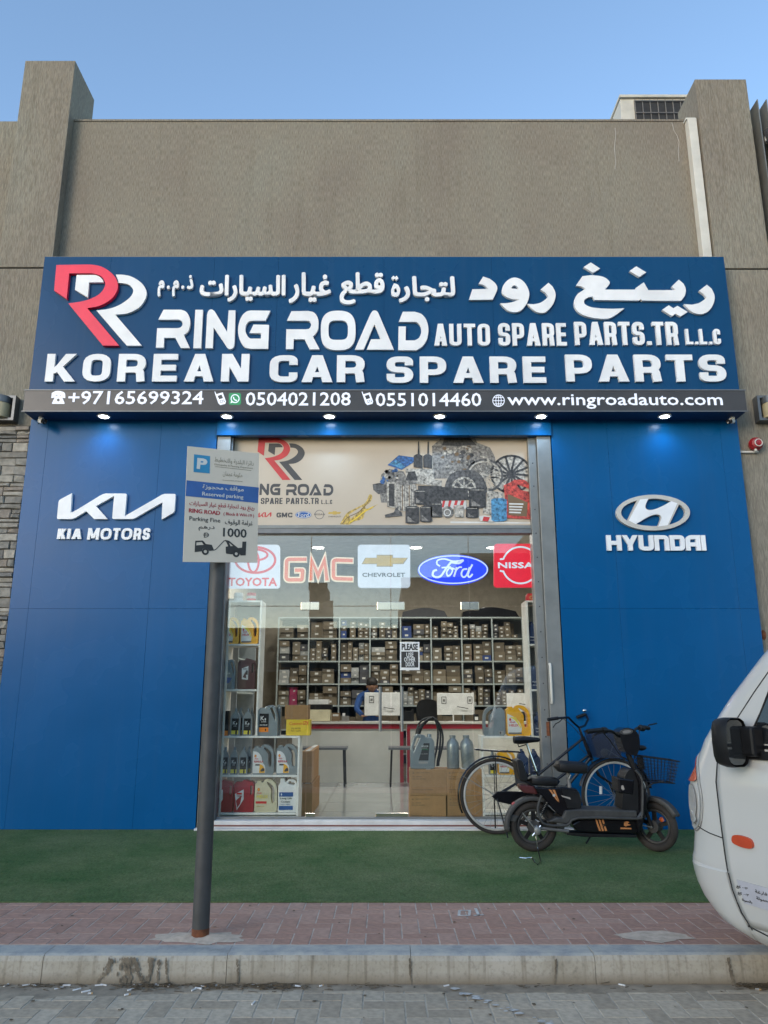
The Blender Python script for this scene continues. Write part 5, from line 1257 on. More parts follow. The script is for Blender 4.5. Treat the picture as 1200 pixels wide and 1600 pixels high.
dk = empty('desk_radio', (X_(640, 1120, 4.5), 4.5, zt), 'black desk device next to the right door pull', 'desk device')
pxbox('body', 630, 1111, 646, 1126.8, 4.5, .15, 'black', dk); pxbox('antenna', 643.5, 1108, 647, 1126.8, 4.48, .02, 'black', dk)
spk = empty('desk_speaker', (X_(745, 1120, 4.45), 4.45, zt), 'small black speaker at the right of the second monitor', 'speaker')
pxbox('body', 741, 1116, 748, 1126.8, 4.45, .1, 'black', spk); pxbox('label', 742, 1120, 747, 1125, 4.447, .002, 'white', spk, 0)
och = empty('office_chair', (X_(667, 1120, 5.0), 5.0, GF), 'black office chair behind the counter', 'chair')
MB().shape([path([[(652, 1130), (651, 1105), (656, 1095), (668, 1092.5), (680, 1095), (684, 1105), (683, 1130)]])], [], fpx(5.0), 5.0, 5.06).build('backrest', 'black', och, bevel=.01)
cxo = X_(667, 1120, 5.0)
MB().box(cxo - .24, cxo + .24, 4.72, 5.0, .58, .66).build('seat', 'black', och, bevel=.02)
MB().cyl((cxo, 4.88, .26), (cxo, 4.88, .58), .03, 10).build('gas_column', 'frame_dark', och)
for k in range(5): MB().bar((cxo, 4.88, .26), (cxo + .27 * math.cos(k * 1.257), 4.88 + .27 * math.sin(k * 1.257), .22), .035).build('base_arm', 'black', och)
# tables
def table(a, c, py, leg_px, Y, label):
    x0, x1 = X_(a, py, Y), X_(c, py, Y); z = Z_(py, Y)
    t = empty('side_table', ((x0 + x1) / 2, Y, GF), label, 'table')
    wbox('table_top', x0, x1, Y, Y + .45, z - .035, z, 'frame_dark', t, bevel=.004)
    for i, xx in enumerate((x0 + .05, x1 - .05)):
        for yy in (Y + .03, Y + .42):
            MB().bar((xx, yy, z - .036), (xx + (-.02 if i == 0 else .02), yy, GF), .026).build('leg', 'black', t)
table(440, 542, 1168, 0, 3.65, 'thin dark table left of the door opening in front of the counter')
table(607, 735, 1168, 0, 3.65, 'thin dark table behind the rubber hoses')

# ---- clerk bent over the counter
def person():
    t = empty('person', (X_(580, 1100, 5.05), 5.05, GF), 'person in a blue shirt and dark hair bending over the counter behind the white monitor', 'person')
    hx, hz = X_(583, 1071, 4.95), Z_(1071, 4.95)
    ox = hx - .02; b = Vector((ox, 5.25, 0))
    V = [(0, 0, 1.02), (0, -.02, 1.18), (0, -.10, 1.36), (0, -.17, 1.50), (0, -.22, hz - .11), (0, -.27, hz),         # spine, neck, head
         (-.20, -.14, 1.47), (-.26, -.32, 1.27), (-.14, -.55, 1.17), (.20, -.14, 1.47), (.25, -.32, 1.27), (.12, -.55, 1.17),
         (-.10, 0, .98), (-.11, -.03, .60), (-.11, .02, GF + .06), (-.11, -.12, GF + .03), (.10, 0, .98), (.11, -.03, .60), (.11, .02, GF + .06), (.11, -.12, GF + .03)]
    rr = [.14, .14, .155, .11, .055, .09, .075, .05, .036, .075, .05, .036, .10, .065, .045, .04, .10, .065, .045, .04]
    Eg = [(0, 1), (1, 2), (2, 3), (3, 4), (4, 5), (3, 6), (6, 7), (7, 8), (3, 9), (9, 10), (10, 11), (0, 12), (12, 13), (13, 14), (14, 15), (0, 16), (16, 17), (17, 18), (18, 19)]
    me = bpy.data.meshes.new('body'); me.from_pydata([Vector(v) + b - WLOC[t.name] for v in V], Eg, [])
    me.materials.append(M['shirt'])
    o = link('body', me, t); o.modifiers.new('skin', 'SKIN')
    for i, d in enumerate(me.skin_vertices[0].data): d.radius = (rr[i], rr[i]); d.use_root = (i == 0)
    s = o.modifiers.new('sub', 'SUBSURF'); s.levels = s.render_levels = 1
    hc = b + Vector((0, -.29, hz + .0))
    MB().ell((hc.x, hc.y, hc.z), (.083, .10, .112), 16, 12).build('head', 'skin', t, smooth=True)
    MB().ell((hc.x, hc.y - .012, hc.z + .05), (.096, .108, .088), 16, 12).build('hair', 'hair', t, smooth=True)
    MB().ell((hc.x, hc.y - .10, hc.z - .02), (.016, .02, .022), 8, 6).build('nose', 'skin', t)
    for s_ in (-1, 1):
        MB().ell((hc.x + s_ * .084, hc.y, hc.z - .015), (.012, .02, .03), 8, 6).build('ear', 'skin', t)
        MB().ell((hc.x + s_ * .03, hc.y - .088, hc.z + .002), (.013, .008, .007), 8, 5).build('eye', 'hair', t)
        w = b + Vector((s_ * .13, -.56, 1.165))
        MB().ell(w + Vector((0, -.03, 0)), (.04, .05, .018), 10, 6).build('palm', 'skin', t, smooth=True)
        for f in range(4):
            f0 = w + Vector(((f - 1.5) * .018, -.07, 0)); L = (.05, .06, .055, .042)[f]
            MB().tube([f0, f0 + Vector((0, -L * .6, .006)), f0 + Vector((0, -L, -.008))], [.009, .008, .006], 6).build('finger', 'skin', t, smooth=True)
        MB().tube([w + Vector((-s_ * .03, -.01, 0)), w + Vector((-s_ * .055, -.04, 0)), w + Vector((-s_ * .05, -.065, -.004))], [.011, .009, .007], 6).build('thumb', 'skin', t, smooth=True)
    MB().tube([hc + Vector((-.02, -.096, -.055)), hc + Vector((.02, -.096, -.055))], .005, 5).build('mouth', 'rust', t)
person()

# ================================================================== ACROSS THE ROAD (mirrored in the shop glass)
def mir(px, py, Y):
    """where the mirror ray of the glass pane through px, py meets plane Y across the road"""
    r = ray(px, py); t = (YG - CAM.y) / r.y; p = CAM + r * t; r = Vector((r.x, -r.y, r.z)); return p + r * ((Y - p.y) / r.y)
def far_building(label, a, c, top, Y, depth, nwin, name='far_building'):
    x0, x1 = sorted((mir(a, 1000, Y).x, mir(c, 1000, Y).x)); z1 = mir((a + c) / 2, top, Y).z
    t = empty(name, ((x0 + x1) / 2, Y, 0), label, 'building')
    wbox('wall', x0, x1, Y - depth, Y, 0, z1, 'facade_far', t)
    wbox('parapet', x0 - .06, x1 + .06, Y - .2, Y + .05, z1 - .25, z1 + .12, 'facade_far', t)
    n = max(1, nwin)
    for k in range(n):
        xx = x0 + (k + .5) * (x1 - x0) / n
        f = wbox('shop_front', xx - 1.3, xx + 1.3, Y + .01, Y + .09, .1, 2.9, 'frame_dark', t)
        w = MB().box(xx - 1.2, xx + 1.2, Y + .1, Y + .12, .3, 2.8); o = w.build('pane', 'van_glass', t)
    return t
far_building('plain warehouse block across the road mirrored low in the left panes', 200, 627, 985, -30, 12, 5)
far_building('taller warehouse block across the road mirrored in the right panes', 629, 722, 906, -30, 12, 2)
far_building('tallest block across the road mirrored behind the blue oval sign', 724, 834, 868, -31, 12, 2)
far_building('wide dark block across the road at the far right of the mirror image', 836, 1150, 825, -30, 14, 4)
far_building('slim roof tank tower across the road mirrored under the orange letters', 482, 508, 914, -31.5, 3, 0)
far_building('low block across the road mirrored at the far left', -250, 198, 960, -30, 12, 4)

# ================================================================== WINDOW SHELVES AND GOODS
YW = 0.305
def shelf_unit(label, uprights, boards, name='display_shelf'):
    t = empty(name, (uprights[0][0], YW, GF), label, 'shelf')
    for x, z0, z1 in uprights: wbox('side_panel', x - .010, x + .010, YW, YW + .30, z0, z1, 'white_shelf', t, bevel=.0015)
    for x0, x1, z in boards: wbox('shelf_board', x0, x1, YW + .001, YW + .298, z - .020, z, 'white_shelf', t, bevel=.0015)
    return t
zs = {k: Z_(k, YW) for k in (938, 1006, 1077, 1150, 1211, 1270)}
xl, xm, xr_ = -1.725, X_(404, 1050, YW), X_(466, 1200, YW)
LS = shelf_unit('tall white display shelf of oil cans behind the parking sign pole', [(xl, GF + .06, zs[938]), (xm, zs[1150], zs[938] - .001), (xr_, GF + .06, zs[1150] - .021)],
           [(xl + .011, xm - .011, zs[938] - .001)] + [(xl + .011, xm - .011, zs[k]) for k in (1006, 1077)] + [(xl + .011, xr_ + .010, zs[1150])] + [(xl + .011, xr_ - .011, zs[k]) for k in (1211, 1270)])
wbox('plinth', xl, xr_ + .01, YW + .004, YW + .29, GF + .001, GF + .058, 'white_shelf', LS)
wbox('back_panel', xl + .02, xm - .02, YW + .299, YW + .305, zs[1006], zs[938] - .03, 'shelf_back', LS)
xn, xo = X_(828, 1050, YW), X_(755, 1210, YW)
RS = shelf_unit('white display shelf of blue cans behind the bicycle', [(1.86, GF + .06, zs[938]), (xn, zs[1150], zs[938] - .001), (xo, GF + .06, zs[1150] - .021)],
           [(xn + .011, 1.849, zs[938] - .001)] + [(xn + .011, 1.849, zs[k]) for k in (1006, 1077)] + [(xo - .010, 1.849, zs[1150])] + [(xo + .011, 1.849, zs[k]) for k in (1211, 1270)])
wbox('plinth', xo - .01, 1.86, YW + .004, YW + .29, GF + .001, GF + .058, 'white_shelf', RS)
wbox('back_panel', xn + .02, 1.84, YW + .299, YW + .305, zs[1150], zs[938] - .03, 'shelf_back', RS)

def can(name, W, H, D, outline, holes, mt, decals=(), texts=(), cap=None, bev=.007):
    """moulded container: outline and holes in 0..1 of width and height; decals and lettering on its face"""
    t = empty(name, (0, 0, 0)); q = lambda ps: [((x - .5) * W, y * H) for x, y in ps]
    MB().shape([q(outline)], [q(h) for h in holes], None, 0, D).build('body', mt, t, bevel=bev)
    for k, (ps, m_) in enumerate(decals): MB().shape([q(ps)], [], None, -.0006 * (k + 1) - .0004, -.0006 * k - .0003).build('label_print', m_, t, fix=False)
    y = -.0006 * len(decals) - .0006
    for s_, x0, x1, z0, z1, m_ in texts: text('lettering', s_, (x0 - .5) * W, (x1 - .5) * W, z0 * H, z1 * H, y, m_, t, th=.0006, bold=.0006)
    if cap:
        cx, r_, cz, m_ = cap
        MB().lathe([(0, 0), (r_, 0), (r_, .03), (r_ * .9, .034), (0, .034)], ((cx - .5) * W, D / 2, cz * H), n=14).build('cap', m_, t, smooth=True)
    return t
def R_(x0, y0, x1, y1): return [(x0, y0), (x1, y0), (x1, y1), (x0, y1)]
O_loop = path([(.07, 0), (.93, 0), [(1, .06), (1, .55), (.97, .72), (.90, .86), (.74, .97), (.55, 1), (.42, .97)], (.36, .90), (.28, .90), (.27, .95), (.10, .95), (.09, .89), [(.03, .86), (0, .76), (0, .06)]])
H_loop = path([[(.80, .26), (.88, .32), (.89, .55), (.86, .70), (.78, .80), (.60, .90), (.52, .89), (.60, .80), (.72, .66), (.72, .45), (.76, .28)]])
O_kx = [(.06, 0), (.94, 0), (1, .04), (1, .60), (.84, .95), (.70, 1), (.40, .97), (.34, .91), (.12, .91), (0, .78), (0, .04)]
H_kx = [(.60, .90), (.72, .90), (.88, .60), (.86, .50)]
O_jug = [(.04, 0), (.96, 0), (1, .04), (1, .80), (.93, .92), (.46, 1), (.38, .93), (.08, .93), (0, .84), (0, .04)]
H_jug = [(.80, .52), (.90, .56), (.90, .80), (.80, .82)]
O_bt = path([(.08, 0), (.92, 0), [(1, .04), (1, .60), (.92, .76), (.70, .88)], (.66, .93), (.34, .93), [(.30, .88), (.08, .76), (0, .60), (0, .04)]])
swirl = path([[(.05, .72), (.30, .62), (.50, .48), (.62, .28), (.60, .12)], (.05, .08)])
PR = {}
PR['yellow'] = can('oil_can', .20, .30, .10, O_loop, [H_loop], 'yellow', [(swirl, 'white'), (path([[(.12, .62), (.35, .50), (.50, .35), (.58, .22)], (.60, .30), (.40, .60)]), 'yellow2'), (R_(.08, .05, .62, .11), 'mid_print'), (disc(.16, .53, .045), 'red_bright')], [('HELIX', .12, .50, .30, .38, 'red_bright'), ('Shell', .14, .36, .42, .47, 'red_bright')])
PR['rimula'] = can('oil_can', .22, .29, .10, O_loop, [H_loop], 'silver', [(path([[(.04, .78), (.26, .74), (.42, .60), (.48, .42), (.60, .28), (.62, .06)], (.04, .05)]), 'white'), (path([[(.36, .36), (.50, .30), (.60, .18)], (.60, .06), (.34, .06)]), 'yellow'), (disc(.15, .62, .05), 'red_bright'), (disc(.15, .62, .035), 'yellow'), (R_(.16, .30, .36, .35), 'dark_print'), (path([[(.40, .14), (.50, .22), (.58, .20)], (.58, .12), (.42, .10)]), 'dark_print')], [('RIMULA', .10, .52, .40, .47, 'red_bright'), ('Shell', .12, .28, .51, .55, 'red_bright')])
PR['kx4'] = can('oil_can', .20, .30, .10, O_kx, [H_kx], 'silver', [(R_(.10, .12, .56, .72), 'black'), (R_(.10, .12, .56, .27), 'orange'), (disc(.42, .19, .035), 'black')], [('K', .16, .34, .50, .64, 'white'), ('1', .36, .42, .50, .57, 'white'), ('LUBE', .20, .44, .44, .47, 'white'), ('C3 5W-30', .14, .50, .33, .37, 'white')])
PR['kx1'] = can('oil_bottle', .10, .27, .065, O_bt, [], 'silver', [(R_(.14, .10, .86, .66), 'black'), (R_(.14, .06, .86, .20), 'yellow2'), (disc(.64, .13, .10), 'black')], [('K', .26, .56, .42, .56, 'white'), ('1', .60, .70, .42, .49, 'white'), ('oil', .34, .62, .36, .39, 'white')], cap=(.5, .016, .92, 'greyblue'))
PR['kixblack'] = can('oil_tin', .14, .27, .10, [(0, 0), (1, 0), (1, 1), (0, 1)], [], 'black', [(R_(.02, .01, .98, .20), 'orange'), (R_(.08, .03, .60, .17), 'yellow2')], [('K', .20, .52, .66, .82, 'white'), ('LUBE', .20, .60, .50, .56, 'white'), ('5W-30', .22, .70, .28, .33, 'white')], bev=.004)
PR['kixx'] = can('oil_can', .18, .32, .10, O_kx, [H_kx], 'greyblue', [(path([(.14, .16), (.50, .14), (.78, .42), (.46, .66), (.20, .60)]), 'silver'), (path([(.18, .22), (.60, .20), (.76, .38), (.18, .40)]), 'blue_print')], [('Kixx', .20, .66, .50, .56, 'white')])
PR['maroon'] = can('oil_jug', .22, .33, .11, O_jug, [H_jug], 'maroon', [(path([(.26, .32), (.60, .30), (.60, .74), (.24, .66)]), 'white'), (path([(.30, .38), (.52, .34), (.44, .56)]), 'maroon'), (R_(.46, .46, .58, .60), 'dark_print')], [('RED', .32, .56, .62, .67, 'dark_print')])
PR['red'] = can('oil_jug', .22, .33, .11, O_jug, [H_jug], 'red', [(path([(.06, .56), (.48, .70), (.50, .40), (.18, .06)]), 'white'), (path([(.12, .36), (.40, .52), (.34, .26), (.20, .14)]), 'red'), (R_(.14, .54, .40, .60), 'red_bright')], [('DIESEL', .16, .42, .48, .52, 'red')])
PR['cream'] = can('oil_can', .22, .33, .10, O_loop, [H_loop], 'cream', [(R_(.06, .26, .54, .33), 'red_bright'), (disc(.17, .68, .055), 'red_bright'), (disc(.17, .68, .038), 'yellow')], [('HELIX', .10, .60, .42, .52, 'yellow2'), ('Shell', .10, .30, .56, .60, 'red_bright'), ('MOTOR OIL', .10, .44, .16, .19, 'gold_print')])
O_cool = path([(.04, 0), (.96, 0), (1, .05), (1, .72), [(.98, .84), (.90, .93), (.78, .97)], (.50, .97), (.44, .90), (.34, .90), (.33, 1.0), (.10, 1.0), (.09, .88), (0, .78), (0, .05)])
PR['cool'] = can('coolant_jug', .18, .33, .10, O_cool, [[(.50, .84), (.84, .80), (.88, .86), (.58, .92)]], 'white', [(R_(.06, .46, .80, .59), 'blue_print'), (R_(.06, .07, .80, .19), 'blue_print'), (disc(.18, .525, .03), 'white')], [('Long Life', .12, .74, .375, .435, 'dark_print'), ('Coolant', .16, .66, .285, .34, 'dark_print'), ('LLC -35C', .16, .66, .22, .25, 'blue_print')])
PR['silver'] = can('oil_can', .22, .31, .10, [(1 - x, y) for x, y in O_loop], [[(1 - x, y) for x, y in H_loop]], 'silver', [(R_(.70, .05, .88, .16), 'light_print'), (R_(.74, .07, .80, .14), 'dark_print')])
PR['navy'] = can('oil_bottle', .13, .30, .08, [(.06, 0), (.94, 0), (1, .05), (1, .66), (.72, .82), (.62, .96), (.50, 1), (.34, .97), (.28, .90), (.08, .84), (0, .68), (0, .05)], [], 'navy', [(stroke(ell2(.45, .36, .26, .12, 14), .05, True)[0], 'silver')], [('Mobis', .2, .66, .30, .36, 'white'), ('5W-30', .22, .60, .16, .20, 'white')], cap=(.42, .018, .94, 'navy'))
PR['grey4'] = can('oil_can', .24, .34, .12, [(1 - x, y) for x, y in O_kx], [[(1 - x, y) for x, y in H_kx]], 'silver', [(path([(.34, .24), (.74, .24), (.80, .74), (.56, .74)]), 'dark_print'), (R_(.34, .15, .72, .21), 'light_print'), (path([(.44, .58), (.70, .58), (.71, .62), (.46, .62)]), 'mid_print')], [('GENUINE', .46, .74, .64, .67, 'white'), ('ATF OIL', .46, .74, .55, .57, 'lit_green'), ('FULL SYNTH', .42, .72, .42, .44, 'light_print')], cap=(.80, .022, .90, 'silver'))
used = {}
def put(kind, a, c, top, bot, label, Y=YW + .03, z=None, group=None, rz=0):
    p = PR[kind]; w0, h0 = DIM[kind]
    x0, x1 = X_(a, (top + bot) / 2, Y), X_(c, (top + bot) / 2, Y); zb = z if z is not None else min(zs.values(), key=lambda q: abs(q - Z_(bot, Y)))
    h = Z_(top, Y) - Z_(bot, Y); sc = ((x1 - x0) / w0, 1.0, h / h0); loc = ((x0 + x1) / 2, Y, zb + .0005)
    if kind in used: o = copy_tree(p, loc, label, scale=sc, rz=rz)
    else:
        used[kind] = 1; o = p; o.location = loc; o.scale = sc; o.rotation_euler = (0, 0, rz); o['label'] = label
    o['category'] = {'oil_can': 'oil can', 'oil_bottle': 'bottle', 'oil_tin': 'oil tin', 'oil_jug': 'jug', 'coolant_jug': 'jug'}[p.name.split('.')[0]]
    if group: o['group'] = group
    return o
DIM = dict(yellow=(.20, .30), rimula=(.22, .29), kx4=(.20, .30), kx1=(.10, .27), kixblack=(.14, .27), kixx=(.18, .32), maroon=(.22, .33), red=(.22, .33), cream=(.22, .33), cool=(.18, .33), silver=(.22, .31), navy=(.13, .30), grey4=(.24, .34))
put('yellow', 349, 374, 962, 1004, 'yellow oil can on the top left shelf, nearer the pole')
put('yellow', 376, 404, 962, 1004, 'yellow oil can on the top left shelf beside the upright')
put('kixx', 345, 368, 1028, 1075, 'grey blue oil can with a blue label on the second left shelf')
put('maroon', 371, 399, 1026, 1075, 'dark maroon oil jug on the second left shelf')
put('kixblack', 339, 357, 1110, 1149, 'black and orange tin on the third left shelf')
put('kx1', 360, 375, 1108, 1149, 'slim silver bottle next to the black tin on the third left shelf')
put('kx1', 379, 394, 1108, 1149, 'slim silver bottle next to the upright on the third left shelf')
for i, (a, c) in enumerate(((370, 380), (388, 397))): put('kx1', a, c, 1106, 1147, ('slim silver bottle in the second row of the third left shelf, left one', 'slim silver bottle in the second row of the third left shelf, near the upright')[i], Y=YW + .13)
put('kx4', 402, 434, 1101, 1149, 'large silver can with black and orange label on top of the low shelf')
put('silver', 432, 438, 1101, 1149, 'narrow grey can edge behind the large silver can', Y=YW + .15)
for i, a in enumerate((331, 344.5, 359, 373.5)):
    put('kx1', a, a + 13, 1168, 1209, 'slim silver bottle on the fourth left shelf, ' + ('half hidden by the pole', 'nearest the pole', 'third from the pole', 'beside the big silver can')[i])
put('kx1', 384, 393, 1166, 1207, 'slim silver bottle in the second row of the fourth left shelf', Y=YW + .13)
put('rimula', 394, 428, 1161, 1208, 'silver and white oil can on the fourth left shelf, left of its twin')
put('rimula', 431.5, 465, 1160, 1208, 'silver and white oil can at the right end of the fourth left shelf')
put('red', 333, 364, 1217, 1268, 'red oil jug on the bottom left shelf half behind the pole')
put('red', 365, 397, 1217, 1268, 'red oil jug on the bottom left shelf beside the cream can')
put('cream', 398, 433, 1216, 1268, 'cream oil can with yellow lettering on the bottom left shelf')
put('cool', 434.5, 464, 1215, 1268, 'white coolant jug with blue bands on the bottom left shelf')
put('silver', 755, 789, 1102, 1148, 'plain silver oil can left of the yellow one on the right low shelf')
put('yellow', 791, 829, 1102, 1150, 'bright yellow oil can above the bicycle saddle')
for top, bot, row in ((971, 1004, 'top'), (1040, 1075, 'second'), (1112, 1147, 'third')):
    sh = {1004: 0, 1075: 4, 1147: 9}[bot]
    put('navy', 824.5 + sh, 841 + sh, top, bot, 'navy bottle on the %s right shelf beside the upright' % row)
    put('navy', 842.5 + sh, 858 + sh, top, bot, 'navy bottle on the %s right shelf next to the jamb' % row)
for i, a in enumerate((809, 828, 848)): put('navy', a, a + 17, 1171, 1209, 'navy bottle on the fourth right shelf, ' + ('behind the bicycle seat post', 'in the middle', 'next to the jamb')[i])
put('yellow', 778, 806, 1172, 1210, 'yellow can behind the rear bicycle wheel on the fourth right shelf')
put('kx1', 764, 776, 1176, 1210, 'slim silver bottle behind the rear bicycle wheel')

# extra bits above the units
for a, mt, lab in ((373, 'white', 'small white tin on top of the tall left shelf'), (393, 'red_bright', 'small red tin on top of the tall left shelf')):
    x = X_(a, 930, YW + .1); t = empty('small_tin', (x, YW + .1, zs[938]), lab, 'tin')
    MB().lathe([(0, 0), (.05, 0), (.052, .006), (.052, .085), (.046, .095), (0, .096)], (x, YW + .1, zs[938]), n=18).build('tin_body', mt, t, smooth=True)
    MB().lathe([(.0525, .03), (.0528, .06)], (x, YW + .1, zs[938]), n=18).build('label_band', 'paper', t)
x = X_(830, 930, YW + .1); t = empty('small_tin', (x, YW + .1, zs[938]), 'round red and gold tin on top of the right shelf by the jamb', 'tin')
MB().lathe([(0, 0), (.06, 0), (.066, .01), (.066, .06), (.05, .085), (0, .086)], (x, YW + .1, zs[938]), n=18).build('tin_body', 'banner_red', t, smooth=True)
MB().shape(stroke(ell2(x, zs[938] + .035, .03, .018, 16), .008, True), [], None, YW + .028, YW + .032).build('label_print', 'gold_print', t)

# ---- cartons by the door
def big_carton(name, a, c, top, bot, Y, dep, label, z=None, marks=True, mt='carton', rz=0):
    x0, x1 = X_(a, (top + bot) / 2, Y), X_(c, (top + bot) / 2, Y); h = Z_(top, Y) - Z_(bot, Y); z = Z_(bot, Y) if z is None else z
    t = empty(name, ((x0 + x1) / 2, Y, z), label, 'carton', rz=rz); w = x1 - x0
    lw = lambda nm, b, m_, bv=0: b.build(nm, m_, t, local=True, bevel=bv)
    lw('carton_body', MB().box(-w / 2, w / 2, 0, dep, 0, h), mt, .004)
    lw('packing_tape', MB().box(-.025, .025, .002, dep - .002, h + .0004, h + .001), 'paper')
    if marks:
        W = lambda s_, fx0, fx1, fz0, fz1: text('lettering', s_, -w / 2 + fx0 * w, -w / 2 + fx1 * w, fz0 * h, fz1 * h, -.0004, 'brown_print', t, th=.0005, bold=.0005)
        WLOC_t = WLOC[t.name]; WLOC[t.name] = Vector((0, 0, 0))
        lw('print_mark', MB().shape([[(-w * .44, h * .84), (-w * .38, h * .84), (-w * .41, h * .90)]], [], None, -.001, -.0004), 'brown_print')
        W('GENUINE PARTS', .16, .55, .85, .89); W('OIL - ENGINE', .06, .32, .70, .74); W('05100-00451', .06, .42, .61, .66); W('MADE IN KOREA', .06, .62, .20, .25); W('20 L x 1', .06, .30, .12, .16)
        WLOC[t.name] = WLOC_t
    return t, h
YK = .34
t, h1 = big_carton('cardboard_carton', 640, 697, 1240.5, 1281, YK, .32, 'cardboard carton on the floor left of the bicycle, under another', z=GF)
t, h2 = big_carton('cardboard_carton', 641, 698, 1199, 1240, YK, .32, 'cardboard carton on its twin, carrying the grey can with black label', z=GF + h1 + .001, rz=.01)
t, h3 = big_carton('cardboard_carton', 699, 754, 1240.5, 1281, YK, .32, 'cardboard carton on the floor seen through the rear bicycle wheel', z=GF, rz=-.008)
t, h4 = big_carton('cardboard_carton', 698, 753, 1199, 1240, YK, .32, 'upper cardboard carton seen through the rear bicycle wheel', z=GF + h3 + .001)
ztop = GF + h1 + h2 + .002
put('grey4', 641, 679, 1143, 1197, 'grey oil can with black sloping label on the door cartons', Y=YK + .04, z=ztop)
def flask(a, c, top, bot, Y, z, label, lean=0):
    x0, x1 = X_(a, 1170, Y), X_(c, 1170, Y); h = Z_(top, Y) - Z_(bot, Y); r_ = (x1 - x0) / 2; x = (x0 + x1) / 2
    t = empty('oil_bottle', (x, Y + r_, z), label, 'bottle', 'grey flasks on the door cartons'); t.rotation_euler = (0, lean, 0)
    pr_ = [(0, 0), (r_ * .92, 0), (r_, .01), (r_, h * .68), (r_ * .93, h * .78), (r_ * .45, h * .90), (r_ * .42, h * .92), (r_ * .5, h * .925), (r_ * .5, h), (0, h)]
    MB().lathe(pr_, (0, 0, 0), n=20).build('flask_body', 'silver', t, smooth=True, local=True)
    MB().box(-.002, .002, -r_ - .001, -r_ + .004, h * .12, h * .72).build('flask_seam', 'greyblue', t, local=True)
    MB().tube([(-r_ * .5, -r_ * .9, h * .44), (0, -r_ - .002, h * .48), (r_ * .5, -r_ * .9, h * .44)], .003, 5).build('moulded_line', 'greyblue', t, local=True)
    return t
flask(698.5, 718, 1145, 1197, YK + .06, GF + h3 + h4 + .002, 'upright grey flask next to the rubber hoses')
flask(722, 743, 1145, 1197, YK + .06, GF + h3 + h4 + .002, 'leaning grey flask above the rear bicycle wheel', lean=-.06)
for i, (pts, lab) in enumerate((([(652, 1150), (656, 1136), (668, 1125), (678, 1122), (684, 1140), (683, 1165), (678, 1190)], 'black rubber hose arching behind the grey can, innermost'),
                                ([(654, 1152), (660, 1135), (672, 1124), (682, 1126), (688, 1145), (687, 1170), (683, 1192)], 'black rubber hose arching behind the grey can, middle one'),
                                ([(650, 1149), (655, 1130), (668, 1122), (681, 1124), (690, 1140), (692, 1160), (688, 1180), (685, 1192)], 'black rubber hose arching behind the grey can, outermost'))):
    yy = YK + .20 + .035 * i
    P = [at(a, b, yy) for a, b in crv(pts, 4)]; P[-1].z = ztop + .012
    t = empty('rubber_hose', P[-1], lab, 'hose', 'rubber hoses on the door cartons')
    MB().tube(P, .011, 8).build('hose', 'cable', t, smooth=True)

# cartons left, inside the door
big_carton('cardboard_carton', 472, 488, 1208, 1258, .75, 1.0, 'long cardboard carton on the floor behind the left display shelf', z=GF, marks=False)
big_carton('cardboard_carton', 472, 487.5, 1160, 1209, .76, .95, 'long cardboard carton on top of another behind the left display shelf', z=GF + .345, marks=False)
big_carton('cardboard_carton', 484, 492, 1138, 1165, 1.3, .6, 'narrow cardboard carton leaning behind the yellow box', z=.66, marks=False)
t, _ = big_carton('yellow_carton', 447, 484, 1125, 1150, YW + .08, .2, 'yellow printed carton on top of the low shelf', z=zs[1150] + .001, marks=False, mt='yellow_card')
x0 = X_(449, 1138, YW + .07)
tpx('lettering', 'Castrol', 452, 1128, 471, 1133, YW + .079, 'red_bright', t, th=.0008); tpx('lettering', 'GTX', 473, 1127, 482, 1133, YW + .079, 'red_bright', t, th=.0008, bold=.001)
tpx('lettering', 'OIL FILTER', 455, 1137, 470, 1139.5, YW + .079, 'dark_print', t, th=.0008); tpx('lettering', 'NO. 26300', 455, 1141, 470, 1143, YW + .079, 'dark_print', t, th=.0008)
big_carton('cardboard_carton', 445, 482, 1102, 1124.5, YW + .09, .2, 'plain cardboard carton on top of the yellow one', z=zs[1150] + (Z_(1125, YW + .08) - Z_(1150, YW + .08)) + .002, marks=False)

# ================================================================== BICYCLE
YBk = -0.30
bk = empty('bicycle', at(870, 1300, YBk) * Vector((1, 1, 0)) if False else (X_(870, 1250, YBk), YBk, FL + .008), 'old black roadster bicycle with rear rack leaning on the shop front', 'bicycle')
def bp(px, py, dy=0): p = at(px, py, YBk); return Vector((p.x, YBk + dy, p.z))
RW = 0.352; zc_ = FL + .008 + RW
def bwheel(cx, t, rot=0):
    c = Vector((cx, YBk, zc_)); w = empty('wheel', c, parent=t)
    ca, sa = math.cos(rot), math.sin(rot)
    P = lambda r_, a, dy=0: c + Vector((r_ * math.cos(a) * ca - dy * sa, r_ * math.cos(a) * sa + dy * ca, r_ * math.sin(a)))
    ring = lambda r_, n=48: [P(r_, 2 * math.pi * k / n) for k in range(n)]
    MB().tube(ring(RW - .016), .017, 8, closed=True).build('tyre', 'rubber', w, smooth=True)
    MB().tube(ring(RW - .041), .0125, 6, closed=True).build('rim', 'rim_alloy', w, smooth=True)
    sp = MB()
    for k in range(28):
        a = 2 * math.pi * k / 28; s_ = 1 if k % 2 else -1
        sp.bar(P(.018, a + s_ * 1.2, .02 * s_), P(RW - .045, a), .0026)
    sp.build('spokes', 'frame', w)
    MB().cyl(c + Vector((0, -.05, 0)), c + Vector((0, .05, 0)), .016, 12).build('hub', 'chrome', w, smooth=True)
    return c, P
cr0, PRr = bwheel(bp(775, 1241).x, bk); cf0, PF = bwheel(bp(963, 1248).x, bk, rot=.12)
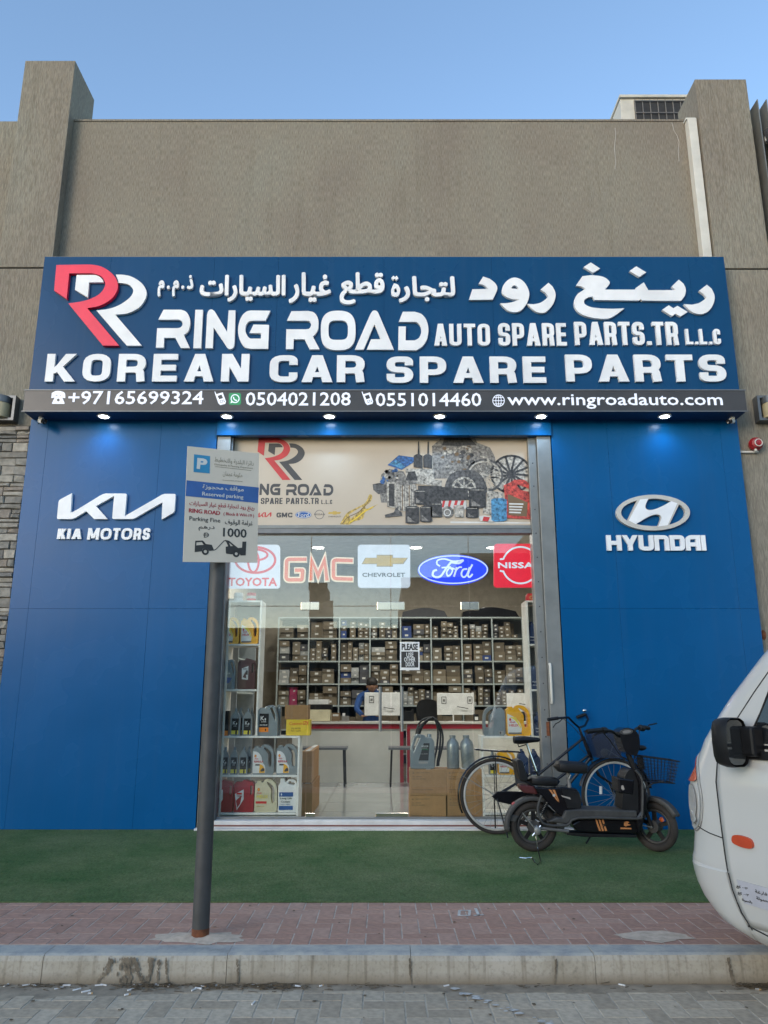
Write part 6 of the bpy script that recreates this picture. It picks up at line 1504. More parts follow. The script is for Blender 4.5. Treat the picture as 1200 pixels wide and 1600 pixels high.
def fender(P, a0, a1, nm='mudguard'):
    mb = MB(); n = 22; pts = []
    for k in range(n + 1):
        a = R(a0 + (a1 - a0) * k / n)
        pts += [P(RW + .010, a, -.028), P(RW + .024, a, -.014), P(RW + .026, a, .014), P(RW + .010, a, .028)]
    mb.add(pts, [(k * 4 + j, k * 4 + j + 1, k * 4 + j + 5, k * 4 + j + 4) for k in range(n) for j in range(3)])
    mb.build(nm, 'black_gloss', bk, smooth=True, fix=False)
fender(PRr, 25, 205); fender(PF, 10, 165)
bb = Vector((bp(866, 1262).x, YBk, zc_ - .06)); seat = bp(838, 1205); post = bp(822, 1160); head1, head2 = bp(907, 1143), bp(925, 1188)
fk = bp(925, 1190)
T = lambda nm, pts, r_, mt='black_gloss', n=8: MB().tube(pts, r_, n).build(nm, mt, bk, smooth=True)
T('seat_tube', [bb, seat], .015); T('seat_post', [seat, post], .011, 'chrome')
T('frame_tube', [seat + Vector((.02, 0, -.03)), head1 + Vector((.03, 0, -.06))], .013); T('frame_tube', [bb, head2 + Vector((-.01, 0, .03))], .016)
T('frame_tube', [seat + Vector((.05, 0, -.18)), head2 + Vector((-.012, 0, .06))], .013)
T('head_tube', [head1 + Vector((.02, 0, -.05)), head2], .019)
for s_ in (-1, 1):
    o = Vector((0, .05 * s_, 0))
    T('seat_stay', [seat, cr0 + o], .008); T('chain_stay', [bb, cr0 + o], .009)
    T('fork_blade', [fk, fk + Vector((.06, .035 * s_, -.13)), cf0 + Vector((-.05, .05 * s_, .12)), cf0 + o], .010)
    T('rack_strut', [cr0 + o * 1.3, bp(772, 1176) + o * 1.4], .005); T('rack_rail', [bp(742, 1171) + o, bp(770, 1173) + o * 1.5, bp(812, 1175) + o], .006)
    T('mudguard_stay', [cr0 + o, PRr(RW + .02, R(150), .03 * s_)], .003, 'frame')
for k in range(4): q = bp(752 + 14 * k, 1173); T('rack_cross_bar', [q + Vector((0, -.07, 0)), q + Vector((0, .07, 0))], .004)
MB().shape([path([[(bb.x + .12, bb.z), (bb.x + .08, bb.z + .10), (bb.x - .02, bb.z + .10)], (cr0.x + .05, cr0.z + .05), (cr0.x, cr0.z + .045), (cr0.x - .05, cr0.z), (cr0.x, cr0.z - .045), [(bb.x - .02, bb.z - .10), (bb.x + .08, bb.z - .10), (bb.x + .12, bb.z)]])], [], None, YBk - .075, YBk - .045).build('chain_case', 'black_gloss', bk, bevel=.005)
T('crank', [bb + Vector((0, -.09, 0)), bb + Vector((.12, -.10, -.12))], .009, 'chrome'); MB().box(bb.x + .08, bb.x + .17, YBk - .18, YBk - .10, bb.z - .135, bb.z - .11).build('pedal', 'black', bk)
T('crank', [bb + Vector((0, .09, 0)), bb + Vector((-.12, .10, .12))], .009, 'chrome')
T('kickstand', [cr0 + Vector((0, -.07, -.02)), Vector((bp(788, 1300).x, YBk - .22, FL + .012))], .007, 'black'); T('kickstand', [cr0 + Vector((-.01, .06, -.02)), Vector((cr0.x, YBk + .12, FL + .012))], .007, 'black')
# saddle: broad back, narrow nose
sdl = MB(); prof = [(-.13, .00, .010), (-.12, .075, .03), (-.07, .09, .035), (-.01, .065, .03), (.06, .035, .022), (.12, .022, .018), (.14, .008, .008)]
sv = []
for x, hw, hz_ in prof:
    for k in range(10): a = 2 * math.pi * k / 10; sv.append(post + Vector((x, hw * math.cos(a), .025 + hz_ * 1.25 * math.sin(a))))
sdl.add(sv, [(i * 10 + k, i * 10 + (k + 1) % 10, (i + 1) * 10 + (k + 1) % 10, (i + 1) * 10 + k) for i in range(6) for k in range(10)]); sdl.build('saddle', 'black', bk, smooth=True)
T('saddle_spring', [post + Vector((-.09, -.03, 0)), post + Vector((-.08, -.03, -.04)), post + Vector((.0, 0, -.02))], .006, 'black')
hs = empty('handlebar', head1, parent=bk)
H_ = lambda nm, pts, r_, mt='black_gloss': MB().tube(pts, r_, 8).build(nm, mt, hs, smooth=True)
stem = head1 + Vector((-.0, 0, .0))
H_('stem', [head1 + Vector((.02, 0, -.06)), bp(905, 1137)], .012)
q = lambda a, b, dy: (lambda p: Vector((p.x, YBk + dy, p.z)))(at(a, b, YBk + dy))
H_('bar', [bp(905, 1137), q(896, 1129, -.10), q(888, 1121, -.20), q(872, 1122, -.28)], .011); H_('grip', [q(872, 1122, -.28), q(856, 1124.5, -.30)], .016, 'black')
H_('bar', [bp(905, 1137), q(914, 1134, .10), q(919, 1124, .20), q(915, 1116, .26)], .011); H_('grip', [q(915, 1116, .26), q(901, 1121, .25)], .016, 'black')
H_('brake_lever', [q(880, 1122, -.26), q(874, 1128, -.28), q(868, 1131, -.29), q(864, 1137, -.30)], .005, 'black')
MB().ell(q(913, 1110, .22), (.024, .024, .018), 12, 8).build('bell', 'chrome', hs, smooth=True)
H_('brake_cable', [q(880, 1123, -.27), q(895, 1135, -.2), q(908, 1150, -.08), q(905, 1168, -.04), q(925, 1186, -.03)], .003, 'cable')
# clear front basket
ba = empty('front_basket', bp(940, 1160), parent=bk); pb = [bp(917, 1143), bp(971, 1145), bp(964, 1184), bp(929, 1183)]
for dy in (-.12, .12): MB().add([p + Vector((0, dy, 0)) for p in pb] + [p + Vector((0, dy + .003, 0)) for p in pb], [(0, 1, 2, 3), (7, 6, 5, 4), (0, 4, 5, 1), (1, 5, 6, 2), (2, 6, 7, 3), (3, 7, 4, 0)]).build('basket_side', 'smoked', ba)
for i, j in ((1, 2), (2, 3), (3, 0)): MB().add([pb[i] + Vector((0, -.117, 0)), pb[j] + Vector((0, -.117, 0)), pb[j] + Vector((0, .117, 0)), pb[i] + Vector((0, .117, 0))], [(0, 1, 2, 3)]).build('basket_side', 'smoked', ba, fix=False)
MB().tube([pb[0] + Vector((0, -.12, 0)), pb[1] + Vector((0, -.12, 0)), pb[1] + Vector((0, .12, 0)), pb[0] + Vector((0, .12, 0))], .006, 6, closed=True).build('basket_rim', 'black', ba, smooth=True)
for a, b, c, d in ((949, 1181, 961, 1153), (945, 1170, 966, 1183)): MB().bar(bp(a, b, -.05), bp(c, d, -.05), .008).build('basket_strut', 'light_print', ba)
MB().lathe([(0, 0), (.035, 0), (.038, .02), (.02, .03), (0, .03)], bp(941, 1175, -.06), (0, -1, 0), 16).build('front_lamp', 'mid_print', ba, smooth=True)
T('reflector', [bp(937, 1228, -.04), bp(937, 1240, -.04)], .014, 'paper')
MB().shape([path([[(800, 1186), (812, 1190), (822, 1206)], (826, 1230), (806, 1228), (803, 1205)])], [], fpx(YBk - .06), YBk - .07, YBk - .06).build('dress_guard', 'black_matt', bk)

# ================================================================== ELECTRIC SCOOTER
YS2 = -1.18
sc_ = empty('electric_scooter', (X_(930, 1300, YS2), YS2, FL + .008), 'black electric scooter with orange stripes and wire front basket parked before the bicycle', 'scooter')
def sp_(cx, cy, dy=0): p = at(780 + cx / 4.286, 1100 + cy / 4.286, YS2); return Vector((p.x, YS2 + dy, p.z))
def splate(nm, pts, y0, y1, mt, holes=(), bev=.008, par=sc_):
    f = lambda ps: [(780 + a / 4.286, 1100 + b / 4.286) for a, b in path(ps)]
    return MB().shape([f(pts)], [f(h) for h in holes], fpx(YS2), YS2 + y0, YS2 + y1).build(nm, mt, par, bevel=bev)
def ST(nm, pts, r_, mt='black', n=8, par=sc_): return MB().tube(pts, r_, n).build(nm, mt, par, smooth=True)
RS_ = 0.205
def swheel(c, rot, par):
    w = empty('wheel', c, parent=par); ca, sa = math.cos(rot), math.sin(rot)
    ax = Vector((-sa, ca, 0)); ring = lambda r_, n=36: [c + Vector((r_ * math.cos(2 * math.pi * k / n) * ca, r_ * math.cos(2 * math.pi * k / n) * sa, r_ * math.sin(2 * math.pi * k / n))) for k in range(n)]
    MB().tube(ring(RS_ - .034), .034, 10, closed=True).build('tyre', 'rubber', w, smooth=True)
    MB().tube(ring(RS_ - .072), .014, 8, closed=True).build('rim', 'dusty', w, smooth=True)
    for k in range(5):
        a = 2 * math.pi * k / 5 + .3; e = c + Vector((.125 * math.cos(a) * ca, .125 * math.cos(a) * sa, .125 * math.sin(a)))
        MB().bar(c, e, .034, .018, up=ax).build('rim_arm', 'black', w)
    MB().cyl(c - ax * .045, c + ax * .045, .052, 20).build('hub', 'dusty', w, smooth=True); MB().cyl(c - ax * .075, c + ax * .075, .012, 8).build('axle', 'frame', w)
    return ax
rcx = sp_(230, 845); rc = Vector((rcx.x, YS2, FL + .008 + RS_)); fcx = sp_(1045, 835); fc = Vector((fcx.x, YS2, FL + .008 + RS_))
swheel(rc, 0, sc_); FR = -.80; fax = swheel(fc, FR, sc_)
def sfender(c, rot, a0, a1, r_, w_, nm, mt):
    ca, sa = math.cos(rot), math.sin(rot); P = lambda rr_, a, dy: c + Vector((rr_ * math.cos(a) * ca - dy * sa, rr_ * math.cos(a) * sa + dy * ca, rr_ * math.sin(a)))
    pts = []; n = 16
    for k in range(n + 1):
        a = R(a0 + (a1 - a0) * k / n); pts += [P(r_ - .02, a, -w_), P(r_ + .012, a, -w_ * .7), P(r_ + .018, a, 0), P(r_ + .012, a, w_ * .7), P(r_ - .02, a, w_)]
    o = MB().add(pts, [(k * 5 + j, k * 5 + j + 1, k * 5 + j + 6, k * 5 + j + 5) for k in range(n) for j in range(4)]).build(nm, mt, sc_, smooth=True, fix=False)
    s_ = o.modifiers.new('solid', 'SOLIDIFY'); s_.thickness = .004
sfender(rc, 0, 60, 190, RS_ + .03, .055, 'rear_mudguard', 'dusty'); sfender(fc, FR, 25, 150, RS_ + .025, .05, 'front_mudguard', 'dusty')
splate('tail_flap', [(52, 778), (70, 735), (130, 745), (100, 790)], -.04, .04, 'dusty')
splate('rear_body', [(215, 548), (330, 556), (410, 548), (500, 560), [(520, 590), (535, 640), (530, 690)], (430, 702), (400, 745), (340, 690), (262, 596)], -.10, .10, 'black_gloss', bev=.02)
splate('inner_body', [(400, 560), (510, 575), (530, 640), (525, 690), (440, 690)], -.105, -.099, 'black', bev=.002)
splate('floor_deck', [(420, 700), (520, 690), (890, 700), (895, 742), (500, 745), (430, 790), (300, 775), (360, 745), (400, 745)], -.13, .13, 'dusty', bev=.012)
splate('battery_box', [(470, 795), (530, 760), (905, 765), (925, 700), (935, 790), (905, 858), (600, 850), (500, 838)], -.095, .095, 'black_gloss', bev=.012)
tr = [(262, 600), (238, 680), (250, 745), (292, 792), (432, 795), (505, 748), (880, 752), (918, 735), (925, 690), (925, 520), (905, 465), (880, 435)]
for dy in (-.135, .135): ST('side_trim', [sp_(a, b, dy) for a, b in crv(tr, 3)], .011, 'dusty')
splate('under_frame', [(440, 850), (600, 858), (905, 868), (900, 885), (560, 880), (440, 868)], -.08, .08, 'black', bev=.004)
# leg shield with pocket
splate('leg_shield', [(905, 860), (935, 780), (965, 640), (955, 560), (930, 500), (900, 430), (868, 428), (885, 470), (910, 540), (912, 700), (880, 745)], -.14, .14, 'black_gloss', bev=.02)
splate('inner_shield', [[(830, 450), (855, 430), (880, 440), (905, 500)], (908, 720), (870, 715), (795, 690), (805, 600), (815, 480)], -.11, .11, 'black', bev=.012)
splate('glove_box', [(770, 485), (880, 500), (872, 600), (776, 585)], -.115, .10, 'black_gloss', bev=.012)
# decals in orange
def decal(nm, pts, y, mt='orange_decal', par=sc_):
    f = [(780 + a / 4.286, 1100 + b / 4.286) for a, b in pts]; return MB().shape([f], [], fpx(YS2), YS2 + y - .0012, YS2 + y - .0002).build(nm, mt, par, fix=False)
M['orange_decal'] = mat('orange_decal', (0.42, 0.17, 0.055), 0.5); M['grey_decal'] = mat('grey_decal', (0.30, 0.27, 0.24), 0.5)
for k in range(3): decal('stripe', [(620 + 22 * k, 756), (632 + 22 * k, 756), (662 + 20 * k, 838), (648 + 20 * k, 838)], -.0955)
star = [(686 + (16 if k % 2 == 0 else 6.5) * math.cos(R(-90 + 36 * k)), 798 + (16 if k % 2 == 0 else 6.5) * math.sin(R(-90 + 36 * k))) for k in range(10)]
decal('star', star, -.097, 'black')
decal('badge', path([[(812, 800), (815, 782), (832, 775), (848, 780), (838, 790), (858, 798), (836, 804), (825, 810)]]), -.0955); decal('badge', [(790, 815), (862, 817), (862, 827), (790, 825)], -.0955)
decal('badge', path([[(790, 555), (792, 538), (803, 535), (808, 548), (812, 562), (800, 568)]]), -.116, 'grey_decal')
for k in range(2): decal('stripe', [(315 + 24 * k, 564), (332 + 24 * k, 566), (386 + 0 * k, 652 - 8 * k), (366 + 10 * k, 634)], -.1015)
decal('badge', disc(350, 602, 10, 10), -.103, 'light_print'); decal('badge', [(395, 600), (455, 616), (460, 630), (405, 612)], -.1065, 'grey_decal')
# seats
def seat_(nm, x0, x1, y0, y1, hw, slope=0):
    a, b = sp_(x0, (y0 + y1) / 2 - slope), sp_(x1, (y0 + y1) / 2 + slope); h = (sp_(x0, y0).z - sp_(x0, y1).z) / 2; n = 12; v = []; m_ = 9
    for i in range(m_):
        t_ = i / (m_ - 1); e = math.sqrt(max(.02, 1 - (2 * t_ - 1) ** 6)); p = a.lerp(b, t_)
        for k in range(n):
            an = 2 * math.pi * k / n; cx_, sx_ = math.cos(an), math.sin(an)
            v.append(p + Vector((0, hw * e * math.copysign(abs(cx_) ** .6, cx_), h * e * math.copysign(abs(sx_) ** .6, sx_))))
    f = [(i * n + k, i * n + (k + 1) % n, (i + 1) * n + (k + 1) % n, (i + 1) * n + k) for i in range(m_ - 1) for k in range(n)] + [tuple(range(n)), tuple(range((m_ - 1) * n, m_ * n))]
    return MB().add(v, f).build(nm, 'black', sc_, smooth=True)
seat_('rider_seat', 362, 602, 382, 462, .11, 8); seat_('passenger_seat', 182, 405, 484, 545, .10, 5)
ST('seat_post', [sp_(460, 460), sp_(470, 560)], .018, 'frame_dark'); ST('seat_spring', [sp_(440, 470, -.05), sp_(455, 500, -.05), sp_(470, 470, -.05)], .008, 'frame')
splate('backrest', [(98, 375), (125, 362), (150, 380), (165, 440), (185, 500), (160, 520), (125, 505), (108, 440)], -.09, .09, 'black', bev=.015)
splate('tail_lamp', [(128, 535), (230, 545), (250, 600), (160, 590), (130, 565)], -.07, .07, 'maroon', bev=.01); splate('rear_reflector', [(85, 668), (100, 655), (106, 700), (86, 705)], -.03, .03, 'red', bev=.003)
ST('backrest_bar', [sp_(150, 500, -.06), sp_(240, 560, -.06)], .009); ST('backrest_bar', [sp_(150, 500, .06), sp_(240, 560, .06)], .009)
for dy in (-.085, .085):
    ST('shock_rod', [sp_(320, 620, dy), sp_(258, 750, dy)], .007, 'frame'); a, b = sp_(312, 640, dy), sp_(272, 722, dy)
    ax = (b - a).normalized(); x_ = ax.orthogonal().normalized(); y_ = ax.cross(x_)
    ST('shock_spring', [a.lerp(b, k / 72) + (x_ * math.cos(k * .7) + y_ * math.sin(k * .7)) * .02 for k in range(73)], .0045, 'black', 5)
    ST('swing_arm', [rc + Vector((0, dy, 0)), sp_(450, 840, dy)], .014, 'frame_dark'); ST('mudguard_stay', [sp_(145, 720, dy), sp_(215, 810, dy)], .006, 'frame')
# front fork, column, cowl
ST('steering_column', [sp_(862, 330), sp_(890, 400), sp_(990, 640)], .024, 'black'); yv = fax
for s_ in (-1, 1):
    o = fax * .058 * s_
    ST('fork_leg', [sp_(990, 640) + o, fc + Vector((-.05, 0, .16)) + o, fc + o], .016, 'black')
ST('brake_rod', [fc - fax * .08, sp_(930, 800, -.08)], .005, 'frame')
splate('head_cowl', [[(782, 186), (800, 168), (830, 157), (870, 165), (905, 195), (918, 250), (912, 305), (893, 345)], (850, 335), [(822, 318), (800, 262)]], -.10, .10, 'black_gloss', bev=.03)
splate('display', [ [(785, 182), (800, 170), (835, 162), (868, 172), (866, 190), (840, 200), (805, 202), (788, 194), (785, 182)] ], -.108, -.10, 'dusty', bev=.002); splate('display_glass', [ [(800, 182), (815, 174), (845, 172), (856, 182), (840, 192), (812, 194), (800, 182)] ], -.111, -.108, 'mid_print', bev=.001)
MB().ell(sp_(905, 255, 0), (.03, .07, .06), 12, 8).build('headlamp', 'lens', sc_, smooth=True)
hb2 = empty('handlebar', sp_(850, 200), parent=sc_)
def s3(cx, cy, dy): p = at(780 + cx / 4.286, 1100 + cy / 4.286, YS2 + dy); return p
HT = lambda nm, pts, r_, mt='black': MB().tube(pts, r_, 8).build(nm, mt, hb2, smooth=True)
HT('bar', [s3(850, 225, 0), s3(800, 215, -.08), s3(755, 182, -.18), s3(700, 172, -.25)], .012); HT('grip', [s3(700, 172, -.25), s3(588, 184, -.31)], .019)
HT('bar', [s3(850, 225, 0), s3(895, 215, .10), s3(910, 170, .18), s3(945, 152, .22)], .012); HT('grip', [s3(945, 152, .22), s3(1002, 162, .30)], .019)
HT('brake_lever', [s3(1000, 142, .28), s3(1055, 130, .33)], .006); HT('brake_lever', [s3(700, 188, -.26), s3(640, 205, -.28), s3(625, 230, -.29)], .006)
HT('switch_box', [s3(715, 176, -.24), s3(690, 176, -.26)], .026); HT('switch_box', [s3(940, 160, .2), s3(965, 165, .23)], .026)
HT('mirror_arm', [s3(893, 298, .05), s3(915, 296, .06)], .008); MB().ell(s3(950, 294, .06), (.05, .012, .024), 12, 6).build('mirror', 'black', hb2, smooth=True)
for pts in ([(690, 185, -.24), (740, 240, -.15), (800, 330, -.08), (880, 420, -.04)], [(940, 170, .2), (930, 260, .1), (900, 380, 0)]): HT('cable', [s3(*p) for p in crv([p[:2] + (p[2],) for p in pts], 1)] if False else [s3(*p) for p in pts], .005, 'cable')
# wire basket
wb = empty('wire_basket', sp_(1040, 430), parent=sc_)
TL, TR_, BR, BL = sp_(928, 345), sp_(1172, 378), sp_(1148, 524), sp_(960, 512); dv = Vector((0, .13, 0))
WB = lambda nm, pts, r_, closed=False: MB().tube(pts, r_, 5, closed=closed).build(nm, 'black', wb, smooth=True)
WB('rim_wire', [TL - dv, TR_ - dv, TR_ + dv, TL + dv], .006, True); WB('rim_wire', [BL - dv * .8, BR - dv * .8, BR + dv * .8, BL + dv * .8], .005, True)
for side, (A, B_, C_, D_) in enumerate(((TL - dv, TR_ - dv, BR - dv * .8, BL - dv * .8), (TL + dv, TR_ + dv, BR + dv * .8, BL + dv * .8), (TR_ - dv, TR_ + dv, BR + dv * .8, BR - dv * .8), (TL - dv, TL + dv, BL + dv * .8, BL - dv * .8))):
    n = 10 if side < 2 else 7; g_ = MB()
    for k in range(1, n): g_.bar(A.lerp(B_, k / n), D_.lerp(C_, k / n), .0032)
    for k in range(1, 7): g_.bar(A.lerp(D_, k / 7), B_.lerp(C_, k / 7), .0032)
    o = g_.build('wire_grid', 'black', wb); o['kind'] = 'stuff'
g_ = MB()
for k in range(9): g_.bar((BL - dv * .8).lerp(BR - dv * .8, k / 8), (BL + dv * .8).lerp(BR + dv * .8, k / 8), .0032)
g_.build('wire_grid', 'black', wb)['kind'] = 'stuff'
ST('basket_bracket', [sp_(1100, 518), sp_(1030, 530), sp_(975, 570), sp_(950, 520)], .008, 'dusty')
splate('basket_plate', [(925, 350), (960, 355), (972, 440), (935, 430)], -.02, .02, 'black', bev=.002)
ST('front_lens', [fc + Vector((.02, -.1, .08)), fc + Vector((.035, -.1, .055))], .018, 'amber')
# lock chain and stand
ch = empty('lock_chain', gr(838, 1342, FL + .012), 'thin bright wire and lock dangling from the rear scooter wheel to the turf', 'lock')
cp = [at(838, 1290, YS2 - .09), at(837, 1303, YS2 - .11), at(840, 1325, YS2 - .12)] + [gr(a, b, FL + .014) for a, b in ((845, 1346), (840, 1351), (835, 1347), (831, 1340), (822, 1341), (812, 1340))]
MB().tube([tuple(p) for p in crv([tuple(v) for v in cp], 3)] if False else cp, .005, 6).build('wire', 'chrome', ch, smooth=True)
MB().ell(at(840, 1298, YS2 - .12), (.03, .015, .035), 10, 8).build('lock_body', 'frame', ch, smooth=True)
MB().tube([at(832, 1306, YS2 - .11), at(845, 1290, YS2 - .11)], .008, 6).build('lock_bar', 'chrome', ch)
ST('kick_stand', [sp_(600, 880, -.05), sp_(560, 915, -.12)], .008, 'black')

# ================================================================== PARKING SIGN ON ITS POLE
pl = empty('sign_pole', (-1.015, -3.63, FL), 'dark grey round steel pole standing in the red pavers, rusty at its foot', 'pole')
pb0 = Vector((-1.006, -3.615, FL)); pt0 = Vector((-1.018, -3.615, 2.62))
MB().tube([pb0 + Vector((0, 0, .05)), pt0], .0465, 24).build('pole_shaft', 'pole', pl, smooth=True)
MB().tube([pb0, pb0 + Vector((0, 0, .052))], .0475, 24).build('rusty_foot', 'rust', pl, smooth=True)
rnd = random.Random(6); cv = [pb0 + Vector((0, 0, .022))]; fv = []
for ring_, (rr_, zz) in enumerate(((.06, .017), (.12, .008), (.20, .001))):
    for k in range(24):
        a = 2 * math.pi * k / 24; q_ = rr_ * rnd.uniform(.75, 1.2); cv.append(Vector((pb0.x + q_ * math.cos(a) * 1.3, pb0.y + q_ * .55 * math.sin(a), FL + zz * rnd.uniform(.7, 1.2))))
fv = [(0, 1 + k, 1 + (k + 1) % 24) for k in range(24)] + [(1 + j * 24 + k, 1 + (j + 1) * 24 + k, 1 + (j + 1) * 24 + (k + 1) % 24, 1 + j * 24 + (k + 1) % 24) for j in range(2) for k in range(24)]
MB().add(cv, fv).build('concrete_collar', 'smear', pl, smooth=True)
pv = [(x + rnd.uniform(-.03, .03), y) for x, y in ell2(.0, 0, .17, .12, 18)]
c_ = gr(1030, 1468, FL); MB().add([(c_.x + x * rnd.uniform(.7, 1.25), c_.y + y * rnd.uniform(.7, 1.1) + .05, FL + .0022) for x, y in pv] , [tuple(range(18))]).build('cement_smear', 'smear', pbase, fix=False)['kind'] = 'stuff'

sg = empty('parking_sign', (-1.0, -3.7, 2.2), 'tilted cream reserved parking sign with blue band and tow truck pictogram on a grey pole', 'parking sign')
A_, B_, C_ = at(293, 697, -3.84), at(405, 708.5, -3.56), at(286, 878, -3.84); D0 = at(402, 879, -3.56)
ex = ((B_ - A_) + (D0 - C_)) / 2; ez = ((A_ - C_) + (B_ - D0)) / 2; org = C_ + (A_ + B_ + D0 + C_ - 4 * C_ - 2 * ex - 2 * ez) / 4
nrm = ex.cross(ez).normalized()
if nrm.y > 0: nrm = -nrm
# picture coordinates of the zoomed sign (1040 x 1600 for 130 x 190 px) to sign plane
import itertools
H8 = [(105, 45), (1000, 155), (985, 1525), (40, 1490)]
def inv(px, py):
    """px, py on the enlarged view -> (s, t) on the panel, by ray and plane"""
    r_ = ray(280 + px / 8, 690 + py / 8); t_ = (org - CAM).dot(nrm) / r_.dot(nrm); p = CAM + r_ * t_ - org
    g11, g12, g22 = ex.dot(ex), ex.dot(ez), ez.dot(ez); b1, b2 = p.dot(ex), p.dot(ez); de = g11 * g22 - g12 * g12
    return ((b1 * g22 - b2 * g12) / de, (b2 * g11 - b1 * g12) / de)
def sfn(a, b, y): return org + ex * a + ez * b - nrm * y
def sprint_(nm, pos, neg, mt, lay=1):
    return MB().shape([[inv(*p) for p in q_] for q_ in pos], [[inv(*p) for p in q_] for q_ in neg], sfn, -.0008 * lay - .0006, -.0008 * lay).build(nm, mt, sg, fix=False)
MB().shape([[(0, 0), (1, 0), (1, 1), (0, 1)]], [], sfn, 0, .004).build('sign_plate', 'sign_white', sg)
sprint_('blue_band', [[(92, 484), (995, 574), (986, 768), (80, 680)]], [], 'sign_blue')
MB().cyl(pt0 - Vector((0, 0, .02)), pt0 + Vector((0, 0, .004)), .049, 20).build('pole_cap', 'pole', pl)
for t_ in (.25, .78):
    c0 = org + ex * .46 + ez * t_ - nrm * .01
    MB().bar(c0, Vector((pb0.x, pb0.y, c0.z)), .03, .02).build('clamp', 'frame', sg)
sprint_('parking_symbol', [[(185, 158), (385, 182), (380, 398), (178, 380)]], [], 'sign_cyan')
sprint_('parking_symbol', [path([(226, 204), (300, 212), [(335, 225), (350, 255), (335, 285), (300, 292)], (263, 288), (258, 345), (217, 340)])], [path([(268, 245), [(295, 246), (303, 255), (292, 264)], (266, 262)])], 'paper', 2)
def stext(s_, x0, y0, x1, y1, hpx, mt, bold=.0012, lay=1):
    """line of text whose baseline runs x0,y0 -> x1,y1 in the enlarged view, cap height hpx"""
    a, b = inv(x0, y0), inv(x1, y1); u = Vector(b) - Vector(a); t0 = inv(x0, y0 - hpx); h = t0[1] - a[1]
    def xf(p): return sfn(a[0] + (b[0] - a[0]) * p[0], a[1] + (b[1] - a[1]) * p[0] + h * p[2], p[1])
    text('print', s_, 0, 1, 0, 1, -.0008 * lay, mt, sg, th=.0004, bold=0, xf=xf) if not bold else text('print', s_, 0, 1, 0, 1, -.0008 * lay, mt, sg, th=.0004, bold=bold * 3, xf=xf)
stext(arabic('دائرة البلدية والتخطيط'), 440, 262, 930, 318, 75, 'gold_thin', 0)
stext('Municipality & Planning Department', 440, 300, 920, 350, 28, 'gold_thin', 0)
sprint_('print', stroke([(450, 312), (900, 362)], 5), [], 'gold_thin')
stext(arabic('حكومة عجمان'), 545, 440, 790, 465, 75, 'gold_thin', 0)
stext('Government of Ajman', 540, 492, 792, 508, 18, 'gold_thin', 0)
stext(arabic('مواقف محجوزة'), 290, 600, 805, 640, 70, 'paper', .0015, 2)
stext('Reserved parking', 285, 688, 800, 732, 62, 'paper', .0012, 2)
stext(arabic('رينغ رود لتجارة قطع غيار السيارات'), 125, 820, 938, 880, 82, 'sign_red', .0006)
stext('RING ROAD', 118, 885, 512, 920, 52, 'sign_red', .003); stext('( Block 8 WH-19 )', 552, 930, 935, 958, 50, 'sign_red', .001)
stext('Parking Fine', 125, 1000, 512, 1030, 68, 'dark_print', .0008); stext(arabic('غرامة الوقوف'), 570, 1048, 918, 1068, 80, 'dark_print', .001)
stext(arabic('درهم'), 240, 1112, 440, 1118, 60, 'dark_print', .002)
sprint_('currency_symbol', stroke([(322, 1135), (316, 1198)], 9) + stroke([(308, 1150), (345, 1140), (365, 1158), (360, 1182), (335, 1196), (308, 1196)], 7) + stroke([(300, 1160), (372, 1162)], 5) + stroke([(300, 1174), (372, 1176)], 5), [], 'dark_print')
stext('1000', 545, 1188, 842, 1205, 112, 'dark_print', .0045)
sprint_('tow_pictogram', [path([(200, 1240), (290, 1236), [(310, 1250), (332, 1280)], (405, 1290), (430, 1345), (425, 1362), [(375, 1368), (355, 1340), (320, 1330), (290, 1345), (280, 1372)], (192, 1382)])], [[(215, 1258), (282, 1254), (305, 1290), (212, 1298)]], 'dark_print')
sprint_('tow_pictogram', stroke(ell2(326, 1374, 32, 32, 24), 24, True), [], 'dark_print'); sprint_('tow_pictogram', stroke([(425, 1360), (455, 1350), (560, 1240), (605, 1240)], 9), [], 'dark_print')
sprint_('tow_pictogram', [path([(570, 1228), (622, 1240), (735, 1330), (785, 1325), (790, 1250), (838, 1250), (830, 1422), [(765, 1424), (748, 1385), (712, 1368), (678, 1385), (664, 1410)], (590, 1402), (582, 1390), (580, 1315), (612, 1308), (585, 1250)])], [[(622, 1262), (672, 1305), (640, 1308)]], 'dark_print')
sprint_('tow_pictogram', stroke(ell2(712, 1402, 31, 31, 24), 25, True), [], 'dark_print')

# ================================================================== WHITE VAN, NOSE AT THE KERB
van_o = Vector((1.545, -3.80, 0.0)); u_ = Vector((0.404, -0.915, 0)); ang = math.atan2(-u_.x, u_.y)   # u: from nose to tail
van = empty('parked_van', van_o, 'white minibus parked nose to kerb with a black door mirror', 'van', rz=math.atan2(u_.y, u_.x))
WLOC[van.name] = Vector((0, 0, 0))
VW = 1.72
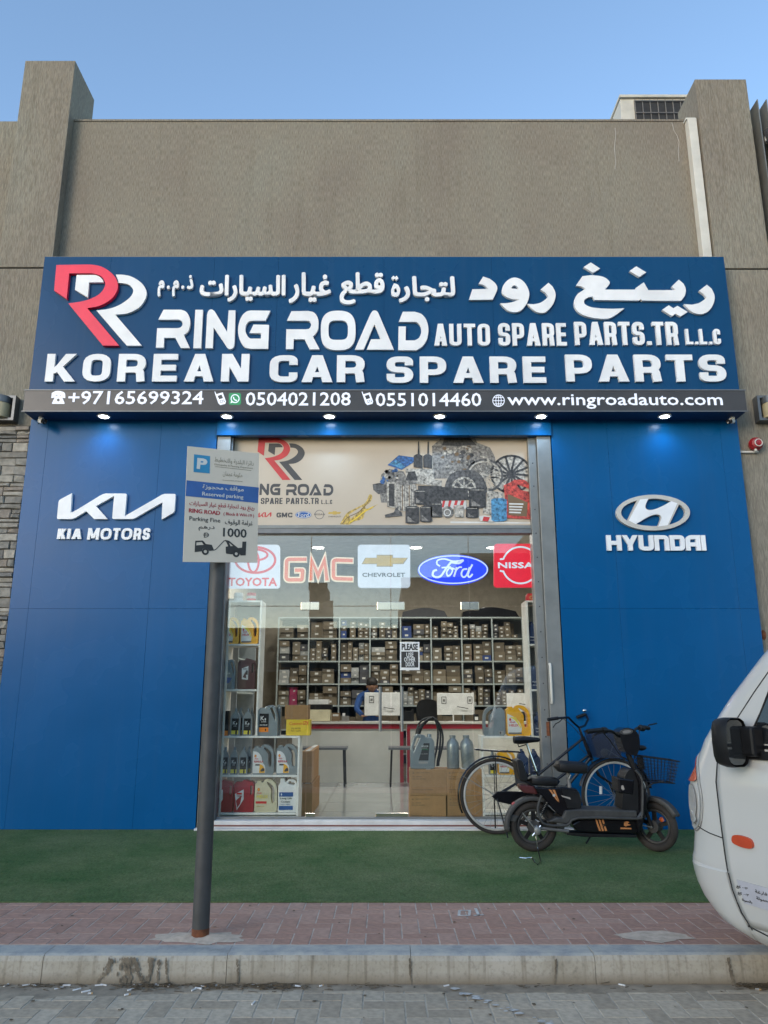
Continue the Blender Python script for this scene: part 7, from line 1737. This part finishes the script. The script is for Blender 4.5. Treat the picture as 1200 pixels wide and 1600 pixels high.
# local frame: x back along the body, y to the van's own right-hand side as seen (away from camera), z up
def lerp_t(tab, z):
    for (a, va), (b, vb) in zip(tab, tab[1:]):
        if z <= b: return va + (vb - va) * max(0, (z - a)) / (b - a)
    return tab[-1][1]
SET = [(.26, .30), (.32, .15), (.40, .06), (.50, .012), (.60, 0), (.63, .012), (.72, .03), (.85, .02), (.98, .03), (1.06, .075), (1.20, .15), (1.26, .20), (1.42, .33), (1.62, .52), (1.80, .72), (1.90, .86), (1.96, 1.05)]
SID = [(.26, .10), (.32, .05), (.45, .02), (.60, 0), (1.0, .0), (1.15, .02), (1.62, .085), (1.80, .12), (1.90, .19), (1.96, .34)]
RAD = [(.26, .22), (.6, .26), (1.0, .26), (1.3, .22), (1.9, .25)]
VL = 4.6
def vout(z):
    """outline of the van at height z: starts on the near side at the tail, goes round the nose to the far side"""
    s_, f0, r_ = lerp_t(SID, z), lerp_t(SET, z), lerp_t(RAD, z); P = []
    xs = [VL - (VL - f0 - r_) * (k / 14) ** .8 for k in range(15)]
    P += [(x, s_) for x in xs]
    for k in range(1, 11):
        a = R(90 * k / 10); P.append((f0 + r_ - r_ * math.sin(a), s_ + r_ - r_ * math.cos(a)))
    m_ = VW / 2
    for k in range(1, 7): y = s_ + r_ + (m_ - s_ - r_) * k / 6; P.append((f0 - .06 * math.sin(math.pi / 2 * k / 6), y))
    return P + [(x, VW - y) for x, y in P[:-1][::-1]]
zl = [.26, .29, .32, .36, .40, .45, .50, .55, .60, .615, .63, .67, .72, .78, .85, .92, .98, 1.03, 1.06, 1.12, 1.20, 1.26, 1.34, 1.42, 1.52, 1.62, 1.71, 1.80, 1.85, 1.90, 1.93, 1.96]
vv = []; n = len(vout(.5))
for z in zl: vv += [(x, y, z) for x, y in vout(z)]
ff = [(i * n + k, i * n + k + 1, (i + 1) * n + k + 1, (i + 1) * n + k) for i in range(len(zl) - 1) for k in range(n - 1)]
ff += [tuple((i * n + n - 1, i * n, (i + 1) * n, (i + 1) * n + n - 1)) for i in range(len(zl) - 1)]
ff += [tuple((len(zl) - 1) * n + k for k in range(n)), tuple(range(n))[::-1]]
body = MB().add(vv, ff).build('body', 'van_paint', van, smooth=True, local=True)
def VP(a, z, off=0.0):
    """surface point: a >= 0 metres back from the end of the corner curve along the near side, a < 0 round the corner and nose"""
    s_, f0, r_ = lerp_t(SID, z), lerp_t(SET, z), lerp_t(RAD, z)
    if a >= 0: return Vector((f0 + r_ + a, s_ - off, z))
    L = r_ * math.pi / 2
    if -a <= L: t_ = -a / r_; return Vector((f0 + r_ - (r_ + off) * math.sin(t_), s_ + r_ - (r_ + off) * math.cos(t_), z))
    y = s_ + r_ + (-a - L); return Vector((f0 - off - .06 * math.sin(math.pi / 2 * min(1, (y - s_ - r_) / (VW / 2 - s_ - r_))), y, z))
def VX(x, z, off=0.0):
    """near-side point at distance x behind the nose datum"""
    s_, f0, r_ = lerp_t(SID, z), lerp_t(SET, z), lerp_t(RAD, z); e = f0 + r_
    if x >= e: return Vector((x, s_ - off, z))
    c = min(1, (e - x) / r_); t_ = math.asin(c); return Vector((e - (r_ + off) * c, s_ + r_ - (r_ + off) * math.cos(t_), z))
def vpatch(nm, pts, mt, off=.004, fn=VX, par=van, inner=None, th=.003):
    """panel that follows the body skin: outline in (x, z)"""
    vs, tris, walls = cdt([pts] + ([] if inner is None else inner))
    mb = MB(); k = len(vs); mb.add([fn(a, b, off) for a, b in vs] + [fn(a, b, off - th) for a, b in vs], tris + [(b, a, a + k, b + k) for a, b in walls])
    return mb.build(nm, mt, par, local=True, fix=False, smooth=False)
def grid(pts_l, pts_r, n=10):
    return None
def strip(nm, line, w, mt, off=.0025, fn=VX):
    """narrow line on the skin"""
    L = []
    for (a, b), (c, d) in zip(line, line[1:]):
        m_ = max(1, int(math.hypot(c - a, d - b) / .03)); L += [(a + (c - a) * k / m_, b + (d - b) * k / m_) for k in range(m_)]
    L.append(line[-1]); P = [fn(a, b, off - w * .35) for a, b in L]
    return MB().tube(P, w / 2, 6).build(nm, mt, van, local=True, smooth=True)
seam = [(.375, 1.16), (.36, 1.0), (.365, .80), (.372, .66), (.385, .50), (.41, .40), (.45, .33)]
strip('door_gap', seam, .008, 'van_seam'); strip('door_gap', [(.43, .345), (.60, .315), (1.2, .31)], .008, 'van_seam'); strip('bumper_gap', [(.365, .735), (.29, .745), (.22, .76), (.17, .775)], .006, 'van_seam')
strip('body_crease', [(.02, .595), (.12, .585), (.30, .58), (.6, .578), (1.4, .575), (3.8, .575)], .012, 'van_paint', off=.001)
strip('door_gap', [(1.28, .33), (1.28, 1.85)], .008, 'van_seam')
# headlamp on the corner
def ring_poly(pts, n=3): return crv(pts, n, True)
hl = ring_poly([(.065, .80), (.15, .748), (.215, .78), (.246, .87), (.240, .98), (.205, 1.07), (.15, 1.125), (.085, 1.04), (.055, .92)])
vpatch('headlamp_surround', ring_poly([(.06, .79), (.15, .735), (.225, .77), (.258, .87), (.252, .98), (.215, 1.08), (.15, 1.14), (.08, 1.05), (.05, .92)]), 'mid_print', off=.003)
M['lamp_chrome'] = mat('lamp_chrome', (.62, .63, .62), .25, .5)
h_ = vpatch('headlamp', hl, 'lens', off=.008, th=.008)
vpatch('indicator_lamp', ring_poly([(.09, .995), (.15, .985), (.228, 1.0), (.20, 1.06), (.152, 1.112), (.10, 1.05)]), 'orange_lens', off=.011, th=.003)
vpatch('lamp_reflector', ring_poly([(.12, .84), (.18, .81), (.212, .87), (.20, .95), (.15, .97), (.11, .90)]), 'lamp_chrome', off=.0105, th=.002)
vpatch('lamp_reflector', ring_poly([(.10, .80), (.15, .775), (.20, .80), (.17, .83), (.12, .83)]), 'lamp_chrome', off=.0105, th=.002)
vpatch('side_marker', ring_poly([(.44, .725), (.50, .712), (.55, .716), (.56, .735), (.545, .758), (.49, .766), (.445, .757)]), 'orange_lens', off=.016, th=.014)
# glazing
sub = lambda pts: [p for (a, b), (c, d) in zip(pts, pts[1:] + pts[:1]) for p in [(a + (c - a) * k / 8, b + (d - b) * k / 8) for k in range(8)]]
vpatch('door_window', sub([(.57, 1.20), (1.22, 1.20), (1.20, 1.74), (.86, 1.74)]), 'van_glass', off=.006)
for a, b in ((1.36, 2.35), (2.45, 3.4), (3.5, 4.3)): vpatch('side_window', sub([(a, 1.22), (b, 1.22), (b, 1.72), (a, 1.72)]), 'van_glass', off=.006)
strip('window_seal', [(.56, 1.185), (.9, 1.18), (1.24, 1.18)], .02, 'black', off=.006); strip('window_seal', [(.545, 1.18), (.64, 1.34), (.85, 1.76), (1.22, 1.76)], .014, 'black', off=.006)
strip('pillar_gap', [(.375, 1.16), (.46, 1.27), (.60, 1.44), (.76, 1.62), (.92, 1.80)], .006, 'van_seam')
MB().shape([sub([(.36, 1.24), (1.36, 1.24), (1.28, 1.70), (.44, 1.70)])], [], lambda a, b, y: (lerp_t(SET, b) - .062 + .02 * abs(a - .86) + y, a, b), 0, .05).build('windscreen', 'van_glass', van, local=True)
MB().shape([[(.56, 1.13), (.60, 1.30), (.66, 1.30), (.64, 1.13)]], [], lambda a, b, y: (a - .10, .012 + y, b), -.02, .0).build('window_corner', 'black', van, local=True)
# mirror
mr = bpy.data.objects.new('door_mirror', None); COL.objects.link(mr); mr.parent = van; WLOC[mr.name] = Vector((0, 0, 0))
mc = Vector((.50, -.085, 1.205))
def mirror():
    o = []; n = 14
    for x, sy, sz in ((-.02, .55, .70), (.0, .85, .92), (.05, .98, 1.0), (.085, 1.0, 1.0), (.10, .96, .97)):
        for k in range(n):
            a = 2 * math.pi * k / n; c, s_ = math.cos(a), math.sin(a)
            o.append(mc + Vector((x, .073 * sy * math.copysign(abs(c) ** .55, c), .118 * sz * math.copysign(abs(s_) ** .6, s_))))
    f = [(i * n + k, i * n + (k + 1) % n, (i + 1) * n + (k + 1) % n, (i + 1) * n + k) for i in range(4) for k in range(n)] + [tuple(range(n))[::-1]]
    MB().add(o, f).build('mirror_housing', 'black', mr, local=True, smooth=True)
    q_ = []
    for k in range(n):
        a = 2 * math.pi * k / n; c, s_ = math.cos(a), math.sin(a); q_.append(mc + Vector((.090, .064 * math.copysign(abs(c) ** .6, c), .106 * math.copysign(abs(s_) ** .65, s_))))
    MB().add(q_, [tuple(range(n))]).build('mirror_glass', 'mirror_gl', mr, local=True, fix=False)
M['mirror_gl'] = mat('mirror_glass', (.10, .11, .115), .08, .8)
mirror()
MB().box(.58, .66, -.05, .03, 1.14, 1.28).build('mirror_foot', 'black', mr, local=True, bevel=.015)
MB().box(.50, .72, -.006, .03, 1.125, 1.165).build('mirror_trim', 'black', van, local=True, bevel=.004)
# sticker with load figures
vpatch('load_sticker', [(.43, .555), (.80, .548), (.80, .445), (.45, .452)], 'decal_white', off=.008)
def vtext(s_, x0, x1, z0, z1):
    text('lettering', s_, x0, x1, z0, z1, 0, 'dark_print', van, th=.0005, bold=.0006, xf=lambda p: VX(p[0], p[2], .0085 - p[1]))
for i, (a, b) in enumerate(((arabic('المركبة فارغة'), '٣٠٠ كغ'), (arabic('المركبة بالحمولة'), '٣٠٠ كغ'))):
    z = .512 - i * .030; vtext(a, .53, .70, z, z + .020); vtext(arabic('٣٠٠ كغ'), .42, .49, z + .002, z + .019)
vtext(arabic('بالحمولة'), .44, .50, .458, .474)
def seam_x(z):
    t_ = sorted((b, a) for a, b in seam); return lerp_t(t_, z)
dz_ = [.345 + (1.15 - .345) * k / 22 for k in range(23)]; dv_ = []; dn = 12
for z in dz_:
    x0 = seam_x(z) + .007
    dv_ += [VX(x0 + (1.274 - x0) * (k / dn) ** 1.4, z, .0022) for k in range(dn + 1)]
df_ = [(i * (dn + 1) + k, i * (dn + 1) + k + 1, (i + 1) * (dn + 1) + k + 1, (i + 1) * (dn + 1) + k) for i in range(22) for k in range(dn)]
dr = MB().add(dv_, df_).build('door', 'van_paint', van, local=True, smooth=True); so = dr.modifiers.new('solid', 'SOLIDIFY'); so.thickness = .002; so.offset = 0
MB().box(1.06, 1.22, -.022, -.006, 1.02, 1.05).build('handle', 'black', dr, local=True, bevel=.006)
bv_ = []; bn_ = 30
bz_ = [.275, .30, .33, .37, .42, .48, .53, .56, .575, .582]
for i_, z in enumerate(bz_):
    s_, f0, r_ = lerp_t(SID, z), lerp_t(SET, z), lerp_t(RAD, z); a1 = seam_x(max(z, .34)) - .008 - (f0 + r_); L_ = r_ * math.pi / 2
    if a1 < 0: a1 = -r_ * math.asin(min(1, -a1 / r_))
    a0 = -(L_ + VW / 2 - s_ - r_)
    for k in range(bn_ + 1): bv_.append(VP(a0 + (a1 - a0) * k / bn_, z, .006 if i_ < len(bz_) - 1 else .0005))
MB().add(bv_, [(i * (bn_ + 1) + k, i * (bn_ + 1) + k + 1, (i + 1) * (bn_ + 1) + k + 1, (i + 1) * (bn_ + 1) + k) for i in range(len(bz_) - 1) for k in range(bn_)]).build('front_bumper', 'van_paint', van, local=True, smooth=True)
# wheels, arches, underside
for wx in (1.12, 3.62):
    for wy, s_ in ((.10, -1), (VW - .10, 1)):
        w = bpy.data.objects.new('wheel', None); COL.objects.link(w); w.parent = van; WLOC[w.name] = Vector((0, 0, 0))
        c = Vector((wx, wy + s_ * -.0, .31))
        MB().lathe([(.17, -.10), (.27, -.10), (.305, -.07), (.31, 0), (.305, .07), (.27, .10), (.17, .10), (.17, -.10)], c, (0, 1, 0), 32).build('tyre', 'rubber', w, local=True, smooth=True)
        MB().lathe([(0, .06 * s_), (.06, .07 * s_), (.08, .04 * s_), (.15, .06 * s_), (.175, .09 * s_), (.175, -.09 * s_), (0, -.09 * s_)], c, (0, 1, 0), 28).build('rim', 'frame', w, local=True, smooth=True)
    MB().shape([ell2(wx, .33, .37, .37, 36)], [], lambda a, b, y: (a, y, max(b, .24)), -.004, .02).build('wheel_arch', 'van_seam', van, local=True)
MB().box(.5, 4.4, .25, VW - .25, .20, .27).build('chassis', 'black_matt', van, local=True)

# ================================================================== LITTER ALONG THE KERB
def butt(loc, rz, L, label):
    t = empty('cigarette_butt', loc, label, 'cigarette butt', 'cigarette butts and scraps along the kerb'); t.rotation_euler = (0, 0, rz); WLOC[t.name] = Vector((0, 0, 0))
    MB().tube([(-L / 2, 0, .0045), (L * .15, 0, .0045)], .0042, 7).build('paper_end', 'butt', t, local=True); MB().tube([(L * .15 + .0003, 0, .0045), (L / 2, 0, .0045)], .0044, 7).build('filter', 'butt' if L > .03 else 'filter', t, local=True)
LP = [(10, 1541), (42, 1540), (58, 1537), (108, 1538), (92, 1546), (120, 1548), (158, 1538), (162, 1541), (141, 1554), (134, 1551), (205, 1548), (199, 1556), (217, 1536), (221, 1540), (242, 1541), (250, 1539), (258, 1538), (264, 1542), (303, 1548), (310, 1546), (318, 1543), (340, 1539), (346, 1544), (398, 1541), (404, 1542), (429, 1536), (466, 1543), (396, 1569), (503, 1539), (697, 1540), (972, 1541), (1185, 1548), (1150, 1536)]
rnd = random.Random(17)
for i, (a, b) in enumerate(LP):
    p = gr(a, b, .0); 
    if p.y > -3.912: p.y = -3.915 - rnd.random() * .01
    butt(p + Vector((0, 0, .001)), rnd.uniform(-.7, .7) + (0 if rnd.random() < .8 else 1.3), rnd.uniform(.022, .042), 'small white cigarette butt or paper scrap lying along the kerb')
lt = MB()
for cx, n_, sp in ((75, 60, 60), (232, 130, 42), (330, 70, 30), (425, 150, 50), (560, 25, 60), (1175, 120, 28), (900, 20, 160)):
    for k in range(n_):
        a = cx + rnd.gauss(0, sp * .6); p = gr(a, 1539, 0); y = -3.912 - abs(rnd.gauss(0, .035)); th_ = rnd.uniform(-.6, .6); L = rnd.uniform(.008, .06); z = .003 + rnd.random() * .012
        d = Vector((math.cos(th_), math.sin(th_) * .6, rnd.uniform(-.15, .15))) * L
        lt.bar((p.x, y, z), Vector((p.x, y, z)) + d, rnd.uniform(.0015, .005), .0015)
lt.build('dry_litter', 'plant_litter')['kind'] = 'stuff'
dl = MB()
for k in range(60):
    p = gr(rnd.uniform(0, 1200), rnd.uniform(1415, 1598), 0); z = .0035
    if -3.91 < p.y < -3.72: continue
    if p.y >= -3.72: p = gr(rnd.uniform(0, 1100), rnd.uniform(1412, 1472), FL); z = FL + .0035
    s_ = rnd.uniform(.004, .012); dl.add([(p.x + s_ * math.cos(a) * rnd.uniform(.6, 1.4), p.y + s_ * math.sin(a), z + rnd.uniform(0, .003)) for a in (0, 1.2, 2.4, 3.7, 5)], [(0, 1, 2, 3, 4)])
dl.build('leaf_fragments', 'plant_litter', fix=False)['kind'] = 'stuff'
# dark stain of spilt liquid down the kerb and soil silt at its foot
sm = MB(); M['stain'] = mat('oily_stain', (0.17, 0.14, 0.10), 0.8, var=0.5, vs=20); M['silt'] = mat('road_silt', (0.27, 0.225, 0.165), 0.95, var=0.3, vs=12, bmp=.4)
for x0, x1, w in ((176, 150, .022), (198, 194, .045), (205, 203, .03), (212, 226, .022), (238, 230, .014), (250, 246, .010), (262, 262, .008), (640, 642, .006), (372, 373, .008), (868, 866, .006), (1136, 1146, .012)):
    a, b = X_(x0, 1482, -3.9), X_(x1, 1534, -3.904)
    for k in range(70 if w > .01 else 30):
        t_ = rnd.random() ** 1.2; x = a + (b - a) * t_ ** 1.5 + rnd.gauss(0, w * .4 * (1.1 - .6 * t_)); z = .122 - .116 * t_; s_ = rnd.uniform(.002, .007)
        sm.add([(x + s_ * .7 * math.cos(q), -3.9052 - .00001 * k, z + s_ * 1.9 * math.sin(q) * rnd.uniform(.7, 1.2)) for q in (0, 1, 2, 3, 4, 5)], [(5, 4, 3, 2, 1, 0)])
sm.build('kerb_stain', 'stain', kerb, fix=False)['kind'] = 'stuff'
si = MB(); N_ = 160; vs_ = []
for k in range(N_ + 1):
    x = -3.2 + 6.4 * k / N_; w = .045 + .05 * (math.sin(x * 2.1) * .5 + .5) + rnd.uniform(0, .02) + (.09 * math.exp(-((x + 1.55) / .6) ** 2))
    vs_ += [(x, -3.903, .0045), (x, -3.903 - w * .5, .0036), (x, -3.903 - w, .0005)]
si.add(vs_, [(3 * k + j, 3 * k + j + 1, 3 * k + j + 4, 3 * k + j + 3) for k in range(N_) for j in range(2)])
si.build('silt_strip', 'silt', bed, smooth=True, fix=False)['kind'] = 'stuff'
